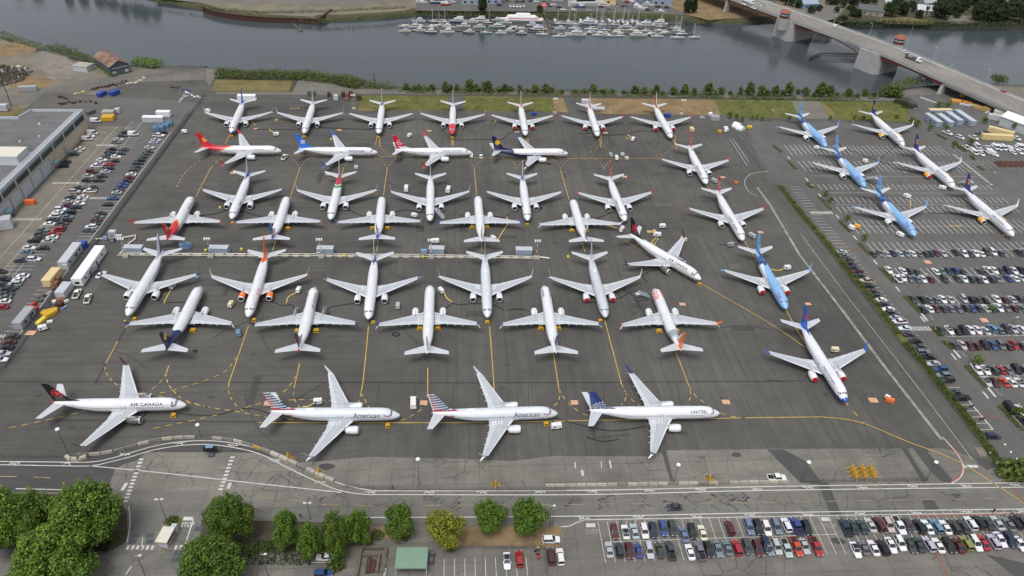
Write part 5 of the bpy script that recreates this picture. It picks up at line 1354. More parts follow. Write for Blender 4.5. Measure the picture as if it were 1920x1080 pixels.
# --- green roof shelter
c = G(772, 1046, 3.2); r_ = empty('shelter', (c.x, c.y, 0), AX*.6, 'open shelter with flat pale green roof in the nearest lot', 'shelter')
g = MB(); g.box(-3.9, 3.9, -2.9, 2.9, 3.2, 3.42, 0, None, .05, .05); g.box(-3.9, 3.9, -2.95, -2.8, 3.0, 3.3); g.build('roof', [mat('pale_green_roof', (114, 140, 122), .6, var=.07)], r_)
for x in (-3.7, 3.7):
    for y in (-2.7, 2.7): g = MB(); g.box(x-.09, x+.09, y-.09, y+.09, 0, 3.19); g.build('post', [M['lgrey']], r_)
for x in (-2.2, 2.2): g = MB(); g.box(x-1.0, x+1.0, -1.6, 1.4, 0, .8); g.build('bench', [M['wood']], r_)
# --- timber planter enclosure
c = G(700, 1052); r_ = empty('retaining_frame', (c.x, c.y, 0), AX*.5, 'grey timber enclosure open at the front, left of the green roofed shelter', 'enclosure')
g = MB(); g.box(-3.6,3.0,3.0,3.6,0,1.2); g.box(-3.6,-3.0,-4.5,3.0,0,1.2); g.box(1.1,1.7,-3.5,1.6,0,1.1); g.box(2.6,3.2,-3.6,2.98,0,1.2); g.box(-2.9,1.08,1.0,1.5,0,1.0); g.build('walls', [M['wood']], r_)
g = MB(); g.box(-1.5,-.4,-3.6,.6,0,.7); g.box(-.3,.7,-3.4,.2,0,.5); g.build('stored_beams', [M['rust']], r_)
for x, y in ((722.5,1056),(722,1075)): c = G(x, y); g = MB(); g.box(-.35,.35,-1.1,1.1,0,.7,0,None,.06,.06); tag(g.build('concrete_barrier', [M['concrete_block']], None, c), 'short concrete block standing right of the timber enclosure' if y < 1060 else 'short concrete block standing lower right of the timber enclosure', 'barrier')
c = G(811, 1043); g = MB(); g.box(-.5,.5,-.5,.5,0,1.5); g.box(-.4,.4,-2.6,-1.2,0,1.7); tag(g.build('storage_bin', [M['dgrey']], None, c), 'dark bins standing right of the green roofed shelter', 'bin')
c = G(988, 1045); 
for k, (dx, dy, h, mt) in enumerate(((2.2,1.6,1.2,'dgrey'),(3.4,2.4,1.0,'yel'),(3.4,.2,.9,'dgrey'),(4.0,-1.6,.7,'red'))):
    p = G(998+dx*3, 1040-dy*4); g = MB(); g.cyl((0,0,0),(0,0,h),.42,.4,12,0); g.cyl((0,0,h+.003),(0,0,h+.06),.44,.3,12,1); tag(g.build('drum', [M['black'], M[mt]], None, p), ['tall dark drum by the fenced corner','yellow topped drum by the fenced corner','small dark drum by the fenced corner','red lidded drum by the fenced corner'][k], 'drum')
# --- guard booth with island
isl = [(290,1017),(300,990),(312,975),(326,968),(336,975),(337,988),(330,1010),(322,1030),(306,1038),(292,1034)]
P = spline(gp(isl)+[G(*isl[0])], 3)[:-1]; g = MB(); g.prism([(p.x, p.y) for p in P], 0, .3, 0, 1); struct('traffic_island', g, [M['concrete_block'], M['concrete_old']])
ctr = sum((Vector((p.x, p.y)) for p in P), Vector((0,0)))/len(P)
g = MB(); g.prism([tuple(Vector((p.x, p.y+2.2))*.0+ (Vector((p.x,p.y))-ctr)*.5+ctr+Vector((.8,2.6))) for p in P], .3, .42, 0); struct('island_planting', g, [M['grass']])
c = G(310, 1004, 2.5); r_ = empty('guard_booth', (c.x, c.y, 0), AX-R(8), 'small white guard booth with stained flat roof on the entry island', 'booth')
g = MB(); g.box(-1.1,1.1,-1.9,1.9,.3,2.7); g.build('walls', [M['lgrey']], r_); g = MB(); g.box(-1.5,1.5,-2.3,2.3,2.71,2.95); g.build('roof', [M['offwhite']], r_)
for s in (-1, 1): g = MB(); g.box(s*1.13-.03,s*1.13+.03,-1.5,1.5,1.3,2.3); g.build('window', [M['glass']], r_)
g = MB(); g.box(.3,1.6,2.4,3.4,.3,2.9); g.build('annex', [M['lgrey']], r_)
# --- message board
c = G(397, 853); r_ = empty('message_board', (c.x, c.y, 0), AX, 'black electronic message board trailer beside the curved bike lane', 'sign'); g = MB(); g.box(-1.9,1.9,-.12,.12,1.3,3.4); g.build('screen', [M['black']], r_)
g = MB(); g.box(-.8,.8,-1,.6,.3,.7); g.box(-.1,.1,-.1,.1,.6,1.3); g.build('trailer_base', [M['dgrey']], r_); g = MB(); g.box(-1,1,-.6,.6,3.5,3.58); g.build('solar_panel', [M['lblue']], r_)
# --- far shore buildings
fb = 'boat yard buildings on the far shore'
for px, py, sx, sy, h, mt, lb, rz in ((884,9,17,9,6,'bluegrey','low blue grey boat shed left of the dark poplar',5), (924,8,13,10,9,'bluegrey','blue hut right of the dark poplar',4), (1240,10,17,16,11,'bluegrey','tall pale blue building at the right end of the boat yard',5), (1197,3,9,8,7,'lblue','small blue building left of the tall pale blue one',5), (1058,-2,9,7,8,'lblue','narrow blue building at the top of the boat yard',5), (1145,9,9,6,4.5,'tan','tan tented shelter in the boat yard',-10),(790,0,26,10,5,'dgrey','long dark shed at the top left of the boat yard',3)):
    c = G(px, py); r_ = empty('boat_yard_building', (c.x, c.y+sy/2, 0), AX+R(rz-5), lb, 'building', fb)
    g = MB(); g.box(-sx/2,sx/2,-sy/2,sy/2,0,h); g.build('walls', [M[mt]], r_); g = MB(); g.box(-sx/2-.4,sx/2+.4,-sy/2-.4,sy/2+.4,h+.01,h+1.4,0,None,1.0,sy*.42); g.build('roof', [M['lroof']], r_)
    for k in range(max(1, int(sx/6))): w = MB(); x = -sx/2+3+k*5.5; w.box(x-.9,x+.9,-sy/2-.06,-sy/2-.01,1.2,2.8); w.build('window', [M['glass']], r_)
M['housew'] = mat('house_siding', (142, 138, 128), .8)
hs_ = 'houses among the trees beyond the river'
for px, py, sx, sy, rz, rm, lb in ((1513,14,14,9,10,'bluegrey','blue roofed house just right of the first bridge tower'), (1630,26,20,12,-20,'dgrey','large grey roofed house nearest the river'), (1657,11,9,8,30,'lgrey','pink grey roofed house behind the large grey one'), (1733,26,15,11,-15,'lgrey','pale grey roofed house left of the biggest round crown'), (1735,12,14,9,20,'grey','grey roofed house behind the pale grey one'),
      (1706,4,8,7,0,'lblue','small teal roofed house at the top'), (1800,4,12,9,30,'grey','grey roofed house at the top right of centre'), (1832,6,11,8,60,'tan','tan roofed house among dark crowns'), (1440,6,14,9,0,'dgrey','dark roofed house left of the first bridge tower'), (1585,0,12,9,-30,'grey','grey roofed house beside the street at the top'), (1885,10,10,8,20,'grey','grey roofed house in the woods at far right')):
    c = G(px, py); rt = gable('house', lb, (c.x, c.y), sx, sy, 4.2, 7.2, AX+R(rz), M['housew'] if rm != 'bluegrey' else M['lblue'], M[rm], 'house', hs_)
    w = MB(); w.box(-sx/4-.6,-sx/4+.6,-sy/2-.07,-sy/2-.01,1.2,2.6); w.box(sx/4-.6,sx/4+.6,-sy/2-.07,-sy/2-.01,1.2,2.6); w.build('window', [M['glass']], rt)
    w = MB(); w.box(-.5,.5,-sy/2-.08,-sy/2-.01,0,2.1); w.build('door', [M['rust']], rt)
# --- sheet pile wall on the far bank
P = [Vector((p.x, p.y)) for p in spline(gp([(382,22),(410,32),(480,41),(560,44),(597,46)], SEA), 6)]
g = MB()
for i, (a, b2) in enumerate(zip(P, P[1:])):
    n = max(1, int((b2-a).length/1.2))
    for k in range(n):
        q = a+(b2-a)*(k/n); g.rbox((q.x, q.y+(.25 if (i+k) % 2 else 0)), 1.2, .5, SEA-1, .6, AX)
g.ribbon(P, 1.2, .75)
q0 = G(597,46,SEA); q1 = G(622,19,0); 
for k in range(22): t = k/22; g.rbox((q0.x+(q1.x-q0.x)*t, q0.y+(q1.y-q0.y)*t), 1.3, 1.3, SEA, 1.0, R(60))
tag(g.build('sheet_pile_wall', [M['rust']]), 'rusty sheet pile wall curving along the far bank', 'wall')
g = MB(); d = [G(548,44,-2.5), G(564,56,-2.5)]; g.ribbon([(p.x, p.y) for p in d], 1.4, SEA+.5); g.rbox((d[1].x, d[1].y), 3, 2.2, SEA, SEA+.6, .3)
for t in (0,.5,1): p = d[0]+(d[1]-d[0])*t; g.cyl((p.x+.8,p.y,SEA-.5),(p.x+.8,p.y,SEA+3),.18,.18,6)
tag(g.build('floating_dock', [M['wood']]), 'small weathered floating dock below the sheet pile wall', 'dock')
# rubble heap and tents at the left edge
c = G(4, 135, 3); rt = empty('scrap_heap', (c.x, c.y, 0), 0, 'tall heap of grey scrap at the left edge', 'heap'); g = MB(); rr_ = random.Random(4)
for k in range(420):
    a = rr_.uniform(0, 6.28); q = rr_.random()**.5; h = 7.5*(1-q)*rr_.uniform(.5,1)+.3; s = rr_.uniform(.4,1.5)
    g.rbox((14*q*math.cos(a), 17*q*math.sin(a)), s, s*rr_.uniform(.3,1), max(0, h-1.2), h+rr_.uniform(0,.4), rr_.uniform(0,3), 1 if rr_.random() < .12 else 0)
g.build('pile', [M['wood'], M['lgrey']], rt)
for px, py, lb in ((26,134,'left of two white tented covers by the scrap heap'), (36,133,'right of two white tented covers by the scrap heap')):
    c = G(px, py); r_ = empty('tent', (c.x, c.y, 0), R(-60), lb, 'tent', 'white tented covers'); g = MB()
    n = 8; vs = [];
    for x in (-4, 4):
        for k in range(n+1): a = math.pi*k/n; vs.append((x, 2.0*math.cos(a), 2.1*math.sin(a)))
    g.add(vs, [(k, k+1, n+2+k, n+1+k) for k in range(n)]+[tuple(range(n, -1, -1)), tuple(n+1+k for k in range(n+1))]); g.build('cover', [M['offwhite']], r_)

# ================================================================ THE BASCULE BRIDGE
BD = Vector((.514, -.857)).normalized(); BN = Vector((-BD.y, BD.x)) if False else Vector((.857, .514)).normalized()
B0 = Vector((241, 501))
def bz(t): return 11 if t < -8 else 11-.052*(t+8) if t < 150 else max(1.2, 11-.052*158-.03*(t-150))
def bp_(t, n): q = B0+BD*t+BN*n; return q.x, q.y
br = empty('bascule_bridge', (B0.x, B0.y, 0), 0, 'concrete and red steel bascule bridge crossing the river at upper right', 'bridge')
def rel(p, z): return (p[0]-B0.x, p[1]-B0.y, z)
ts = [-320,-150,-95,-77,-48,-19,0,20,47,70,93,120,150,200,260]
WB = 22
def longbeam(name, matl, n0, n1, dz0, dz1, t0=-320, t1=260, dzf=None):
    g = MB(); T = sorted(set([t for t in ts if t0 <= t <= t1]+[t0, t1]+[t0+(t1-t0)*k/24 for k in range(25)] if dzf else [t for t in ts if t0 <= t <= t1]+[t0, t1])); vs = []
    for t in T:
        z = bz(t); lo = dzf(t) if dzf else dz0
        for n_, zz in ((n0, z+lo), (n1, z+lo), (n1, z+dz1), (n0, z+dz1)): vs.append(rel(bp_(t, n_), zz))
    fs = [(4*i+k, 4*i+(k+1) % 4, 4*i+4+(k+1) % 4, 4*i+4+k) for i in range(len(T)-1) for k in range(4)]
    fs += [(3,2,1,0), tuple(4*(len(T)-1)+k for k in range(4))]
    g.add(vs, fs); return g.build(name, [matl], br)
M['deck'] = ground_mat('bridge_deck', (138, 134, 127), (116, 113, 107), 'asphalt', .9); M['bconc'] = mat('bridge_concrete', (152, 152, 150), .85, var=.14, scale=.2); M['dred'] = mat('dark_red_steel', (96, 44, 44), .6, var=.2)
longbeam('deck', M['deck'], 0.5, WB-.5, -.6, 0); 
longbeam('walkway', M['bconc'], -.6, 2.0, -.9, .22); longbeam('walkway', M['bconc'], WB-2.0, WB+.6, -.9, .22)
longbeam('parapet', M['bconc'], -.85, -.62, -.9, 1.1); longbeam('parapet', M['bconc'], WB+.62, WB+.85, -.9, 1.1)
for (n0, n1) in ((-.2,.4),(WB-.4,WB+.2),(WB/2-.4,WB/2+.4)):
    longbeam('girder', M['dred'], n0, n1, -2.2, -.95, -150, -95); longbeam('girder', M['dred'], n0, n1, 0, -.95, 0, 47, lambda t: -2.2-1.4*abs((t-24)/24)**1.5)
    longbeam('girder', M['bconc'], n0, n1, -2.4, -.95, 47, 260); longbeam('girder', M['bconc'], n0, n1, -2.4, -.95, -320, -150)
g = MB()                                                      # two open leaves: chord, posts and diagonals
for n_ in (0, WB/2, WB):
    prev = None
    for k in range(25):
        t = -77+58*k/24; u = abs((t+48)/29); zl = bz(t)-1.5-3.6*u**1.7; zt = bz(t)-1.0
        a = Vector(rel(bp_(t, n_), zt)); b2 = Vector(rel(bp_(t, n_), zl)); g.cyl(a, b2, .22, .22, 4)
        if prev: g.cyl(prev[1], b2, .3, .3, 4); g.cyl(prev[0], a, .3, .3, 4); g.cyl(prev[0] if u > .02 and t < -48 else prev[1], b2 if t < -48 else a, .16, .16, 4)
        prev = (a, b2)
g.build('truss', [M['dred']], br)
def pier(t0, t1, n0, n1, z0, ztop, name='pier', flare=0):
    g = MB(); c = bp_((t0+t1)/2, (n0+n1)/2); L_ = abs(t1-t0); Wd = abs(n1-n0); a = math.atan2(BD.y, BD.x)
    hx, hy = L_/2, Wd/2; e = min(hx*.35, 2.5); O = [(-hx,-hy+e*1.5),(-hx+e,-hy),(hx-e,-hy),(hx,-hy+e*1.5),(hx,hy-e*1.5),(hx-e,hy),(-hx+e,hy),(-hx,hy-e*1.5)]
    n = len(O); vs = []
    for z, f in ((z0,1+flare),(ztop,1)):
        for p in O: q = Matrix.Rotation(a, 2) @ Vector((p[0]*f, p[1]*f)); vs.append((c[0]-B0.x+q.x, c[1]-B0.y+q.y, z))
    fs = [(i,(i+1)%n,n+(i+1)%n,n+i) for i in range(n)]+[tuple(range(n,2*n))]
    ar = (vs[1][0]-vs[0][0])*(vs[2][1]-vs[1][1])-(vs[1][1]-vs[0][1])*(vs[2][0]-vs[1][0])
    if ar < 0: fs = [f[::-1] for f in fs]
    g.add(vs, fs); return g.build(name, [M['bconc']], br)
pier(-19, 0, -2.2, WB+2.2, SEA-2, 10.3, flare=.06); pier(-96, -77, -2.2, WB+2.2, SEA-2, 10.93, flare=.06)
for t in (-150, -205, 47, 93, 140): 
    for n_ in (1, WB-1): 
        g = MB(); c = bp_(t, n_); g.xf = Matrix.Translation(rel(c, 0)) @ Matrix.Rotation(math.atan2(BN.y, BN.x), 4, 'Z'); g.box(-2.6, 2.6, -1.2, 1.2, SEA if t < 0 else 0, bz(t)-2.2, 0, None, 1.3, .3); g.build('pier', [M['bconc']], br)
for k in range(4): 
    g = MB(); t = 170+k*28; c = bp_(t, WB/2); g.rbox((c[0]-B0.x, c[1]-B0.y), 2, WB-2, 0, bz(t)-2.3, math.atan2(BD.y, BD.x)); g.build('pier', [M['bconc']], br)
def tower(t, n_, lb):
    c = bp_(t, n_); r_ = empty('bridge_tower', (c[0], c[1], 0), math.atan2(BD.y, BD.x), lb, 'tower', 'operator towers of the bridge')
    g = MB(); g.cyl((0,0,4),(0,0,12.2),4.2,4.2,8); g.build('base', [M['bconc']], r_); g = MB(); g.cyl((0,0,12.21),(0,0,14.2),3.6,3.6,8); g.build('band', [M['dred']], r_)
    g = MB(); g.cyl((0,0,14.21),(0,0,16.6),3.3,3.3,8); g.build('windows', [M['glass']], r_); g = MB(); g.cyl((0,0,14.4),(0,0,14.9),3.9,3.9,8,0); g.cyl((0,0,15.9),(0,0,16.3),3.6,3.6,8,0)
    for k in range(8): a = 6.283*k/8; g.cyl((3.35*math.cos(a),3.35*math.sin(a),14.3),(3.35*math.cos(a),3.35*math.sin(a),16.6),.18,.18,4)
    g.build('balcony', [M['lgrey']], r_); g = MB(); g.cyl((0,0,16.61),(0,0,18.6),4.6,1.0,8); g.build('roof', [mat('orange_tile', (140, 80, 66), .75)], r_)
    g = MB(); g.cyl((5,2,11),(5,2,26),.09,.05,5); g.build('mast', [M['lgrey']], r_)
tower(-86, -3.2, 'octagonal bridge tower with red roof, near side, left'); tower(-8, WB+3.6, 'octagonal bridge tower with red roof, far side, beyond the deck')
bl = 'tall lamp posts on the bridge'
for k, (t, n_) in enumerate([(x, WB+.7) for x in (-210,-175,-140,-108,-62,-30,22,60,100,140)]+[(x, -.7) for x in (-150,-108,-40,47,95,140)]):
    c = bp_(t, n_); z = bz(t); r_ = empty('lamp_post', (c[0], c[1], z), math.atan2(BN.y, BN.x)+(math.pi if n_ > 5 else 0), f"thin lamp post, {ORD[k if k < 10 else k-10]} from the far shore along the {'far' if k < 10 else 'near'} bridge parapet", 'lamp post', bl)
    g = MB(); g.cyl((0,0,0),(0,0,9.5),.12,.07,6); g.cyl((0,0,9.5),(2,0,10),.05,.04,4); g.build('pole', [M['lgrey']], r_); g = MB(); g.box(1.7,2.5,-.15,.15,9.9,10.06); g.build('lamp_head', [M['white']], r_)
ba = math.atan2(BD.y, BD.x)
def on_bridge(code, px, py, lb, rz=0): 
    p = G(px, py, 11.8); t = (Vector((p.x, p.y))-B0).dot(BD); p = G(px, py, bz(t)+.8); p.z = bz(t)+.01; return make_car(code, p, ba+rz, lb, 'vehicles crossing the bridge', 1)
on_bridge('Wv', 1568, 50, '@ crossing the middle of the bridge'); on_bridge('Ws', 1697, 97, '@ on the bridge behind the flatbed truck'); on_bridge('Rs', 1880, 171, '@ on the bridge near the right edge', math.pi)
on_bridge('Ws', 1394, 7, '@ beside the box truck on the bridge'); on_bridge('Ws', 1412, 14, '@ on the bridge left of the first tower, lower lane'); on_bridge('Ws', 1423, 9, '@ on the bridge left of the first tower, upper lane')
def truck(px, py, lb, flat):
    p = G(px, py, bz(0)+1); t = (Vector((p.x, p.y))-B0).dot(BD); p.z = bz(t)+.01; r_ = empty('truck', p, ba, lb, 'truck')
    g = MB(); g.box(2.8,5.2,-1.2,1.2,.6,2.9,0,None,.25,.1); g.box(5.2,6.0,-1.0,1.0,.6,1.7); g.build('cab', [M['white']], r_)
    g = MB(); g.box(4.9,5.28,-1.0,1.0,1.9,2.6); g.build('windscreen', [M['glass']], r_)
    g = MB()
    if flat: g.box(-5.5,2.5,-1.25,1.25,1.0,1.25); g.box(-.8,1.8,-1.1,1.1,1.26,2.3); g.box(-5.6,-5.1,-1.2,1.2,1.26,3.2); g.build('flatbed', [M['dgrey']], r_)
    else: g.box(-5.5,2.5,-1.3,1.3,.95,3.9); g.build('cargo_box', [M['white']], r_)
    for x in (-4.6,-3.4,4.6):
        for s in (-1,1): g = MB(); g.cyl((x,s*1.25,.5),(x,s*.85,.5),.5,.5,10); g.build('wheel', [M['black']], r_)
truck(1713, 108, 'white cab flatbed truck heading right on the bridge', True); truck(1402, 4, 'white box truck at the left end of the bridge', False)
for pts, lb in (([(1516,115),(1537,107),(1580,108),(1612,109)], 'dark timber fender wall left of the second bridge pier'), ([(1450,66),(1490,67),(1530,69),(1560,70)], 'dark timber fender wall at the first bridge pier'), ([(1560,70),(1548,74),(1500,70)], 'rear arm of the timber fender at the first bridge pier')):
    P = gp(pts, SEA); g = MB(); P2 = spline(P, 1)
    for a, b2 in zip(P2, P2[1:]):
        n = int((b2-a).length/1.5)+1
        for k in range(n): q = a+(b2-a)*(k/n); g.cyl((q.x,q.y,SEA-.6),(q.x,q.y,SEA+3.1),.2,.2,5)
        for h in (1.3, 2.6): g.cyl((a.x,a.y-.25,SEA+h),(b2.x,b2.y-.25,SEA+h),.2,.2,4)
    g.ribbon([(p.x, p.y) for p in P2], 1.6, SEA+3.15); tag(g.build('timber_fender', [M['twood']]), lb, 'fender')
# ================================================================ BOATS AND DOCKS
M['boatw'] = mat('boat_cabin', (196, 198, 200), .4, var=.15); M['deckm'] = mat('boat_deck', (168, 164, 154), .6, var=.3); M['hullblue'] = mat('pale_blue_hull', (150, 172, 192), .4); M['canvas'] = mat('blue_canvas', (52, 88, 150), .8); M['tealcv'] = mat('teal_canvas', (76, 140, 146), .8); M['teak'] = mat('teak_deck', (186, 160, 124), .7)
def hull(g, L_, Wd, z1, mat=0, deck=1):
    st = [(-.5,.42,.1),(-.45,.47,0),(-.1,.5,0),(.2,.46,0),(.38,.3,.06),(.5,.02,.22)]; vs = []
    for x, w_, up in st:
        for y, z in ((-w_*Wd*.55, -.4), (-w_*Wd, z1+up*z1*2), (w_*Wd, z1+up*z1*2), (w_*Wd*.55, -.4)): vs.append((x*L_, y, z))
    n = len(st); g.add(vs, [q for i in range(n-1) for q in ((4*i+1,4*i,4*i+4,4*i+5),(4*i+3,4*i+2,4*i+6,4*i+7))]+[(0,1,2,3)], mat)
    g.add(vs, [(4*i+1,4*i+5,4*i+6,4*i+2) for i in range(n-1)], deck)
def motor_proto(kind):
    k = ('boat', kind)
    if k in _mesh: return _mesh[k]
    h = MB(); c = MB(); t = MB()
    if kind == 'm': hull(h, 10.5, 3.4, 1.1); c.box(-3.4,2.0,-1.25,1.25,1.1,2.5,0,None,.5,.15); c.box(-2.6,.6,-1.0,1.0,2.505,3.3,1,None,.5,.1); t.box(-2.4,-.2,-1.05,1.05,3.31,3.42,0); c.box(-3.2,1.6,-1.2,1.2,1.6,2.15,2,None,-.08,-.08)
    elif kind == 'c': hull(h, 9, 3.1, 1.0); c.box(-1.2,2.2,-1.1,1.1,1.0,2.1,0,None,.6,.15); t.box(-3.9,-1.1,-1.3,1.3,1.9,2.05,0,None,.2,.2)
    elif kind == 'b': hull(h, 16, 4.6, 1.5); c.box(-5.5,3.5,-1.8,1.8,1.5,3.2,0,None,.5,.15); c.box(-4.5,1,-1.5,1.5,3.205,4.6,0,None,.6,.2); c.box(-5.2,3.1,-1.75,1.75,2.0,2.8,2,None,-.1,-.1); t.box(-4.6,-1,-1.5,1.5,4.61,4.75,0)
    else:
        hull(h, 10.5, 3.0, .95); c.box(-1.0,2.2,-.8,.8,.95,1.45,0,None,.4,.15); c.cyl((.9,0,.9),(.9,0,12.5),.2,.16,5,3); c.cyl((.9,0,2.2),(-3.4,0,2.3),.09,.09,5,3)
        for a, b in (((.9,0,12.4),(5.1,0,1.4)),((.9,0,12.4),(-5.1,0,1.3)),((.9,0,12.2),(.6,1.4,1)),((.9,0,12.2),(.6,-1.4,1))): c.cyl(a, b, .035, .035, 3, 3)
        t.cyl((.7,0,2.35),(-3.3,0,2.45),.24,.2,6,0)
    r = (h.mesh('hull', [M['car'], M['deckm']]), c.mesh('cabin', [M['boatw'], M['boatw'], M['glass'], M['lgrey']]), t.mesh('canopy', [M['car']])); _mesh[k] = r; return r
def boat(kind, px, py, rz, lb, hullc=(226,228,230), canc=(200,200,198), s=1.0, grp='boats moored in the marina'):
    p = G(px, py, SEA+.8); p.z = SEA; a, b, c = motor_proto(kind)
    nm = {'m': 'motor_cruiser', 'c': 'motorboat', 'b': 'motor_yacht', 's': 'sailboat'}[kind]
    r_ = empty(nm, p, rz, lb, {'m': 'motor cruiser', 'c': 'motorboat', 'b': 'yacht', 's': 'sailboat'}[kind], grp); r_.scale = (s, s, s)
    inst('hull', a, r_).color = (*lin(hullc), 1); inst('cabin', b, r_); inst('canopy', c, r_).color = (*lin(canc), 1)
rb = random.Random(21)
CAN = {'blue': (52,88,150), 'teal': (76,140,146), 'cream': (206,190,150), 'white': (206,206,204), 'grey': (150,154,160), 'navy': (40,52,84)}
def boats(desc, off, sc, data):
    D_ = data.split()
    for i, t in enumerate(D_):
        x, y, k, cn, hd = (t.split(',')+['', ''])[:5]
        cn = cn or rb.choice(['white','white','blue','grey','cream']); rz = {'l': AX+math.pi, 'r': AX, 'd': AX-R(90), '': AX+(math.pi if rb.random() < .5 else 0)}[hd]+rb.uniform(-.06,.06)
        if k == 'n': k = 's'
        kn = {'m': 'motor cruiser', 'c': 'open motorboat', 'b': 'motor yacht', 's': 'sailboat'}[k]
        hc = (120,160,164) if cn == 'teal' else rb.choice([(214,216,218),(196,200,204),(204,200,188),(180,188,198)])
        if rb.random() < .14: hc = (60,74,104)
        boat(k, off[0]+float(x)/sc, off[1]+float(y)/sc, rz, f"{kn} with {cn} cover, {ORD[i]} from left in {desc}", hc, CAN[cn], rb.uniform(.78,1.02))
o1 = (730, 0); o2 = (1020, 0)
boats('the front row of the west pontoon', o1, 6.4, '190,368,m,navy,l 355,360,m,white,l 490,380,m,white,l 695,378,m,white,l 950,382,m,grey,l 1160,385,s,teal,l 1340,390,m,white,r 1430,368,m,cream,l 1580,395,m,grey,l 1775,355,b,blue,l 1835,405,s,white,r')
boats('the second row of the west pontoon', o1, 6.4, '175,312,c,cream,l 300,318,m,grey,l 370,308,c,cream,r 515,318,c,cream,l 610,296,s,white,l 715,322,m,white,r 890,312,m,cream,l 1080,318,m,grey,l 1290,318,b,teal,l 1480,330,c,white,l 1570,338,c,cream,l')
boats('the third row of the west pontoon', o1, 6.4, '355,250,m,grey,l 530,255,s,white,l 655,256,s,white,r 820,255,b,cream,l 985,264,m,white,l 1080,250,b,cream,l 1185,268,s,white,r 1285,238,m,white,l 1400,268,m,white,l 1730,300,m,grey,r')
boats('the front row of the east pontoon', o2, 5.818, '165,388,s,white,l 345,375,b,blue,l 595,378,s,white,l 700,385,c,grey,r 820,385,s,cream,l 1030,382,b,cream,r 1160,372,c,grey,l 1235,390,s,white,l 1455,405,s,blue,l 1640,402,s,grey,l')
boats('the second row of the east pontoon', o2, 5.818, '175,305,m,grey,l 330,305,s,white,l 510,314,s,white,l 505,352,c,grey,l 620,350,s,blue,l 668,320,s,blue,l 820,322,s,cream,l 810,358,c,cream,r 960,323,s,white,l 1110,332,s,white,l 1270,328,s,blue,l 1310,358,c,cream,l 1470,330,s,white,r 1490,368,s,white,l')
boats('the third row of the east pontoon', o2, 5.818, '160,255,s,white,l 260,255,m,cream,l 330,258,s,white,r 470,256,b,teal,l 630,262,s,navy,l 760,262,s,grey,l 890,288,m,white,l 1100,276,b,blue,l 1245,262,b,cream,l 1440,302,s,white,l 1270,285,s,grey,r')
boats('the innermost row of the east pontoon', o2, 5.818, '120,222,c,grey,d 270,232,s,cream,d 400,228,c,white,d 475,222,m,teal,d 565,228,s,blue,d 640,232,s,grey,d 712,226,c,white,d 760,236,s,grey,d 806,232,c,blue,d 860,234,s,white,d 910,238,s,grey,d 960,234,c,blue,d 1020,246,s,white,d')
p = G(975, 36, SEA+1.5); p.z = SEA; a = MB(); r_ = empty('ferry_boat', p, AX+math.pi, 'long white ferry with pink stripe moored at the back of the marina', 'ferry'); hull(a, 36, 8, 1.8); a.build('hull', [M['white'], M['offwhite']], r_); a = MB(); a.box(-14,11,-3,3,1.8,4.2,0,None,2,.3); a.box(-9,4,-2.4,2.4,4.205,5.8,0,None,1.5,.4); a.build('cabin', [M['white']], r_); a = MB(); a.box(-13.9,9,-3.06,3.06,2.3,3.3,0,None,0,0); a.build('stripe', [mat('faded_pink', (196,150,164), .6)], r_)
M['pink'] = mat('pink_red', (206,84,96), .6)
for nm, pts, w_, lb in (('pontoon', [(762,57),(900,57),(1018,59)], 2.0, 'front pontoon of the west half of the marina'), ('pontoon', [(775,47),(900,47),(1018,48)], 2.0, 'middle pontoon of the west half of the marina'), ('pontoon', [(780,38),(900,38),(1018,39)], 2.0, 'back pontoon of the west half of the marina'),
     ('pontoon', [(1030,62),(1150,62),(1305,63)], 2.0, 'front pontoon of the east half of the marina'), ('pontoon', [(1030,52),(1150,52),(1290,54)], 2.0, 'middle pontoon of the east half of the marina'), ('pontoon', [(1032,42),(1150,42),(1280,44)], 2.0, 'back pontoon of the east half of the marina'), ('pontoon', [(1020,38),(1026,64)], 3.4, 'wide central walkway pontoon of the marina')):
    P = [(p.x, p.y) for p in gp(pts, SEA+.5)]; g = MB(); g.ribbon(P, w_, SEA+.5); g.ribbon(P, w_*.9, SEA+.05)
    for i in range(6): t = i/5; q = Vector(P[0])*(1-t)+Vector(P[-1])*t; g.cyl((q.x+1.2,q.y+.6,SEA-1),(q.x+1.2,q.y+.6,SEA+4),.2,.2,6)
    tag(g.build(nm, [M['wood']]), lb, 'pontoon')
g = MB(); a = G(1026,40,SEA+.5); b_ = G(1018,18,0)
g.add([(a.x-1.2,a.y,SEA+.6),(a.x+1.2,a.y,SEA+.6),(b_.x+1.2,b_.y,.6),(b_.x-1.2,b_.y,.6)], [(0,1,2,3)]); g.cyl((a.x-1.2,a.y,SEA+1.6),(b_.x-1.2,b_.y,1.6),.1,.1,4); g.cyl((a.x+1.2,a.y,SEA+1.6),(b_.x+1.2,b_.y,1.6),.1,.1,4); tag(g.build('gangway', [M['wood']]), 'sloping gangway from the quay down to the marina', 'gangway')
c = G(1020, 16); r_ = empty('kiosk', (c.x, c.y, 0), 0, 'small red roofed kiosk above the gangway', 'kiosk'); g = MB(); g.box(-1.6,1.6,-1.6,1.6,0,2.4); g.build('walls', [M['offwhite']], r_); g = MB(); g.cyl((0,0,2.41),(0,0,4.2),2.9,.5,8); g.build('roof', [M['pink']], r_)
lay = 'boats laid up ashore in the boat yard'
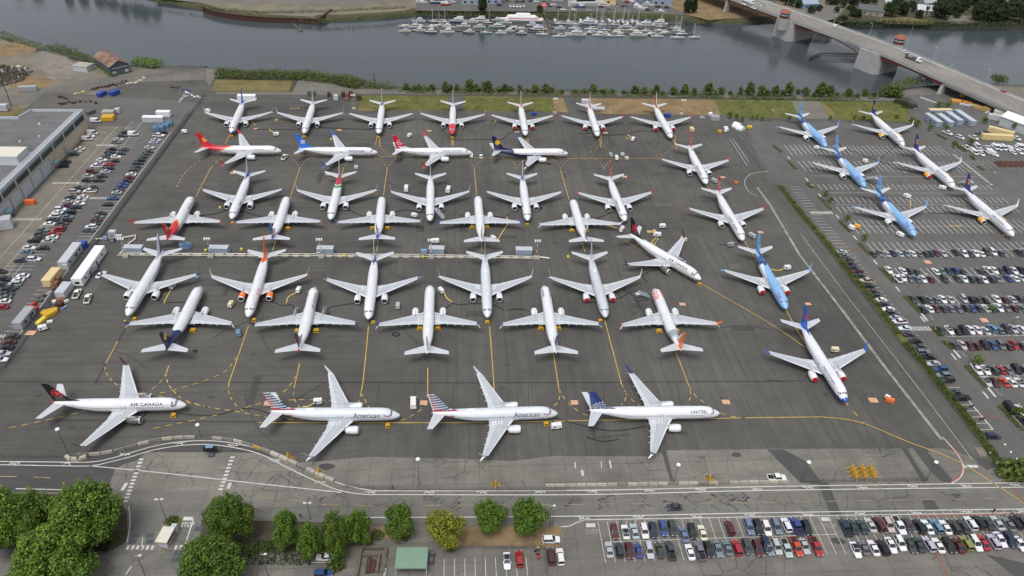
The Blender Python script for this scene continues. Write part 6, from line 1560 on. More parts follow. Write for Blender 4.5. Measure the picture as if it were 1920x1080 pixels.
for k, (px, py, kd, rz, cn, hc, s, lb) in enumerate(((1100,9,'b',8,'white',(226,228,230),1.9,'very large white yacht hull standing ashore'), (825,5,'b',0,'blue',(52,88,150),1.0,'blue covered boat ashore left of the red one'), (836,8,'c',20,'white',(190,50,60),1.0,'small red boat ashore'), (1183,4,'c',-30,'white',(176,40,48),1.2,'red boat ashore in the slanting line'), (1176,2,'c',-30,'white',(226,228,230),1.1,'white boat ashore behind the red one'), (1192,11,'c',-30,'blue',(140,170,196),1.2,'pale blue boat ashore in the slanting line'), (1199,15,'c',-30,'white',(226,228,230),1.1,'white boat ashore at the end of the slanting line'), (1215,9,'m',-10,'white',(226,228,230),.9,'white cruiser ashore beside the tall pale blue building'), (1088,12,'c',0,'blue',(52,88,150),1.0,'blue boat ashore below the very large yacht'), (1132,11,'m',0,'cream',(216,210,190),1.0,'cream cruiser ashore beside the tan shelter'), (1137,1,'c',0,'white',(226,228,230),1.0,'white boat ashore at the top of the yard'), (1046,0,'c',0,'white',(226,228,230),1.0,'white boat ashore left of the narrow blue building'), (790,4,'c',0,'white',(226,228,230),1,'white boat ashore in front of the long dark shed'), (1237,21,'c',0,'blue',(226,228,230),.9,'small blue covered boat on the quay edge'))):
    boat(kd, px, py, AX+R(rz), lb, hc, CAN[cn], s, lay)
    bpy.data.objects[-1] if False else None
    o = [x for x in COL.objects if x.type == 'EMPTY'][-1]; q = G(px, py, .8); o.location = (q.x, q.y, .5)

# ================================================================ TREES
def crown_mesh(name, n, rx, rz, z0, size, lobes, seed, matn, cone=0.0):
    rr = random.Random(seed); L_ = []
    lobes = int(lobes*1.7)
    for k in range(lobes):
        t = (k+.5)/lobes; z = z0+rz*2*(.12+.8*t)
        prof = math.sin(math.pi*min(.97, (.18+.8*t)))**.6*(1-cone*t)
        a = k*2.4+rr.uniform(-.4,.4); d = rx*prof*rr.uniform(.45,.9)*(0.3 if k % 6 == 5 else 1)
        L_.append((d*math.cos(a), d*math.sin(a), z, rx*prof*rr.uniform(.17,.38)+.2, rz*rr.uniform(.16,.34)))
    mb = MB(); vs = []; fs = []
    wts = [l[3]**2 for l in L_]
    for i in range(n):
        l = rr.choices(L_, wts)[0]
        while True:
            d = Vector((rr.gauss(0,1), rr.gauss(0,1), rr.gauss(0,1)))
            if d.length > .1: break
        d.normalize(); q = rr.uniform(.5, 1.0)**.6*rr.choice((1, 1, 1, 1.12, 1.28))
        p = Vector((l[0]+d.x*l[3]*q, l[1]+d.y*l[3]*q, l[2]+d.z*l[4]*q))
        p.z += .35*l[4]*max(0, d.z)*(1-min(1, math.hypot(d.x, d.y)))*2; nrm = (d+Vector((rr.gauss(0,.5), rr.gauss(0,.5), rr.gauss(0,.5)+.35))).normalized(); a = nrm.orthogonal().normalized(); b = nrm.cross(a)
        th = rr.uniform(0, 6.28); a, b = a*math.cos(th)+b*math.sin(th), b*math.cos(th)-a*math.sin(th)
        s = size*rr.uniform(.6, 1.25); k0 = len(vs)
        vs += [p-a*s*.5, p-b*s*.32+a*s*.1, p+a*s*.55, p+b*s*.32+a*s*.05]; fs.append((k0, k0+1, k0+2, k0+3))
    mb.v = [tuple(v) for v in vs]; mb.f = fs; mb.m = [0]*len(fs)
    return mb.mesh(name, [M[matn]])
def trunk_mesh(h, r):
    g = MB(); g.cyl((0,0,0),(.1,0,h*.5),r,r*.7,8); g.cyl((.1,0,h*.5),(0,.1,h*.88),r*.7,r*.2,7)
    for k in range(7):
        a = k*2.1; z = h*(.3+.07*k); g.cyl((.05,0,z),(math.cos(a)*h*.2,math.sin(a)*h*.2,z+h*.14),r*.35,r*.1,5)
    return g.mesh('trunk', [M['bark']], True)
TP = {}
for k, (n, rx, rz, z0, sz, lo, mt, cone) in {'big1': (24000,6.5,6.6,2.6,.48,34,'leaf',.2), 'big2': (23000,6.5,6.4,2.6,.48,30,'leaf',.1), 'mid1': (12000,4.2,5.7,1.8,.42,24,'leaf',.42), 'mid2': (12000,4.2,5.6,1.8,.42,22,'leaf',.3), 'mid3': (12000,4.2,5.6,2.0,.42,26,'leaf',.5),
      'yel': (7000,4.6,4.4,1.8,.5,22,'leaf_yellow',.1), 'round': (9500,4.0,4.0,1.8,.46,26,'leaf',-.05), 'small': (420,1.5,1.6,.9,.42,9,'leaf',.1), 'far1': (2200,5.5,4.6,1.5,1.0,20,'leaf_dark',.1), 'far2': (2200,5.5,5.2,1.5,1.0,18,'leaf_dark',.25),
      'bank1': (900,2.2,2.2,.2,.6,12,'leaf_bank',.25), 'bank2': (900,2.4,2.0,.1,.6,11,'leaf_bank',.1), 'bush': (420,1.4,.8,-.2,.45,9,'leaf_bank',0), 'poplar': (2600,2.8,8.2,.6,.9,24,'leaf_dark',.3)}.items():
    TP[k] = (crown_mesh('crown', n, rx, rz, z0, sz, lo, hash(k) % 1000 if False else sum(map(ord, k)), mt, cone), trunk_mesh(z0+rz*2, max(.1, rx*.06)), z0+rz*2, rx)
def tree(kind, px, py, h, r, lb, grp, cat='tree', name='leafy_tree', pos=None, rnds=random.Random(8)):
    cm, tm, H0, R0 = TP[kind]; c = pos if pos is not None else G(px, py)
    o = empty(name, (c[0], c[1], 0), rnds.uniform(0, 6.28), lb, cat, grp); f_ = rnds.uniform(.88, 1.12); o.scale = (r/R0*f_, r/R0/f_, h/H0*rnds.uniform(.93,1.07))
    inst('crown', cm, o); inst('trunk', tm, o); return o
gt = 'trees along the near road'
for k, px, py, h, r, lb in (('mid1',543,1022,14,3.9,'narrow green tree standing left of the twin headed lamp'), ('mid2',634,1025,14.5,3.7,'tall green tree at the back of the four clustered ones'), ('mid3',588,1047,13.5,3.6,'front left tree of the four clustered ones'), ('mid1',632,1046,13,3.2,'front right tree of the four clustered ones, above the white car'),
      ('mid2',676,1020,14,3.7,'tree at the right of the four clustered ones'), ('mid1',752,1006,13,4.2,'green tree standing alone left of the yellowing one'), ('yel',838,1019,12,4.8,'thin yellowing tree above the sparse lot'), ('round',917,994,10,3.9,'small round green tree right of the yellowing one'), ('round',988,998,12.2,4.3,'round green tree on the dry verge beside the lamp'),
      ('big2',440,1012,15,6.0,'broad green tree right of the entry road'), ('big1',408,1096,15,8.2,'broad tree cut by the bottom edge, right of the entry road'), ('big1',180,1010,19.5,9.6,'biggest tree left of the entry road'), ('big2',125,1092,18,9.6,'broad tree cut by the bottom edge, left of the entry road'),
      ('big2',30,1022,18.5,7.6,'tall tree at the left edge'), ('big1',86,1012,17,6.4,'tree between the biggest one and the left edge'), ('big1',-25,1006,18,7.5,'tree cut by the left edge')):
    tree(k, px, py, h, r, lb, gt)
bush_i = 0
for px, py, s, lb in ((215,1012,1.2,'round shrub under the biggest tree by the kerb'),(450,1030,1.6,'clipped shrub below the broad tree right of the entry'),(472,1032,1.4,'second clipped shrub right of the broad tree'),(500,1026,1.2,'low shrub in the planting bed'),(323,978,1.25,'low shrub mass at the top of the booth island'),(708,1005,1.3,'low shrub at the end of the dry bed'),(760,1008,1.0,'low shrub at the right of the dry bed'),(845,1030,1.0,'low shrub below the yellowing tree'),(630,1062,1.8,'ragged shrub at the curb beside the white car'),(52,1040,1.5,'shrub under the trees at bottom left'),(1896,889,3.6,'dark shrub mass where the hedge ends'),(1908,880,2.6,'rounded shrub beside the end of the hedge')):
    tree('bush', px, py, s*1.1, s*1.3, lb, 'shrubs near the road', 'shrub', 'shrub')
rt_ = random.Random(12); gb = 'young trees along the river bank'
bx = [764,776,787,800,812,834,845,855,881,893,915,936,947,957,975,990,1004,1020,1035,1052,1078,1095,1112,1130,1148,1170,1188,1206,1228,1240,1262,1281,1300,1327,1340,1351,1370,1388,1404,1425,1440,1452,1466,1478,1494,1508,1524,1538,1552,1568,1590,1606,1622,1640,1652,1664,1676,1688]
hh = {834:6,881:6,915:6,1020:5.5,1228:5,1281:5.5,1327:6.5,1404:7,1425:5.5,1452:6,1478:7,1538:7.5,1552:6.5,1664:6.5,1676:6}
for i, x in enumerate(bx):
    y = 170+(x-764)*(183-170)/(1700-764)+rt_.uniform(-1.5,1); h = hh.get(x, rt_.uniform(1.6, 4.6)); r = h*rt_.uniform(.36,.6)+.5; y += rt_.uniform(-1.5,.5)
    tree('bank1' if i % 2 else 'bank2', x+rt_.uniform(-2,2), y, h*1.15, r, f"{'tall' if h > 5 else 'low'} bushy tree, {ORD[i] if i < 39 else ORD[len(bx)-1-i]} from {'left' if i < 39 else 'right'} between path and river", gb)
gs = 'small planted trees in the east car park'
for i, (px, py, h, r) in enumerate(((1547,368,3.4,1.3),(1556,380,3.2,1.3),(1587,416,3.6,1.4),(1619,452,3.6,1.5),(1829,685,4.4,1.9),(1906,783,4.6,1.9),(1743,224,5,2.0),(1742,246,4.6,1.5),(1773,245,4,1.5),(1759,203,4.5,2.4),(1776,203,4.2,2.2),(1845,232,4.5,1.8),(1787,277,4.5,1.5),(1818,272,4.4,1.8),(1899,245,5,1.6),(1707,236,6,2.0),(1718,238,4.5,1.9),(1856,584,3.0,1.6),(1680,222,2.5,1.5),(1601,224,2.4,1.2),(1618,224,2.4,1.2),(1480,224,2.6,1.3),(1556,224,2.4,1.2),(1500,226,2.2,1.1),(1380,226,4.5,1.5),(1367,222,4.6,1.9),(1391,228,3.4,1.2),(1410,224,3,1.0),(1418,224,3,1.0),(1428,226,3,1.0))):
    tree('small', px, py, h, r, f"small planted tree, {ORD[i]} of those scattered around the east lots", gs)
gf = 'trees on the far shore'; fi = 0
far = [(905,24,16,4,'poplar'),(1288,25,15,3.6,'poplar'),(1300,24,13,3.4,'poplar'),(1012,22,5,3,'far1'),(1580,14,8,4,'far1'),(1478,10,8,5,'far2'),(1496,14,7,5,'far1'),(1520,24,6,4,'far2'),(1600,8,7,5,'far2'),(1556,8,7,5,'far1'),(1535,20,5,3.5,'far2')]
far += [(1665,30,12,7,'far1'),(1690,28,11,7,'far2'),(1716,22,7,5,'far1'),(1722,34,7,4,'far2'),(1764,34,14,9,'far1'),(1780,26,12,8,'far2'),(1755,22,9,6,'far2'),(1795,16,10,6,'far1'),(1745,2,9,7,'far1'),(1768,4,10,7,'far2'),(1680,6,9,6,'far2'),(1662,-2,9,6,'far1'),(1700,-8,9,7,'far2'),(1730,-8,10,7,'far1'),(1640,4,8,5,'far2'),(1620,8,7,5,'far1'),(1605,32,5,4,'far1'),(1580,38,4,4,'far2')]
for x in range(1826, 1990, 17):
    for y in (38, 24, 10, -4, -18): far.append((x+rt_.uniform(-6,6)+(8 if y in (24,-4) else 0), y+rt_.uniform(-3,3), rt_.uniform(9,15), rt_.uniform(6,8.5), rt_.choice(['far1','far2'])))
for x in range(1500, 1826, 22): far.append((x+rt_.uniform(-6,6), -16+rt_.uniform(-5,5), rt_.uniform(8,12), rt_.uniform(5,7), rt_.choice(['far1','far2'])))
for k_ in range(34): far.append((rt_.uniform(1565,1815), rt_.uniform(-12,34), rt_.uniform(3.5,8), rt_.uniform(2.5,4.6), rt_.choice(['far1','far2'])))
for x in range(1360, 1500, 18): far.append((x, -6+rt_.uniform(-6,4)+(x-1360)*.06, rt_.uniform(7,10), rt_.uniform(4,6), rt_.choice(['far1','far2'])))
for x, y in ((225,-16),(248,-14),(262,-12),(285,-8),(205,-20),(180,-24),(150,-27),(120,-32),(60,-40),(20,-48)): far.append((x, y, rt_.uniform(10,17), rt_.uniform(4.5,6.5), 'far2'))
cnt_ = {}
for i, (px, py, h, r, k) in enumerate(sorted(far)):
    zone = 'in the boat yard' if px < 1330 else 'behind the first bridge tower' if px < 1560 else 'among the houses' if px < 1815 else 'in the far right wood'
    sz_ = 'tall' if h > 11 else 'mid-sized' if h > 7.5 else 'low'
    cnt_[(sz_, zone)] = q_ = cnt_.get((sz_, zone), -1)+1
    tree(k, px, py, h, r, f"{sz_} dark tree, {ORD[min(q_, 38)]} such from left, {zone}", gf if zone != 'in the far right wood' else 'trees of the dense wood at far right')
def leafmass(name, pts_fn, n, size, matn, label, cat, seed, kind='stuff'):
    rr = random.Random(seed); mb = MB()
    for i in range(n):
        x, y, z = pts_fn(rr); p = Vector((x, y, z)); nrm = Vector((rr.gauss(0,.6), rr.gauss(0,.6), 1)).normalized(); a = nrm.orthogonal().normalized(); b = nrm.cross(a); s = size*rr.uniform(.5,1.3); k = len(mb.v)
        mb.v += [tuple(p-a*s*.5), tuple(p-b*s*.35), tuple(p+a*s*.5), tuple(p+b*s*.35)]; mb.f.append((k,k+1,k+2,k+3)); mb.m.append(0)
    o = mb.build(name, [M[matn]]); return tag(o, label, cat, None, kind)
def along(path, wlo, whi, zf, z=0):
    P = [G(a, b, z) for a, b in path]; seg = [(a, b, (b-a).length) for a, b in zip(P, P[1:])]; tot = sum(s[2] for s in seg)
    def f(rr):
        t = rr.uniform(0, tot)
        for a, b, L_ in seg:
            if t <= L_: break
            t -= L_
        d = (b-a)/L_; q = a+d*t; n = Vector((-d.y, d.x)); w_ = rr.uniform(wlo, whi); h = zf(rr, t, w_)
        return q.x+n.x*w_, q.y+n.y*w_, z+h
    return f
hz_ = lambda rr, t, w_: (1.0+.45*math.sin(t*.9)+.3*math.sin(t*2.3+1))*(1-(abs(w_-.2)/1.6)**2*.8)*rr.uniform(.55,1)
leafmass('hedge', along([(1462,350),(1497,395),(1535,440),(1565,475),(1590,510),(1637,565),(1665,600),(1684,628)], -1.1, 1.4, hz_), 8500, .5, 'leaf_bank', 'long ragged hedge between the apron and the east lot, upper stretch', 'hedge', 1, 'stuff')
leafmass('hedge', along([(1697,645),(1737,690),(1772,735),(1810,782),(1830,810),(1850,838),(1868,864),(1890,892)], -1.2, 1.6, hz_), 9000, .45, 'leaf_bank', 'long ragged hedge between the apron and the east lot, lower stretch', 'hedge', 2, 'stuff')
P_h = [(1462,350),(1497,395),(1535,440),(1565,475),(1590,510),(1637,565),(1684,628),(1737,690),(1772,735),(1810,782),(1850,838),(1890,892)]
g = MB(); g.ribbon(gp(P_h), 3.2, Z1-.02); struct('hedge_bed', g, [M['grass']])
leafmass('bank_undergrowth', along([(405,134),(480,137),(560,138),(640,146),(690,157),(760,168),(900,171),(1100,173),(1300,177),(1440,182),(1560,183),(1640,180)], -5.5, 3.0, lambda rr,t,w_: rr.uniform(.1,1.4)*(1.1+math.sin(t*.21)+.6*math.sin(t*.57))*(1 if w_ > -3 else .5)), 12000, .9, 'leaf_bank', 'green undergrowth along the near river bank', 'undergrowth', 3)
leafmass('bank_undergrowth', along([(410,140),(480,142),(560,142),(620,148),(680,160)], -8, 3, lambda rr,t,w_: rr.uniform(.2,2.6)), 5500, .9, 'leaf_bank', 'thick green scrub on the bank right of the slipway', 'undergrowth', 4)
leafmass('bank_undergrowth', along([(92,90),(120,98),(150,112),(175,118)], -3, 6, lambda rr,t,w_: rr.uniform(.2,2.4)), 1500, .9, 'leaf_bank', 'scrub on the bank above the old concrete pad', 'undergrowth', 5)
leafmass('bank_undergrowth', along([(252,119),(275,121),(300,126)], -5, 5, lambda rr,t,w_: rr.uniform(.3,3.2)), 1500, .9, 'leaf', 'thick bush on the bank right of the rusty shed', 'undergrowth', 6)
leafmass('bank_undergrowth', along([(180,118),(200,135),(214,145)], -2, 2, lambda rr,t,w_: rr.uniform(.2,2)), 700, .8, 'leaf', 'weeds along the wall of the rusty shed', 'undergrowth', 7)
leafmass('bank_undergrowth', along([(1660,177),(1700,160),(1735,156),(1760,158)], -4, 5, lambda rr,t,w_: rr.uniform(.2,4.0)), 2600, .9, 'leaf_bank', 'bushes on the bank left of the bridge', 'undergrowth', 8)
leafmass('bank_undergrowth', along([(1676,190),(1700,196),(1704,205)], -4, 5, lambda rr,t,w_: rr.uniform(.2,3.0)), 900, .8, 'leaf_dark', 'dark bushes at the corner of the lawn', 'undergrowth', 9)
leafmass('bank_undergrowth', along([(1860,153),(1885,154)], -4, 5, lambda rr,t,w_: rr.uniform(.2,4.0)), 900, .9, 'leaf_bank', 'bush on the bank right of the bridge', 'undergrowth', 10)
leafmass('bank_undergrowth', along([(597,40),(700,34),(775,26),(960,27),(1240,33),(1340,42)], -3, 5, lambda rr,t,w_: rr.uniform(-1,.9)), 5200, 1.0, 'leaf_bank', 'mossy growth along the far bank behind the marina', 'undergrowth', 11)
leafmass('bank_undergrowth', along([(1560,40),(1600,46),(1690,46),(1780,49),(1920,47),(2000,47)], -4, 9, lambda rr,t,w_: rr.uniform(-1,2.2)), 6000, 1.1, 'leaf_dark', 'dark scrub along the far bank below the houses', 'undergrowth', 12)
leafmass('bank_undergrowth', along([(290,2),(380,14),(480,24),(600,22),(760,14)], -3, 3, lambda rr,t,w_: rr.uniform(-.2,1.0)), 2600, .9, 'leaf_bank', 'grassy growth along the far bank at the sheet pile wall', 'undergrowth', 13)
leafmass('bank_undergrowth', along([(0,60),(50,78),(100,92),(160,108)], -6, 2, lambda rr,t,w_: rr.uniform(0,.9)), 2200, .8, 'leaf_bank', 'low growth along the bank at upper left', 'undergrowth', 14)
leafmass('bank_undergrowth', along([(60,1020),(120,1022),(210,1018)], -3, 3, lambda rr,t,w_: rr.uniform(0,1.2)), 2500, .5, 'leaf_dark', 'ground cover under the trees at bottom left', 'undergrowth', 15)
leafmass('bank_undergrowth', along([(385,1030),(480,1033),(590,1034)], -4, 3, lambda rr,t,w_: rr.uniform(0,.7)), 2600, .45, 'leaf_dark', 'ground cover in the bed below the row of trees', 'undergrowth', 16)
for i, (a, b) in enumerate((((1449,273),(1466,286)),((1476,301),(1493,318)),((1513,344),(1523,353)),((1535,370),(1558,394)),((1573,414),(1594,436)),((1610,456),(1633,480)),((1650,503),(1678,531)),((1695,555),(1727,588)),((1745,613),(1764,631)),((1768,640),(1787,656)),((1810,686),(1848,728)),((1873,762),(1918,808)),((1755,252),(1775,262)),((1788,266),(1800,280)),((1820,292),(1826,300)),((1832,312),(1845,320)),((1800,275),(1810,285)))):
    leafmass('island_planting', along([a, b], -.9, .9, lambda rr,t,w_: rr.uniform(.05,.55)), 520, .4, 'leaf_bank', f"planted kerb island, {ORD[i]} along the aisle of the east lot", 'planting', 30+i)
# ================================================================ GROUND EQUIPMENT
def gpt(px, py, z=0.0): p = G(px, py, z); p.z = Z1-.02; return p
def sharemesh(key, fn):
    if key not in _mesh: _mesh[key] = fn()
    return _mesh[key]
def cart_meshes(big=False):
    def f():
        b = MB(); s = 1.25 if big else 1
        b.box(-1.3*s,1.3*s,-.75,.75,.45,1.75,0,None,.08,.08); b.box(-.9,-.3,-.76,.76,.8,1.4,1); b.box(-1.35*s,1.35*s,-.8,.8,.38,.46,2)
        c = MB(); c.box(-.5,.5,-.4,.4,1.755,2.05,0,None,.1,.1)
        w = MB()
        for x in (-.9*s,.9*s):
            for y in (-.75,.75): w.cyl((x,y-.1,.3),(x,y+.1,.3),.3,.3,8,0)
        t = MB(); t.cyl((1.3*s,0,.4),(2.5*s,0,.25),.05,.05,5); t.cyl((2.5*s,-.25,.25),(2.5*s,.25,.25),.05,.05,5)
        return (b.mesh('body', [M['car'], M['dgrey'], M['steel']]), c.mesh('hood', [M['car']]), w.mesh('wheels', [M['black']]), t.mesh('tow_bar', [M['steel']]))
    return sharemesh(('cart', big), f)
def cart(px, py, rz, lb, col=(224,225,226), big=False, hose=None):
    c = gpt(px, py, .9); b, h, w, t = cart_meshes(big); r_ = empty('ground_power_cart', c, AX+R(rz), lb, 'equipment cart', 'service carts on the apron')
    inst('body', b, r_).color = (*lin(col), 1); inst('hood', h, r_).color = (*lin(col), 1); inst('wheels', w, r_); inst('tow_bar', t, r_)
    if hose:
        P = spline(gp(hose), 5); g = MB(); g.tube([(p.x, p.y, .24) for p in P], .2, 6); tag(g.build('air_hose', [M['yel2']]), 'yellow hose, '+' '.join(('by the '+lb).split()[:13]), 'hose')
M['yel2'] = mat('dull_yellow_hose', (214, 186, 96), .7)
CR = (216, 208, 176)
for a in ((596,753,4,'white cart behind the fin of the left silver airliner',None,0,[(590,756),(578,763),(568,763)]), (433,571,80,'cream open cage cart left of the orange finned airliner',CR,0,None), (560,544,80,'white cart below the tip of the orange airliner',None,0,[(555,550),(541,558),(537,570)]),
    (323,537,80,'white cart in front of the right engine of the leftmost barrier airliner',None,0,[(320,546),(311,562),(308,570)]), (777,404,150,'white cart left of the boarding stairs',None,0,None), (816,452,8,'white cart under the fourth light mast of the barrier',None,1,None), (925,447,130,'white cart at the tail tip of the blue striped airliner',None,0,[(932,452),(942,436),(952,420),(950,408)]),
    (1166,430,60,'white cart left of the black fin of the diagonal airliner',None,1,[(1158,430),(1130,419),(1112,411)]), (1242,424,10,'white cart above the diagonal airliner, farthest of three',None,0,None), (1232,440,0,'white cart at the shoulder of the diagonal airliner',None,1,[(1230,446),(1222,456),(1224,462)]), (1282,449,120,'small cart at the far wing tip of the diagonal airliner',CR,0,None),
    (1370,459,8,'grey cart left of the blue airliner with red covers',(150,154,158),0,None), (1339,339,120,'grey cart at the nose of the farthest red finned airliner',(170,174,178),1,None), (1410,442,120,'grey cart at the nose of the long red finned airliner',(170,174,178),1,None), (1145,291,95,'grey cart, left of two on the taxi line',(150,154,158),1,None), (1156,296,88,'white cart, right of two on the taxi line',None,1,None),
    (1476,502,4,'white cart near the far wing tip of the blue airliner with red covers',None,0,[(1469,505),(1458,508),(1446,506)]), (1622,302,-20,'white cart at the wing tip of the middle blue airliner',None,0,None), (1701,368,-50,'white cart at the upper side of the nearest blue airliner',None,1,[(1705,372),(1707,380),(1707,388)]), (1767,352,-30,'white cart below the nose of the middle yellow engined airliner',None,1,None),
    (1597,427,-50,'white cart beside the yellow one in the east lot',None,0,None), (1607,425,-50,'yellow cart in the east lot',(226,168,50),0,None), (1688,440,-60,'white cart at the nose of the nearest blue airliner',None,1,None), (1531,277,0,'white cart at the nose of the farthest blue airliner',None,0,None), (1565,656,-6,'cream cart by the far wing of the airliner with the red flower',CR,0,None),
    (1043,799,8,'white cart in front of the right silver airliner',None,1,None), (827,545,120,'small white cart between two tail-on airliners',None,0,[(832,548),(838,560),(848,567)]), (746,574,90,'small grey cart in the middle of the tail-on row',(170,172,172),0,None), (447,625,-70,'small blue cart at the wing tip of the navy tailed airliner',(110,136,160),0,None),
    (405,545,20,'white cart by the right engine of the orange airliner',None,0,None) if False else (884,292,90,'small cart at the nose of the white ring airliner',None,0,None), (1227,437,100,'small hose trolley beside the diagonal airliner',(200,190,120),0,None), (1405,239,10,'small yellow bin cart at the right end of the verge',(228,186,40),0,None), (80,615,30,'white cart below the yellow pallets at left',None,0,None),
    (1009,228,0,'small cream cart',None,0,None) if False else (1362,245,40,'white cart by the small white dome tents',None,0,None), (768,254,60,'white cart behind the white ring fin',None,0,None), (390,208,0,'white cart near the service lane at upper left',None,0,None), (346,247,10,'white cart on the upper left apron',None,0,None), (1187,261,60,'small white cart with hose at the top right of the apron',None,0,[(1186,260),(1180,256),(1176,253)]), (518,252,30,'small white cart with hose at the top left of the apron',None,0,[(514,250),(508,246),(505,243)])):
    px, py, rz, lb, col, big, hose = a; cart(px, py, rz, lb, col or (224,225,226), big, hose)
# wooden mats
for k, (px, py, w_, d_, lb) in enumerate(((1637,751,3.2,2.4,'salmon mat right of the nearest blue and white nose'),(1515,570.5,2.4,1.8,'raised salmon mat at the fin of the red flower airliner'),(1279.5,571,2.6,2,'salmon mat right of the orange finned airliner'),(1361,754.5,2.8,2.2,'salmon mat beyond the nose of the globe finned airliner'),(1077,755.5,2.6,2.2,'salmon mat right of the right silver airliner'),
    (794.5,756,2.6,2.2,'salmon mat between the two silver airliners'),(502,757,2.4,2.2,'salmon mat at the fin of the left silver airliner'),(1171,332,2.6,2,'salmon mat behind the fin of the last third row airliner'),(1355,333,2.6,2,'salmon mat near the farthest red finned airliner at right'),(1426,436,2.6,2,'salmon mat near the long red finned airliner'),(1218,435,2.6,2,'salmon mat above the diagonal airliner'),
    (616,327.5,2.8,2,'salmon mat beside the green and red airliner'),(1739,492,3.0,2.8,'salmon mat in the top aisle of the east lot'),(1845,601,3.0,2.8,'salmon mat in the middle aisle of the east lot'),(636,244.5,2.6,2,'salmon mat under the second airliner of the river row'),(805,246,2.6,2,'salmon mat left of the red nosed airliner'),(1135,249.5,2.8,2,'salmon mat between two red covered airliners'),(969,248,2.8,2,'salmon mat left of the first red covered airliner'),(437,325,2.8,2,'salmon mat left of the third row'),(1520,348,2.6,1.8,'salmon mat in the east lot by the upper planted island'),(1705,441,2.6,2.2,'orange mat under the nearest blue nose'),(1885,442,2.6,2.2,'orange mat under the nearest yellow engined airliner'),(58,625,3.4,2.6,'tan board on the apron at lower left'),(480,242,2.4,1.6,'salmon mat near the top left of the apron'))):
    c = gpt(px, py); g = MB(); w_ *= .88; d_ *= .88; g.box(-w_/2,w_/2,-d_/2,d_/2,0,.09); g.box(-w_/2,-w_/2+.1,-d_/2,d_/2,-.02,.0); tag(g.build('timber_mat', [M['ply']], None, c, AX+R(-3)), lb, 'mat', 'wooden mats on the pavement')
# yellow supports under aircraft
def stand_mesh():
    def f():
        g = MB()
        for y in (-.8,.8): g.box(-.9,.9,y-.12,y+.12,.05,.25)
        for x in (-.8,.8): g.box(x-.12,x+.12,-.9,.9,.26,.42)
        for x in (-.6,.6):
            for y in (-.6,.6): g.box(x-.07,x+.07,y-.07,y+.07,.43,.95)
        g.box(-.75,.75,-.75,.75,.96,1.08); return g.mesh('ballast_stand', [M['yel']])
    return sharemesh('stand', f)
rowname = {1:'first',2:'second',3:'third',4:'fourth',6:'sixth',13:'left end',16:'blue tail',25:'leftmost barrier row',26:'orange fin',28:'grey fin',29:'striped fin',37:'nearest black fin',38:'left silver',39:'right silver',24:'diagonal black fin'}
def plocal(i, x, y):
    m, X, Y, a, _, _ = PLANES[i]; return (X+x*math.cos(a)-y*math.sin(a), Y+x*math.sin(a)+y*math.cos(a), Z1-.02)
gst = 'yellow stands under the airliners'
for i, lb in ((1,'yellow stand under the nose of the leftmost river row airliner'),(2,'yellow stand under the nose of the second river row airliner'),(3,'yellow stand under the nose of the third river row airliner'),(4,'yellow stand under the red nose of the river row'),(16,'yellow stand under the nose right of the plain white airliner'),(25,'yellow stand beside the nose of the leftmost barrier row airliner'),(26,'yellow stand beside the nose of the orange finned airliner'),(27,'yellow stand beside the nose of the third barrier row airliner'),(28,'yellow stand under the silver nose with white engines'),(29,'yellow stand beside the silver nose with red engine covers'),(24,'yellow stand under the nose of the diagonal airliner'),(37,'yellow stand below the nose of the nearest black finned airliner'),(38,'yellow stand below the nose of the left silver airliner'),(39,'yellow stand below the nose of the right silver airliner'),(13,'yellow stand at the nose of the left end third row airliner')):
    side = -1.9 if i in (37,38,39) else (1.5 if i in (25,26,27) else -1.5 if i == 29 else 0)
    x = -3.6 if i in (37,38,39) else (-1.0 if side else -.2)
    tag(inst('ballast_stand', stand_mesh(), None, plocal(i, x, side), PLANES[i][3], (.8,.8,.8)), lb, 'stand', gst)
for i, lb in ((20,'second left, fourth row'),(21,'middle one of the fourth row'),(22,'striped fin of the fourth row'),(23,'right end of the fourth row'),(32,'navy tailed one seen from behind'),(33,'black finned one seen from behind'),(34,'thin navy fin seen from behind'),(35,'blue rudder seen from behind'),(36,'orange finned one seen from behind')):
    for s in (1,-1):
        if i in (20,32,36) and s == 1 and i != 32 and i != 36: continue
        if i in (32,) and s == 1: continue
        tag(inst('ballast_stand', stand_mesh(), None, plocal(i, -22.3, s*3.1), PLANES[i][3], (1.0,1.1,.85)), f"yellow stand by the {'left' if s > 0 else 'right'} wheels of the airliner, {lb}", 'stand', gst)
# ---- tripod tow heads (yellow) near the lower barrier
def jack(px, py, lb, rz=0):
    c = gpt(px, py, .5); r_ = empty('tripod_jack', c, AX+R(rz), lb, 'jack', 'yellow tripod jacks by the near barrier')
    def f():
        g = MB()
        for k in range(3): a = 2.1*k+.5; g.cyl((0,0,1.9),(1.25*math.cos(a),1.25*math.sin(a),.12),.11,.09,5); g.cyl((1.25*math.cos(a),1.25*math.sin(a),0),(1.25*math.cos(a),1.25*math.sin(a),.14),.24,.24,8)
        for k in range(3): a = 2.1*k+.5; b = a+2.1; g.cyl((1.0*math.cos(a),1.0*math.sin(a),.5),(1.0*math.cos(b),1.0*math.sin(b),.5),.07,.07,4)
        h = MB(); h.cyl((0,0,.4),(0,0,2.4),.28,.24,10); h.cyl((0,0,2.41),(0,0,2.7),.1,.1,6)
        t = MB(); t.cyl((.3,0,.5),(2.2,-.5,.25),.08,.08,5); return g.mesh('legs',[M['yel']]), h.mesh('cylinder',[M['yel']]), t.mesh('tow_bar',[M['yel']])
    a, b, c2 = sharemesh('jack', f); inst('legs', a, r_); inst('cylinder', b, r_); inst('tow_bar', c2, r_)
k = 0
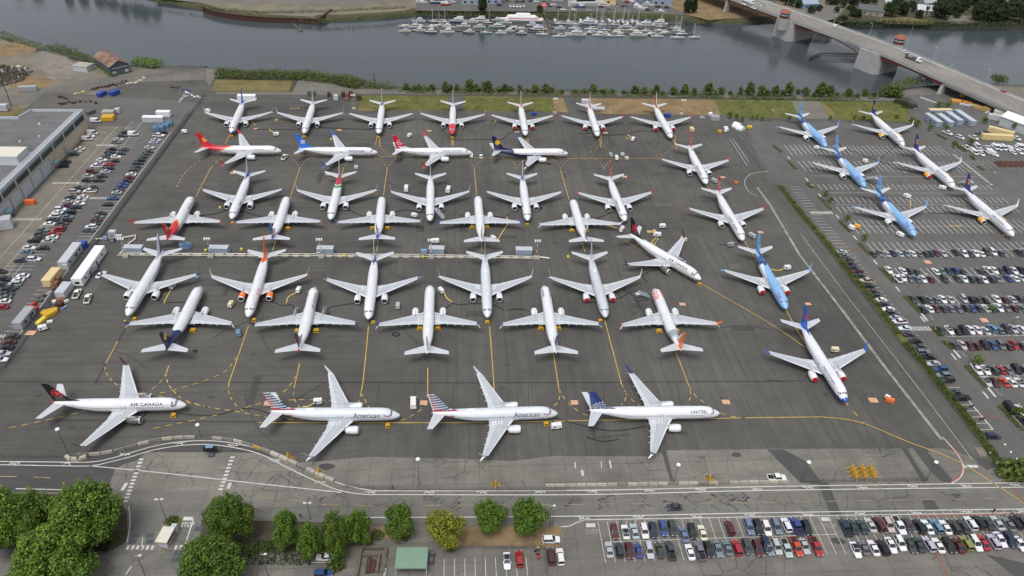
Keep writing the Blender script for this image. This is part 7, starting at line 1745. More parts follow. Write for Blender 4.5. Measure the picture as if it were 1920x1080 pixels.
for r in range(3):
    for q in range(3): jack(1596+q*17+r*3.5, 880+r*7-q*.5, f"yellow jack, {['left','middle','right'][q]} column, {['back','middle','front'][r]} of the nine grouped together")
for px, py, lb in ((541,858,'yellow jack inside the curved barrier, upper one'),(597,887,'yellow jack inside the curved barrier, lower one'),(929,910,'yellow jack beside the fence right of the tall lamp'),(1330,900,'yellow jack alone on the right concrete')): jack(px, py, lb)
# ---- stairs
def stairs(px, py, rz, lb):
    c = gpt(px, py, 1); r_ = empty('boarding_stairs', c, AX+R(rz), lb, 'boarding stairs')
    g = MB()
    for k in range(12): g.box(-2.6+k*.4,-2.15+k*.4,-.7,.7,.3+k*.24,.36+k*.24)
    for s in (-1,1): g.box(-2.6,2.2,s*.72-.03,s*.72+.03,.0,.02); g.add([(-2.6,s*.75,.3),(2.3,s*.75,3.2),(2.3,s*.75,4.2),(-2.6,s*.75,1.3)], [(0,1,2,3)]); g.add([(-2.6,s*.78,.3),(2.3,s*.78,3.2),(2.3,s*.78,4.2),(-2.6,s*.78,1.3)], [(3,2,1,0)])
    g.box(2.2,3.6,-.8,.8,3.1,3.2); g.build('steps', [M['lgrey']], r_); g = MB(); g.box(-2.0,3.0,-.9,.9,.25,.5); 
    for x in (-1.6,2.6):
        for y in (-.9,.9): g.cyl((x,y-.1,.3),(x,y+.1,.3),.3,.3,8)
    for x in (1.2,3.2):
        for y in (-.6,.6): g.cyl((x,y,.5),(x,y,3.1),.06,.06,5)
    g.build('chassis', [M['dgrey']], r_)
stairs(1206,557,200,'boarding stairs standing alone left of the orange finned airliner'); stairs(823,404,140,'boarding stairs at the nose of the plain white airliner'); stairs(1808,345,-60,'boarding stairs at the nose of the middle yellow engined airliner'); stairs(1632,338,-60,'boarding stairs at the nose of the middle blue airliner')
# ---- electrical bar across the middle: conduits, blocks, cabinets, light masts
gb_ = 'grey equipment shelters along the barrier'
for px, py, w_, h_, lb in ((252,472,7.2,2.7,'leftmost grey shelter on the barrier'),(412,473,7.4,2.8,'second grey shelter on the barrier from the left'),(611,474,6.4,2.8,'third grey shelter on the barrier from the left'),(819,474,6.0,2.8,'fourth grey shelter on the barrier from the left'),(982,475,6.6,2.6,'rightmost grey shelter on the barrier')):
    frame_box('equipment_shelter', lb, 'shelter', G(px, py, .2), w_, 2.7, h_, AX*.7, M['bluegrey'], M['lroof'], 0, door=False, group=gb_, z0=.2)
for px, py, s, lb in ((238,468,2.2,'grey cabinet'),(198,447,1.8,'pale blue cabinet at the left end of the pipes'),(211,450,1.8,'olive generator left of the pipes'),(224,446,2.4,'grey cabinet among the pipes at left'),(428,470,1.3,'small round tank right of the second shelter'),(598,475,1.6,'small grey cabinet left of the third shelter'),(795,474,2.6,'pale blue cabinet left of the fourth shelter'),(212,439,2.8,'white horizontal tank above the pipes at left')):
    c = gpt(px, py, .8); r_ = empty('equipment_cabinet', c, AX, lb+(' beside the leftmost shelter' if lb == 'grey cabinet' else ''), 'cabinet'); g = MB(); g.box(-s/2,s/2,-s*.35,s*.35,.15,s*.8,0,None,.05,.05); g.build('body', [M['lblue'] if 'blue' in lb else M['dgrey'] if 'olive' in lb else M['lgrey']], r_)
    g = MB(); g.box(-s*.3,s*.3,-s*.35-.04,-s*.35-.01,.3,s*.7); g.build('door', [M['grey']], r_)
P = gp([(222,478),(240,478),(500,479),(760,480),(1012,484)])
for off_, z in ((.55,.45),(-.55,.3)):
    g = MB(); g.tube([(p.x, p.y+off_, z) for p in P], .17, 6); tag(g.build('conduit_pipe', [M['offwhite']]), ('upper' if off_ > 0 else 'lower')+' white pipe running along the barrier across the apron', 'pipe')
for pts, lb in (([(180,450),(200,449),(212,448),(240,446),(255,443),(254,450),(243,458),(232,470),(226,478)], 'white pipe elbow rising from the barrier at left'), ([(1012,484),(1030,486)], 'short pipe end at the right of the barrier')):
    g = MB(); Q = gp(pts); g.tube([(p.x, p.y, .5) for p in Q], .3, 6); tag(g.build('conduit_pipe', [M['offwhite']]), lb, 'pipe')
bi = 0
for k in range(37):
    px = 246+k*20.6; py = 478+k*.165
    if any(abs(px-x) < 9 for x in (397, 603, 809, 1007)): continue
    c = gpt(px, py); g = MB(); L_ = rt_.choice((2.2,2.6,3.2)); g.box(-L_/2,L_/2,-.75,.75,0,.28,0,None,.05,.05); tag(g.build('concrete_pad_block', [M['concrete_block']], None, c, AX*.7), f"low concrete block, {ORD[bi]} from left under the barrier pipes", 'block', 'concrete blocks under the barrier pipes'); bi += 1
def mast(px, py, h, lb, group, striped=True, disc=False, heads=2):
    c = gpt(px, py); r_ = empty('light_mast', c, AX, lb, 'light mast', group)
    g = MB()
    if striped:
        n = 6
        for k in range(n): g.cyl((0,0,h*k/n),(0,0,h*(k+1)/n),.13,.13,6,k % 2)
    else: g.cyl((0,0,0),(0,0,h),.12,.07,6,2)
    g.build('pole', [M['offwhite'], M['mred'], M['dgrey']], r_); g = MB(); g.box(-1.1,1.1,-1.0,1.0,0,.95,0,None,.1,.1); 
    if striped: g.build('base_block', [M['concrete_block']], r_)
    g = MB()
    if disc: g.cyl((0,0,h),(0,0,h+.22),.6,.5,14); g.build('lamp_head', [M['white']], r_)
    elif striped:
        for x in (-.9,0,.9): g.box(x-.28,x+.28,-.3,.3,h,h+.5); g.box(x-.2,x+.2,-.5,-.31,h-.3,h+.15)
        g.build('floodlights', [M['white']], r_)
    else:
        for s in ((-1,1) if heads == 2 else (1,)): g.box(s*.5-.35+ (.2*s),s*.5+.35+(.2*s),-.22,.22,h,h+.16)
        g.box(-.5,.5,-.05,.05,h-.06,h-.01); g.build('lamp_head', [M['offwhite']], r_)
    return r_
M['mred'] = mat('mast_red', (150,70,66), .6)
for px, py, h, lb in ((237,482,8.2,'first striped light mast from the left on the barrier'),(396,482,8.2,'second striped light mast from the left on the barrier'),(603,483,8.2,'third striped light mast from the left on the barrier'),(809,484,8.2,'fourth striped light mast from the left on the barrier'),(1006,485,8.2,'rightmost striped light mast on the barrier'),(664,205,8,'striped light mast beside the brown crates near the path'),(1040,213,8.5,'striped light mast at the end of the green lawn'),(1277,215,8.5,'striped light mast in front of the brown verge')): mast(px, py, h, lb, 'striped light masts')
for px, py, h, lb in ((786,910,10.5,'tall lamp with white disc head inside the near fence'),(1263,908,8,'disc headed lamp by the low concrete barrier'),(1502,903,8,'disc headed lamp left of the nine yellow jacks'),(128,850,9.5,'disc headed lamp at the left start of the curved barrier'),(377,820,5,'short disc headed lamp at the top of the barrier curve'),(1738,898,7,'short lamp at the right end of the near fence')): mast(px, py, h, lb, 'lamps with disc heads', False, True)
for px, py, h, lb, hd in ((313,977,8.5,'twin headed lamp rising from the booth island',2),(582,974,6.5,'twin headed lamp among the row of trees',2),(1030,988,8.5,'single headed lamp right of the round tree on the dry verge',1),(503,1082,9,'lamp post at the bottom left of the planter lot',1),(275,1085,9,'lamp post on the entry road at the bottom edge',1)): mast(px, py, h, lb, None, False, False, hd)
for px, py, h, lb in ((22,200,22,'tall dark pole on the grass strip behind the building'),(703,166,9,'thin pole on the near bank'),(950,170,0,'x'),(1700,185,0,'x'),(1760,200,0,'x')):
    if h: c = gpt(px, py); g = MB(); g.cyl((0,0,0),(0,0,h),.22,.14,7); g.box(-1,1,-.08,.08,h-1.2,h-1.0); tag(g.build('utility_pole', [M['rust']], None, c), lb, 'pole')
# ---- barriers along the near road
gbr = 'concrete barrier blocks of the curved barrier'
CP = spline(gp([(134,855),(180,853),(212,848),(240,841),(280,830),(325,823),(372,821)]), 8)+[None]+spline(gp([(388,822),(440,828),(480,840),(520,856),(560,874),(600,893),(632,906)]), 8)
acc = 0; prev = None; bi = 0; M['bl2'] = mat('pale_concrete_block', (172,166,152), .9, var=.18); M['bl3'] = mat('dark_concrete_block', (120,118,112), .9, var=.2)
for p in CP:
    if p is None: prev = None; acc = 0; continue
    if prev is not None:
        d = p-prev; L_ = d.length; s = 0
        while acc+L_-s >= 3.15:
            s += 3.15-acc; acc = 0; q = prev+d*(s/L_); g = MB(); wide = 14 < bi < 26
            g.box(-1.48,1.48,-.55 if wide else -.33,.55 if wide else .33,0,.85,0,None,.03,.14 if not wide else .04)
            m_ = M['yellow'] if bi == 14 else rb.choice([M['concrete_block'], M['bl2'], M['bl3']]); tag(g.build('concrete_barrier', [m_], None, (q.x, q.y, Z1-.02), math.atan2(d.y, d.x)), f"{'yellow ' if bi == 14 else ''}concrete block, {ORD[bi] if bi < 39 else 'last'} from left along the curved barrier", 'barrier', gbr); bi += 1
        acc += L_-s
    prev = p
for i, (px, py, rz) in enumerate(((129,861,-35),(141,863,0),(154,861,35))): g = MB(); g.box(-1.2,1.2,-.5,.5,0,.8,0,None,.03,.05); tag(g.build('concrete_barrier', [M['bl2']], None, gpt(px, py), R(rz)), ['left','middle','right'][i]+' of three separate blocks at the start of the curved barrier', 'barrier')
gl = 'concrete blocks of the straight barrier by the road'
a = G(1022,912.5); b2 = G(1478,904.5)
for k in range(24):
    q = a+(b2-a)*((k+.5)/24); g = MB(); g.box(-1.36,1.36,-.32,.32,0,.8,0,None,.03,.14); tag(g.build('concrete_barrier', [rb.choice([M['concrete_block'], M['bl2'], M['bl3']])], None, (q.x, q.y, Z1-.02), AX*.65), f"concrete block, {ORD[k]} from left of the straight barrier", 'barrier', gl)
def fence(pts, h, lb, step=3, rails=(1.0,), matn='dgrey', name='chain_link_fence', mesh_fill=True):
    P = gp(pts); r_ = empty(name, (P[0].x, P[0].y, 0), 0, lb, 'fence'); g = MB(); r2 = MB()
    for p, q in zip(P, P[1:]):
        n = max(1, int((q-p).length/step))
        for k in range(n+1): c = p+(q-p)*(k/n)-Vector((P[0].x, P[0].y, 0)); g.cyl((c.x,c.y,0),(c.x,c.y,h),.05,.05,4)
        a = p-Vector((P[0].x, P[0].y, 0)); b = q-Vector((P[0].x, P[0].y, 0))
        for rr_ in rails: r2.cyl((a.x,a.y,h*rr_),(b.x,b.y,h*rr_),.035,.035,4)
        d = (b-a); nw_ = int(d.length/.5)
        for k in range(nw_): 
            c0 = a+d*(k/nw_); c1 = a+d*(min(1,(k+1.2)/nw_)); r2.cyl((c0.x,c0.y,.1),(c1.x,c1.y,h),.02,.02,3,0,False); r2.cyl((c1.x,c1.y,.1),(c0.x,c0.y,h),.02,.02,3,0,False)
    g.build('posts', [M[matn]], r_); r2.build('mesh', [M[matn]], r_)
fence([(648,914),(700,919),(760,921),(1060,921)], 1.8, 'dark chain link fence between the bike lane and the old concrete', rails=(1,.5))
fence([(1500,905),(1620,904),(1738,902)], 1.6, 'low dark fence in front of the nine yellow jacks', rails=(1,.5))
fence([(-20,858),(60,858),(126,857)], 1.2, 'low dark fence left of the curved barrier', rails=(1,.5))
fence([(860,1030),(1010,1030),(1022,1032),(1024,1078)], 1.8, 'chain link fence round the sparse lot right of the shelter', rails=(1,.5))
fence([(385,178),(372,200),(340,240),(295,303),(240,376),(170,475),(100,560),(50,625)], 2.2, 'long chain link fence between the west lot and the apron', rails=(1,.5))
fence([(50,650),(0,705),(-30,745)], 2.2, 'chain link fence between the lower left lot and the apron', rails=(1,.5))
fence([(270,147),(330,137),(384,130)], 2.0, 'fence above the slipway beside the dirt road', rails=(1,.5))
fence([(1455,346),(1628,565),(1692,647),(1774,750),(1838,832),(1893,901)], 1.1, 'fence along the apron side of the hedge', rails=(1,.5))
fence([(404,150),(470,150),(548,152)], 1.4, 'fence behind the yellow lawn at the top', rails=(1,.5))
g = MB(); g.ribbon([W(-143.6,392), W(-144.4,185)], 2.4, Z1-.012); struct('service_strip', g, [M['asphalt3']])
g = MB(); g.ribbon([W(-142.0,392), W(-142.9,185)], .5, Z1-.006); struct('drain_strip', g, [M['tar']])
# ---- cables
M['cable'] = mat('black_cable', (36,35,36), .6)
gc = 'black cables lying on the apron'
for i, pts in enumerate((((480,243),(520,243),(560,244),(580,240),(640,241),(690,243),(720,238)), ((830,240),(835,252),(850,262),(900,262),(940,262),(955,250),(985,240)), ((1100,250),(1130,254),(1175,252),(1200,246),(1245,248)), ((375,405),(410,400),(430,392),(450,396),(500,410)), ((630,394),(655,395),(672,402),(690,406),(735,400),(760,394),(780,398),(800,400)), ((925,405),(945,408),(955,400)), ((1105,412),(1125,408),(1145,400),(1170,397)), ((1215,530),(1205,518),(1225,508),(1250,508)),
    ((295,563),(310,568),(345,568),(380,582)), ((480,566),(505,566),(530,573),(548,572),(552,586)), ((610,584),(622,576),(660,570),(700,565),(730,562)), ((835,580),(848,570),(862,572),(890,570),(925,572),(945,582)), ((950,582),(975,580),(992,584)), ((1100,566),(1130,568),(1165,558),(1180,550),(1190,560),(1200,578),(1212,586)), ((1400,440),(1380,458),(1350,459)), ((325,775),(370,779),(410,778),(450,768),(480,768),(540,790)), ((255,795),(270,780),(285,770)), ((1040,784),(1080,795),(1120,805),(1160,808),(1210,800)), ((1100,820),(1130,828),(1160,824)), ((1040,800),(1035,790)),
    ((1560,265),(1600,285),(1640,300),(1680,312),(1740,320)), ((1740,400),(1800,402),(1850,412),(1880,428)), ((1680,272),(1660,290),(1648,300)))):
    P = spline(gp(pts), 6); g = MB(); g.tube([(p.x, p.y, .22) for p in P], .13, 5); tag(g.build('power_cable', [M['cable']]), f"black cable on the pavement, {ORD[i]} of the loose cables counted from the top", 'cable', gc)
for i, (px, py, s) in enumerate(((742,628,1.5),(1012,391,1.4),(366,659,.8),(1029,308,1.1),(850,1010,0))):
    if s: c = gpt(px, py); g = MB(); Q = [(math.cos(a/12*6.283)*s*.8, math.sin(a/12*6.283)*s*.6, .12+.1*(a > 12)) for a in range(26)]; g.tube(Q, .16, 5); tag(g.build('coiled_cable', [M['cable']], None, c), ['coil of dark cable left of a tail-on airliner','tyre-like dark coil near the last third row airliner','small dark coil below the navy tail','dark coil beside the gold sun airliner'][i], 'cable coil')
# ---- clusters of stored material: each piece a thing
def pallet(name, px, py, sx, sy, h, rz, matn, lb, cat, grp=None, legs=True):
    c = gpt(px, py, h*.4); g = MB(); g.box(-sx/2,sx/2,-sy/2,sy/2,.1 if legs else 0,h,0,None,.04,.04)
    r_ = empty(name, c, AX+R(rz), lb, cat, grp); g.build('body', [M[matn]], r_); b = MB()
    for x in (-sx*.4,sx*.4): b.box(x-.1,x+.1,-sy*.48,sy*.48,0,.095)
    b.box(-sx*.4+.101,sx*.4-.101,-.1,.1,.01,.09); b.build('skids', [M['wood']], r_)
for x, y, lb in ((764,178,'left'),(862,178,'right')): pass
pallet('waste_bin', 191,177,5.2,2.6,2.2,70,'blue','left of two open blue skips','skip'); pallet('waste_bin', 215,175,5.4,2.6,2.2,62,'blue','right of two open blue skips','skip')
pallet('waste_bin', 170,211,4.6,2.4,1.6,60,'dgrey','dark green skip beside the building corner','skip'); pallet('equipment_pallet', 203,222,6,4.5,2.2,5,'yel','stacked yellow frames beside the white van at upper left','frames'); pallet('equipment_pallet', 204,213,6,4,2.6,5,'concrete_block','grey covered stack behind the yellow frames','stack'); pallet('tool_shed', 212,206,3,2.6,2.4,0,'dgrey','dark box behind the grey covered stack','box')
pallet('tool_shed', 220,208,2.8,2.4,2.2,0,'lgrey','white box beside the dark box','box'); frame_box('cargo_container', 'long white box trailer beside the blue frames at upper left', 'container', G(288,224,1.4), 10.5, 2.9, 3.1, AX, M['lgrey'], M['white'], 0, door=False); frame_box('cargo_container', 'white box trailer with dark end above the longer one', 'container', G(307,214,1.4), 7, 2.9, 3.1, AX, M['white'], M['white'], 0, door=False)
for i, (px, py) in enumerate(((293,241),(302,240),(311,236),(317,232))): 
    c = gpt(px, py, 1); g = MB(); s = 3.2
    for x in (-s/2,0,s/2):
        for y in (-s/2,s/2): g.box(x-.12,x+.12,y-.12,y+.12,0,2.8)
    for z in (0.2,1.4,2.7): g.box(-s/2-.12,s/2+.12,-s/2-.13,-s/2+.11,z,z+.15); g.box(-s/2-.12,s/2+.12,s/2-.11,s/2+.13,z,z+.15)
    g.box(-s/2+.3,s/2-.3,-s/2+.3,s/2-.3,.3,1.9); tag(g.build('storage_rack', [M['lblue']], None, c, AX), f"pale blue frame, {ORD[i]} from left beside the white box trailer", 'frame', 'pale blue frames by the white box trailer')
i = 0
for (x0, y0, x1, y1, n, mt) in ((172,168,190,163,5,'rust'),(192,164,212,160,6,'rust'),(214,160,236,153,7,'rust'),(240,157,270,150,8,'offwhite'),(110,195,122,195,3,'rust'),(130,193,142,192,3,'rust'),(150,192,180,193,4,'rust'),(112,182,126,187,4,'rust'),(140,177,158,172,5,'tan'),(350,175,376,186,6,'white'),(322,166,336,163,4,'rust'),(342,170,356,172,3,'blue'),(336,192,352,180,6,'lgrey')):
    for k in range(n):
        t = k/max(1,n-1); px = x0+(x1-x0)*t+rt_.uniform(-1,1); py = y0+(y1-y0)*t+rt_.uniform(-1.2,1.2); s = rt_.uniform(1.0,1.9); py += rt_.uniform(-2.2,2.2); s *= .85; c = gpt(px, py); g = MB(); g.box(-s/2,s/2,-s*.35,s*.35,.12,s*.45,0,None,.1,.05); g.box(-s*.3,s*.1,-s*.3,s*.3,s*.451,s*.7)
        for xx in (-s*.35,s*.35): g.cyl((xx,-s*.4,.15),(xx,s*.4,.15),.15,.15,6)
        i += 1; kind = {'rust':'rusty red steel dolly','offwhite':'white steel dolly','tan':'tan covered dolly','white':'white dolly','blue':'blue dolly','lgrey':'grey dolly'}[mt]
        tag(g.build('equipment_dolly', [M[mt]], None, c, rt_.uniform(-.4,.4)), f"{kind}, {ORD[k]} in line, { {172:'left of three above the blue skips',192:'in the middle of three above the blue skips',214:'right of three above the blue skips',240:'towards the slipway',110:'nearest the building, left',130:'nearest the building, middle',150:'nearest the building, right',112:'on the weedy verge',140:'above the rusty ones',350:'by the upper fence corner',322:'at the foot of the slipway',342:'below the slipway',336:'beside the upper service fence'}[x0] }", 'dolly', 'dollies stored in the upper left yard')
for k, (px, py, sx, sy, h, mt, lb) in enumerate(((617,178,1.6,2.4,2.4,'rust','single brown crate left of the others'),(630,184,2.6,2.4,2.8,'lgrey','white topped box beside the brown crates'),(644,178,2.2,2.2,2.6,'rust','brown crate, left of the pile by the mast'),(651,180,2.2,2.2,2.6,'tan2','brown crate in the middle of the pile by the mast'),(658,178,2.2,2.2,3.2,'rust','tallest brown crate of the pile by the mast'),(650,187,2.2,1.8,1.2,'tan2','low crate in front of the brown pile'),(673,184,2.6,2.2,2.6,'rust','brown crate right of the mast'),(584,176,4.4,2.6,2.6,'dgrey','dark shelter left of the brown crates'),(463,184,10,3.0,3.0,'white','long white tent box behind the leftmost river row fin'),(1098,192,5,3,2.6,'lgrey','pale grey unit on the gravel gap by the path'),(1104,199,4,2.4,1.6,'lgrey','low grey unit below the pale unit'),(1122,204,7,3,1.0,'lgrey','low glazed rack beside the brown verge'),(1001,214,3,2,1.6,'blue','blue unit below the green lawn'),(1251,217,3.4,2.2,1.8,'blue','blue unit below the brown verge'),(1316,221,2.8,1.6,1.2,'grey','small grey unit right of the blue one'),(1340,222,4.6,3.2,2.4,'grey','grey tented unit beside the small dome'),(1332,215,2.0,2.0,1.8,'white','white dome unit left of the grey tent'),(1349,247,1.9,1.6,1.4,'yel','yellow crate on the apron near the dome tents'),(1297,243,2.2,3.2,1.6,'tan','tan pallet stack behind the right red fin'),(1361,240,2,2,.8,'white','white tanks near the yellow crate'))):
    M.setdefault('tan2', mat('brown_crate', (120,84,62), .9)); pallet('storage_crate', px, py, sx, sy, h, 0, mt, lb, 'crate')
for k, (px, py, r, lb) in enumerate(((1381,238,2.9,'left of two small white dome tents in the east lot'),(1388,243,2.6,'right of two small white dome tents in the east lot'))):
    c = gpt(px, py); g = MB(); n = 10; vs = []
    for x in (-1.8,1.8):
        for q in range(n+1): a_ = math.pi*q/n; vs.append((x, r*.8*math.cos(a_), r*.85*math.sin(a_)))
    g.add(vs, [(q,q+1,n+2+q,n+1+q) for q in range(n)]+[tuple(range(n,-1,-1)), tuple(n+1+q for q in range(n+1))]); r_ = empty('dome_tent', c, R(-50), lb, 'tent'); g.build('cover', [M['white']], r_)
# scrap and pallets by the west fence
M['yel3'] = mat('pale_yellow_paint', (214,196,70), .6); sgp = 'stored pieces along the west fence'
for k, (px, py, sx, sy, h, mt, rz, what) in enumerate(((99,584,3.2,2.2,1.2,'yel',20,'yellow frame stack, right'),(92,590,3.4,2.4,1.4,'yel',50,'yellow frame stack, middle'),(86,588,2.6,2.2,1.3,'yel',-20,'yellow frame stack, rear'),(78,602,4.2,1.5,1.0,'yel3',75,'pale yellow rack on the apron edge'),(114,563,3.0,2.0,1.0,'tan2',30,'brown pallet pile below the ribbed shelter'),(120,568,3.4,.6,1.1,'white',50,'white boards leaning below the ribbed shelter'),(112,571,2.4,2.0,1.4,'rust',0,'rusty machine below the brown pallets'),(104,566,2.0,1.6,.8,'offwhite',30,'cream boards beside the brown pallets'),(121,577,2.2,.8,.4,'lblue',60,'blue boards on the apron edge'),(64,581,2.6,1.8,1.5,'red',10,'bright red machine by the fence'),(62,573,3.0,1.0,1.0,'red',70,'red frame above the bright red machine'),(74,559,4.5,1.0,.9,'dgrey',60,'dark beams by the fence'),(72,565,2.8,1.2,1.0,'dgrey',20,'dark machine by the fence'),(90,548,5.6,.9,.8,'tan2',62,'reddish timber bundle by the fence'),(86,553,5.0,.8,.6,'lgrey',62,'pale timber bundle by the fence'),(103,534,2.6,2.0,1.8,'tan2',0,'brown crates right of the tan box'),(108,525,2.2,2.0,2.2,'tan2',0,'brown crate stack behind the tan box'),(84,532,2.0,1.2,1.2,'blue',0,'blue drum rack left of the tan box'),(94,604,1.8,1.2,.7,'offwhite',20,'small cream trolley by the yellow rack'),(177,511,3,2,2.2,'dgrey',70,'dark cart beside the long white trailer'),(125,500,2.2,2.0,2.2,'lgrey',88,'grey porch box at the end of the grey trailer'),(156,461,3.0,2.4,2.4,'blue',88,'blue cab behind the grey trailer'),(9,420,5.5,4.2,4.5,'lgrey',20,'pale covered machine beside the building'),(57,380,4.2,1.8,2.0,'orange',0,'orange forklift by the roller doors'),(344,463,2.8,2.2,2.6,'lblue',30,'pale blue covered machine above the barrier'),(352,462,2.6,2.0,2.0,'lblue',-30,'second pale blue machine above the barrier'),(370,521,1.4,1.1,1.0,'lblue',0,'small blue box at the winglet of the leftmost barrier airliner'),(1664,745,1.6,1.0,1.0,'white',-50,'white canisters beside the orange machine'),(1668,751,2.6,1.4,1.3,'orange',-30,'orange wheeled machine near the concrete strip'),(1380,343,1.6,1.2,1.2,'orange',0,'orange generator near the long red finned airliner'),(1167,290,1.8,1.8,1.2,'lgrey',0,'grey wire basket on the taxi line, left'),(1175,297,1.8,1.8,1.2,'lgrey',0,'grey wire basket on the taxi line, right'),(668,314,1.8,1.8,1.2,'lgrey',0,'grey wire basket beside the green and red airliner'),(696,362,2.0,.9,.6,'yel',0,'yellow box at the wing of the green and red airliner'),(1697,315-0,0,0,0,'x',0,'x'))):
    if mt != 'x': pallet('stored_item', px, py, sx, sy, h, rz, mt, what, 'equipment', sgp)
for i, (px, py) in enumerate(((519,227),(621,263),(929,229),(1065,483-0),(235,605),(646,481),(793,483),(386,471),(413,391),(453,469))):
    c = gpt(px, py); g = MB(); g.cyl((0,0,0),(0,0,.75),.55,.5,10); g.cyl((0,0,.755),(0,0,.95),.4,.2,10); tag(g.build('ballast_drum', [M['yel3'] if i != 4 else M['yel']], None, c), f"yellow ballast drum, {ORD[i]} of those scattered on the apron", 'drum', 'yellow drums on the apron')
# timber and frames near the trailers
for k, (px, py, sx, sy, h, mt, rz, lb) in enumerate(((1794,190,6.5,4,1.2,'orange2','-20','left heap of orange frames under the bridge'),(1813,193,6.5,3.6,1.2,'orange2','-20','right heap of orange frames under the bridge'),(1809,197,6,2.0,.8,'lgrey','-30','grey steel plates in front of the orange frames'),(1826,198,5.5,3,.9,'lgrey','-30','pale pipes beside the orange frames'),(1840,203,9,4.5,1.6,'timb','-40','brown timber stack, left one'),(1850,205,4,4,2.4,'timb','-40','brown timber stack, right one'),(1855,209,11,1.2,.6,'lgrey','35','long steel channel below the timber'),(1803,180,1.8,1.8,1.6,'yel','0','yellow box under the bridge'))):
    M.setdefault('orange2', mat('faded_orange', (206,138,60), .8, var=.3)); M.setdefault('timb', mat('stacked_timber', (168,140,88), .9, var=.3)); pallet('material_stack', px, py, sx, sy, h, float(rz), mt, lb, 'stack')
# gantry / truss frames at the right edge of the apron
g = MB()
a = G(1378,250); b2 = G(1428,318); d = (b2-a); n = 12; nn = Vector((-d.y, d.x, 0)).normalized()
for s in (0, 2.6):
    for z in (.3, 2.2): p = a+nn*s; q = b2+nn*s; g.cyl((p.x,p.y,z),(q.x,q.y,z),.12,.12,4)
    for k in range(n): p = a+d*(k/n)+nn*s; q = a+d*((k+1)/n)+nn*s; g.cyl((p.x,p.y,.3),(q.x,q.y,2.2),.07,.07,4); g.cyl((p.x,p.y,.3),(p.x,p.y,2.2),.07,.07,4)
for k in range(n+1): p = a+d*(k/n); q = p+nn*2.6; g.cyl((p.x,p.y,2.2),(q.x,q.y,2.2),.08,.08,4)
tag(g.build('truss_frame', [M['steel']]), 'long steel truss frame lying at the right edge of the apron', 'truss')
for i, (x0, y0, x1, y1) in enumerate(((1368,262,1400,312),(1374,262,1404,306),(1380,270,1400,300))):
    a = G(x0,y0); b2 = G(x1,y1); g = MB(); g.cyl((a.x,a.y,.4),(b2.x,b2.y,.4),.22,.22,7); tag(g.build('steel_pipe', [M['grey']]), ['leftmost','middle','rightmost'][i]+' grey pipe lying beside the long truss frame', 'pipe')
# tow bars
for i, (px, py, rz) in enumerate(((553,205,0),(1230,455,60),(1790,425,0),(476,233,120),(700,415,90),(1180,262,-40))):
    c = gpt(px, py); g = MB(); g.cyl((-2.2,0,.35),(2.2,0,.35),.09,.09,5); g.cyl((-2.0,-.5,.25),(-2.0,.5,.25),.2,.2,8); g.box(1.9,2.5,-.25,.25,.2,.5); tag(g.build('tow_bar', [M['yel2']], None, c, AX+R(rz)), f"yellow tow bar lying on the pavement, {ORD[i]} from the top", 'tow bar')
# motorcycles
def moto(px, py, rz, lb):
    c = gpt(px, py, .4); r_ = empty('motorcycle', c, AX+R(rz), lb, 'motorcycle', 'motorcycles in the east lot')
    for x in (-.75,.75): g = MB(); g.cyl((x,-.06,.32),(x,.06,.32),.32,.32,12); g.build('wheel', [M['black']], r_)
    g = MB(); g.box(-.45,.35,-.16,.16,.35,.75,0,None,.08,.03); g.cyl((.75,0,.32),(.5,0,1.05),.05,.05,5); g.cyl((.5,-.35,1.05),(.5,.35,1.05),.03,.03,4); g.box(-.1,.4,-.15,.15,.76,.95,1,None,.08,.04); g.build('frame', [M['dgrey'], M['dred']], r_)
    g = MB(); g.box(-.7,-.12,-.15,.15,.76,.86); g.build('seat', [M['black']], r_)
moto(1808,767,10,'motorcycle by the hedge, left of the pair'); moto(1822,762,20,'motorcycle by the hedge, right of the pair'); moto(1841,786,10,'motorcycle alone below the other two')
# traffic cones / small white hydrant-like markers in the lots
gl2 = 'small white lane markers'
for i, (px, py) in enumerate(((1874,821),(1884,834),(1895,848),(1906,861),(1834,816))):
    c = gpt(px, py); g = MB(); g.cyl((0,0,0),(0,0,.22),.34,.2,10); tag(g.build('lane_marker', [M['white']], None, c), f"small white dome marker, {ORD[i]} along the bays beside the hedge", 'marker', gl2)
# lamp posts of the east lot (thin, white heads)
for i, (px, py) in enumerate(((1443,228),(1602,224),(1706,224),(1575,330),(1687,346),(1742,346),(1853,346),(1639,424),(1838,655),(1890,622),(1722,540),(1849,582))):
    mast(px, py, 6.5, f"thin white headed lamp post, {ORD[i]} of those in the east car park", 'lamp posts of the east car park', False, False, 1)
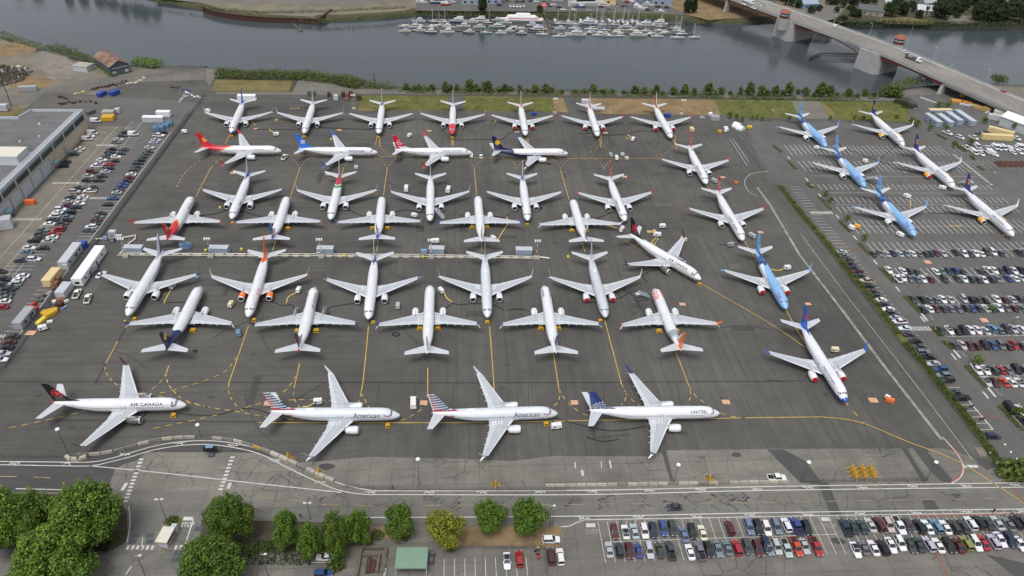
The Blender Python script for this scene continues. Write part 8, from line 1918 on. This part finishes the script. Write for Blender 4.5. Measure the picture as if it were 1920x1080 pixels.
# people
def person(px, py, rz, top, legs, lb, stride=.35):
    J = {'pelvis':(0,0,.95),'chest':(0,0,1.3),'neck':(.01,0,1.5),'head':(.03,0,1.68),'ls':(0,.19,1.42),'rs':(0,-.19,1.42),'le':(-.14,.24,1.15),'re':(.14,-.24,1.15),'lw':(.02,.25,.93),'rw':(.32,-.22,1.0),
         'lh':(.0,.1,.92),'rh':(.0,-.1,.92),'lk':(stride*.55,.1,.5),'rk':(-stride*.2,-.1,.5),'la':(stride*.7,.1,.08),'ra':(-stride*.9,-.1,.12),'lt':(stride*.7+.2,.1,.04),'rt':(-stride*.9+.17,-.1,.03)}
    E_ = [('pelvis','chest'),('chest','neck'),('neck','head'),('chest','ls'),('chest','rs'),('ls','le'),('le','lw'),('rs','re'),('re','rw'),('pelvis','lh'),('pelvis','rh'),('lh','lk'),('lk','la'),('la','lt'),('rh','rk'),('rk','ra'),('ra','rt')]
    RD = {'pelvis':.15,'chest':.17,'neck':.06,'head':.11,'ls':.075,'rs':.075,'le':.05,'re':.05,'lw':.035,'rw':.035,'lh':.11,'rh':.11,'lk':.07,'rk':.07,'la':.045,'ra':.045,'lt':.04,'rt':.04}
    c = gpt(px, py); names = list(J); me = bpy.data.meshes.new('person'); me.from_pydata([J[n_] for n_ in names], [(names.index(a), names.index(b)) for a, b in E_], []); me.materials.append(M[legs])
    o = inst('person', me, None, c, rz); md = o.modifiers.new('skin', 'SKIN'); me.skin_vertices.new() if not me.skin_vertices else None
    for k2, n_ in enumerate(names): me.skin_vertices[0].data[k2].radius = (RD[n_], RD[n_]); me.skin_vertices[0].data[k2].use_root = (n_ == 'pelvis')
    o.modifiers.new('sub', 'SUBSURF').levels = 1; tag(o, lb, 'person')
    g = MB(); g.cyl((0,0,.98),(0,0,1.47),.2,.23,10); g.build('jacket', [M[top]], o); g = MB(); g.cyl((.0,0,1.68),(.01,0,1.83),.125,.07,8); g.build('hair', [M['black']], o)
person(564,972,1.2,'black','dgrey','person in dark clothes standing by the near road beside the tree row'); person(736,919,0,'black','dgrey','person in dark clothes walking in the near bike lane'); person(1171,177,0,'black','black','person walking on the gravel path by the river'); person(1896,965,.5,'lgrey','dgrey','person in grey walking at the right end of the lower lane'); person(1861,962,.5,'black','black','person in black walking in the lower lane at right'); person(1896,860,.5,'offwhite','dgrey','person in a pale shirt standing by the hedge end, left','') if False else None
person(1853,855,.5,'offwhite','dgrey','person in a pale shirt at the end of the hedge', .1)
for _i in PLANES: build_plane(_i)
print('OBJECTS', len(bpy.data.objects))
# ================================================================ LIGHT, SKY, CAMERA
cam_d = bpy.data.cameras.new('camera'); cam = bpy.data.objects.new('camera', cam_d); COL.objects.link(cam)
cam_d.sensor_fit = 'HORIZONTAL'; cam_d.sensor_width = 36; cam_d.lens = 36*FPX/1920
cam_d.clip_start = 1; cam_d.clip_end = 20000
up = -DOWN; back = -_fw
cam.matrix_world = Matrix(((RIGHT.x, up.x, back.x, 0), (RIGHT.y, up.y, back.y, 0), (RIGHT.z, up.z, back.z, CAM_H), (0, 0, 0, 1)))
bpy.context.scene.camera = cam
SUN_EL, SUN_AZ = R(66), R(200)      # azimuth measured clockwise from +Y
w = bpy.data.worlds.new('World'); bpy.context.scene.world = w; w.use_nodes = True
nt = w.node_tree; bg = nt.nodes['Background']; sky = nt.nodes.new('ShaderNodeTexSky'); sky.sky_type = 'NISHITA'
sky.sun_disc = False; sky.sun_elevation = SUN_EL; sky.sun_rotation = SUN_AZ; sky.dust_density = 3; sky.air_density = 1.0; sky.ozone_density = 1
hs = nt.nodes.new('ShaderNodeHueSaturation'); hs.inputs['Saturation'].default_value = .28
nt.links.new(sky.outputs[0], hs.inputs['Color']); nt.links.new(hs.outputs[0], bg.inputs[0]); bg.inputs[1].default_value = .15
sd = bpy.data.lights.new('sun', 'SUN'); sd.energy = 1.4; sd.angle = R(26); sd.color = (1, .97, .93)
so = bpy.data.objects.new('sun', sd); COL.objects.link(so)
dirv = Vector((math.sin(SUN_AZ)*math.cos(SUN_EL), math.cos(SUN_AZ)*math.cos(SUN_EL), math.sin(SUN_EL)))
so.rotation_euler = dirv.to_track_quat('Z', 'Y').to_euler()
sc = bpy.context.scene
sc.view_settings.view_transform = 'Standard'; sc.view_settings.look = 'None'; sc.view_settings.gamma = 1; sc.view_settings.exposure = EXPOSURE
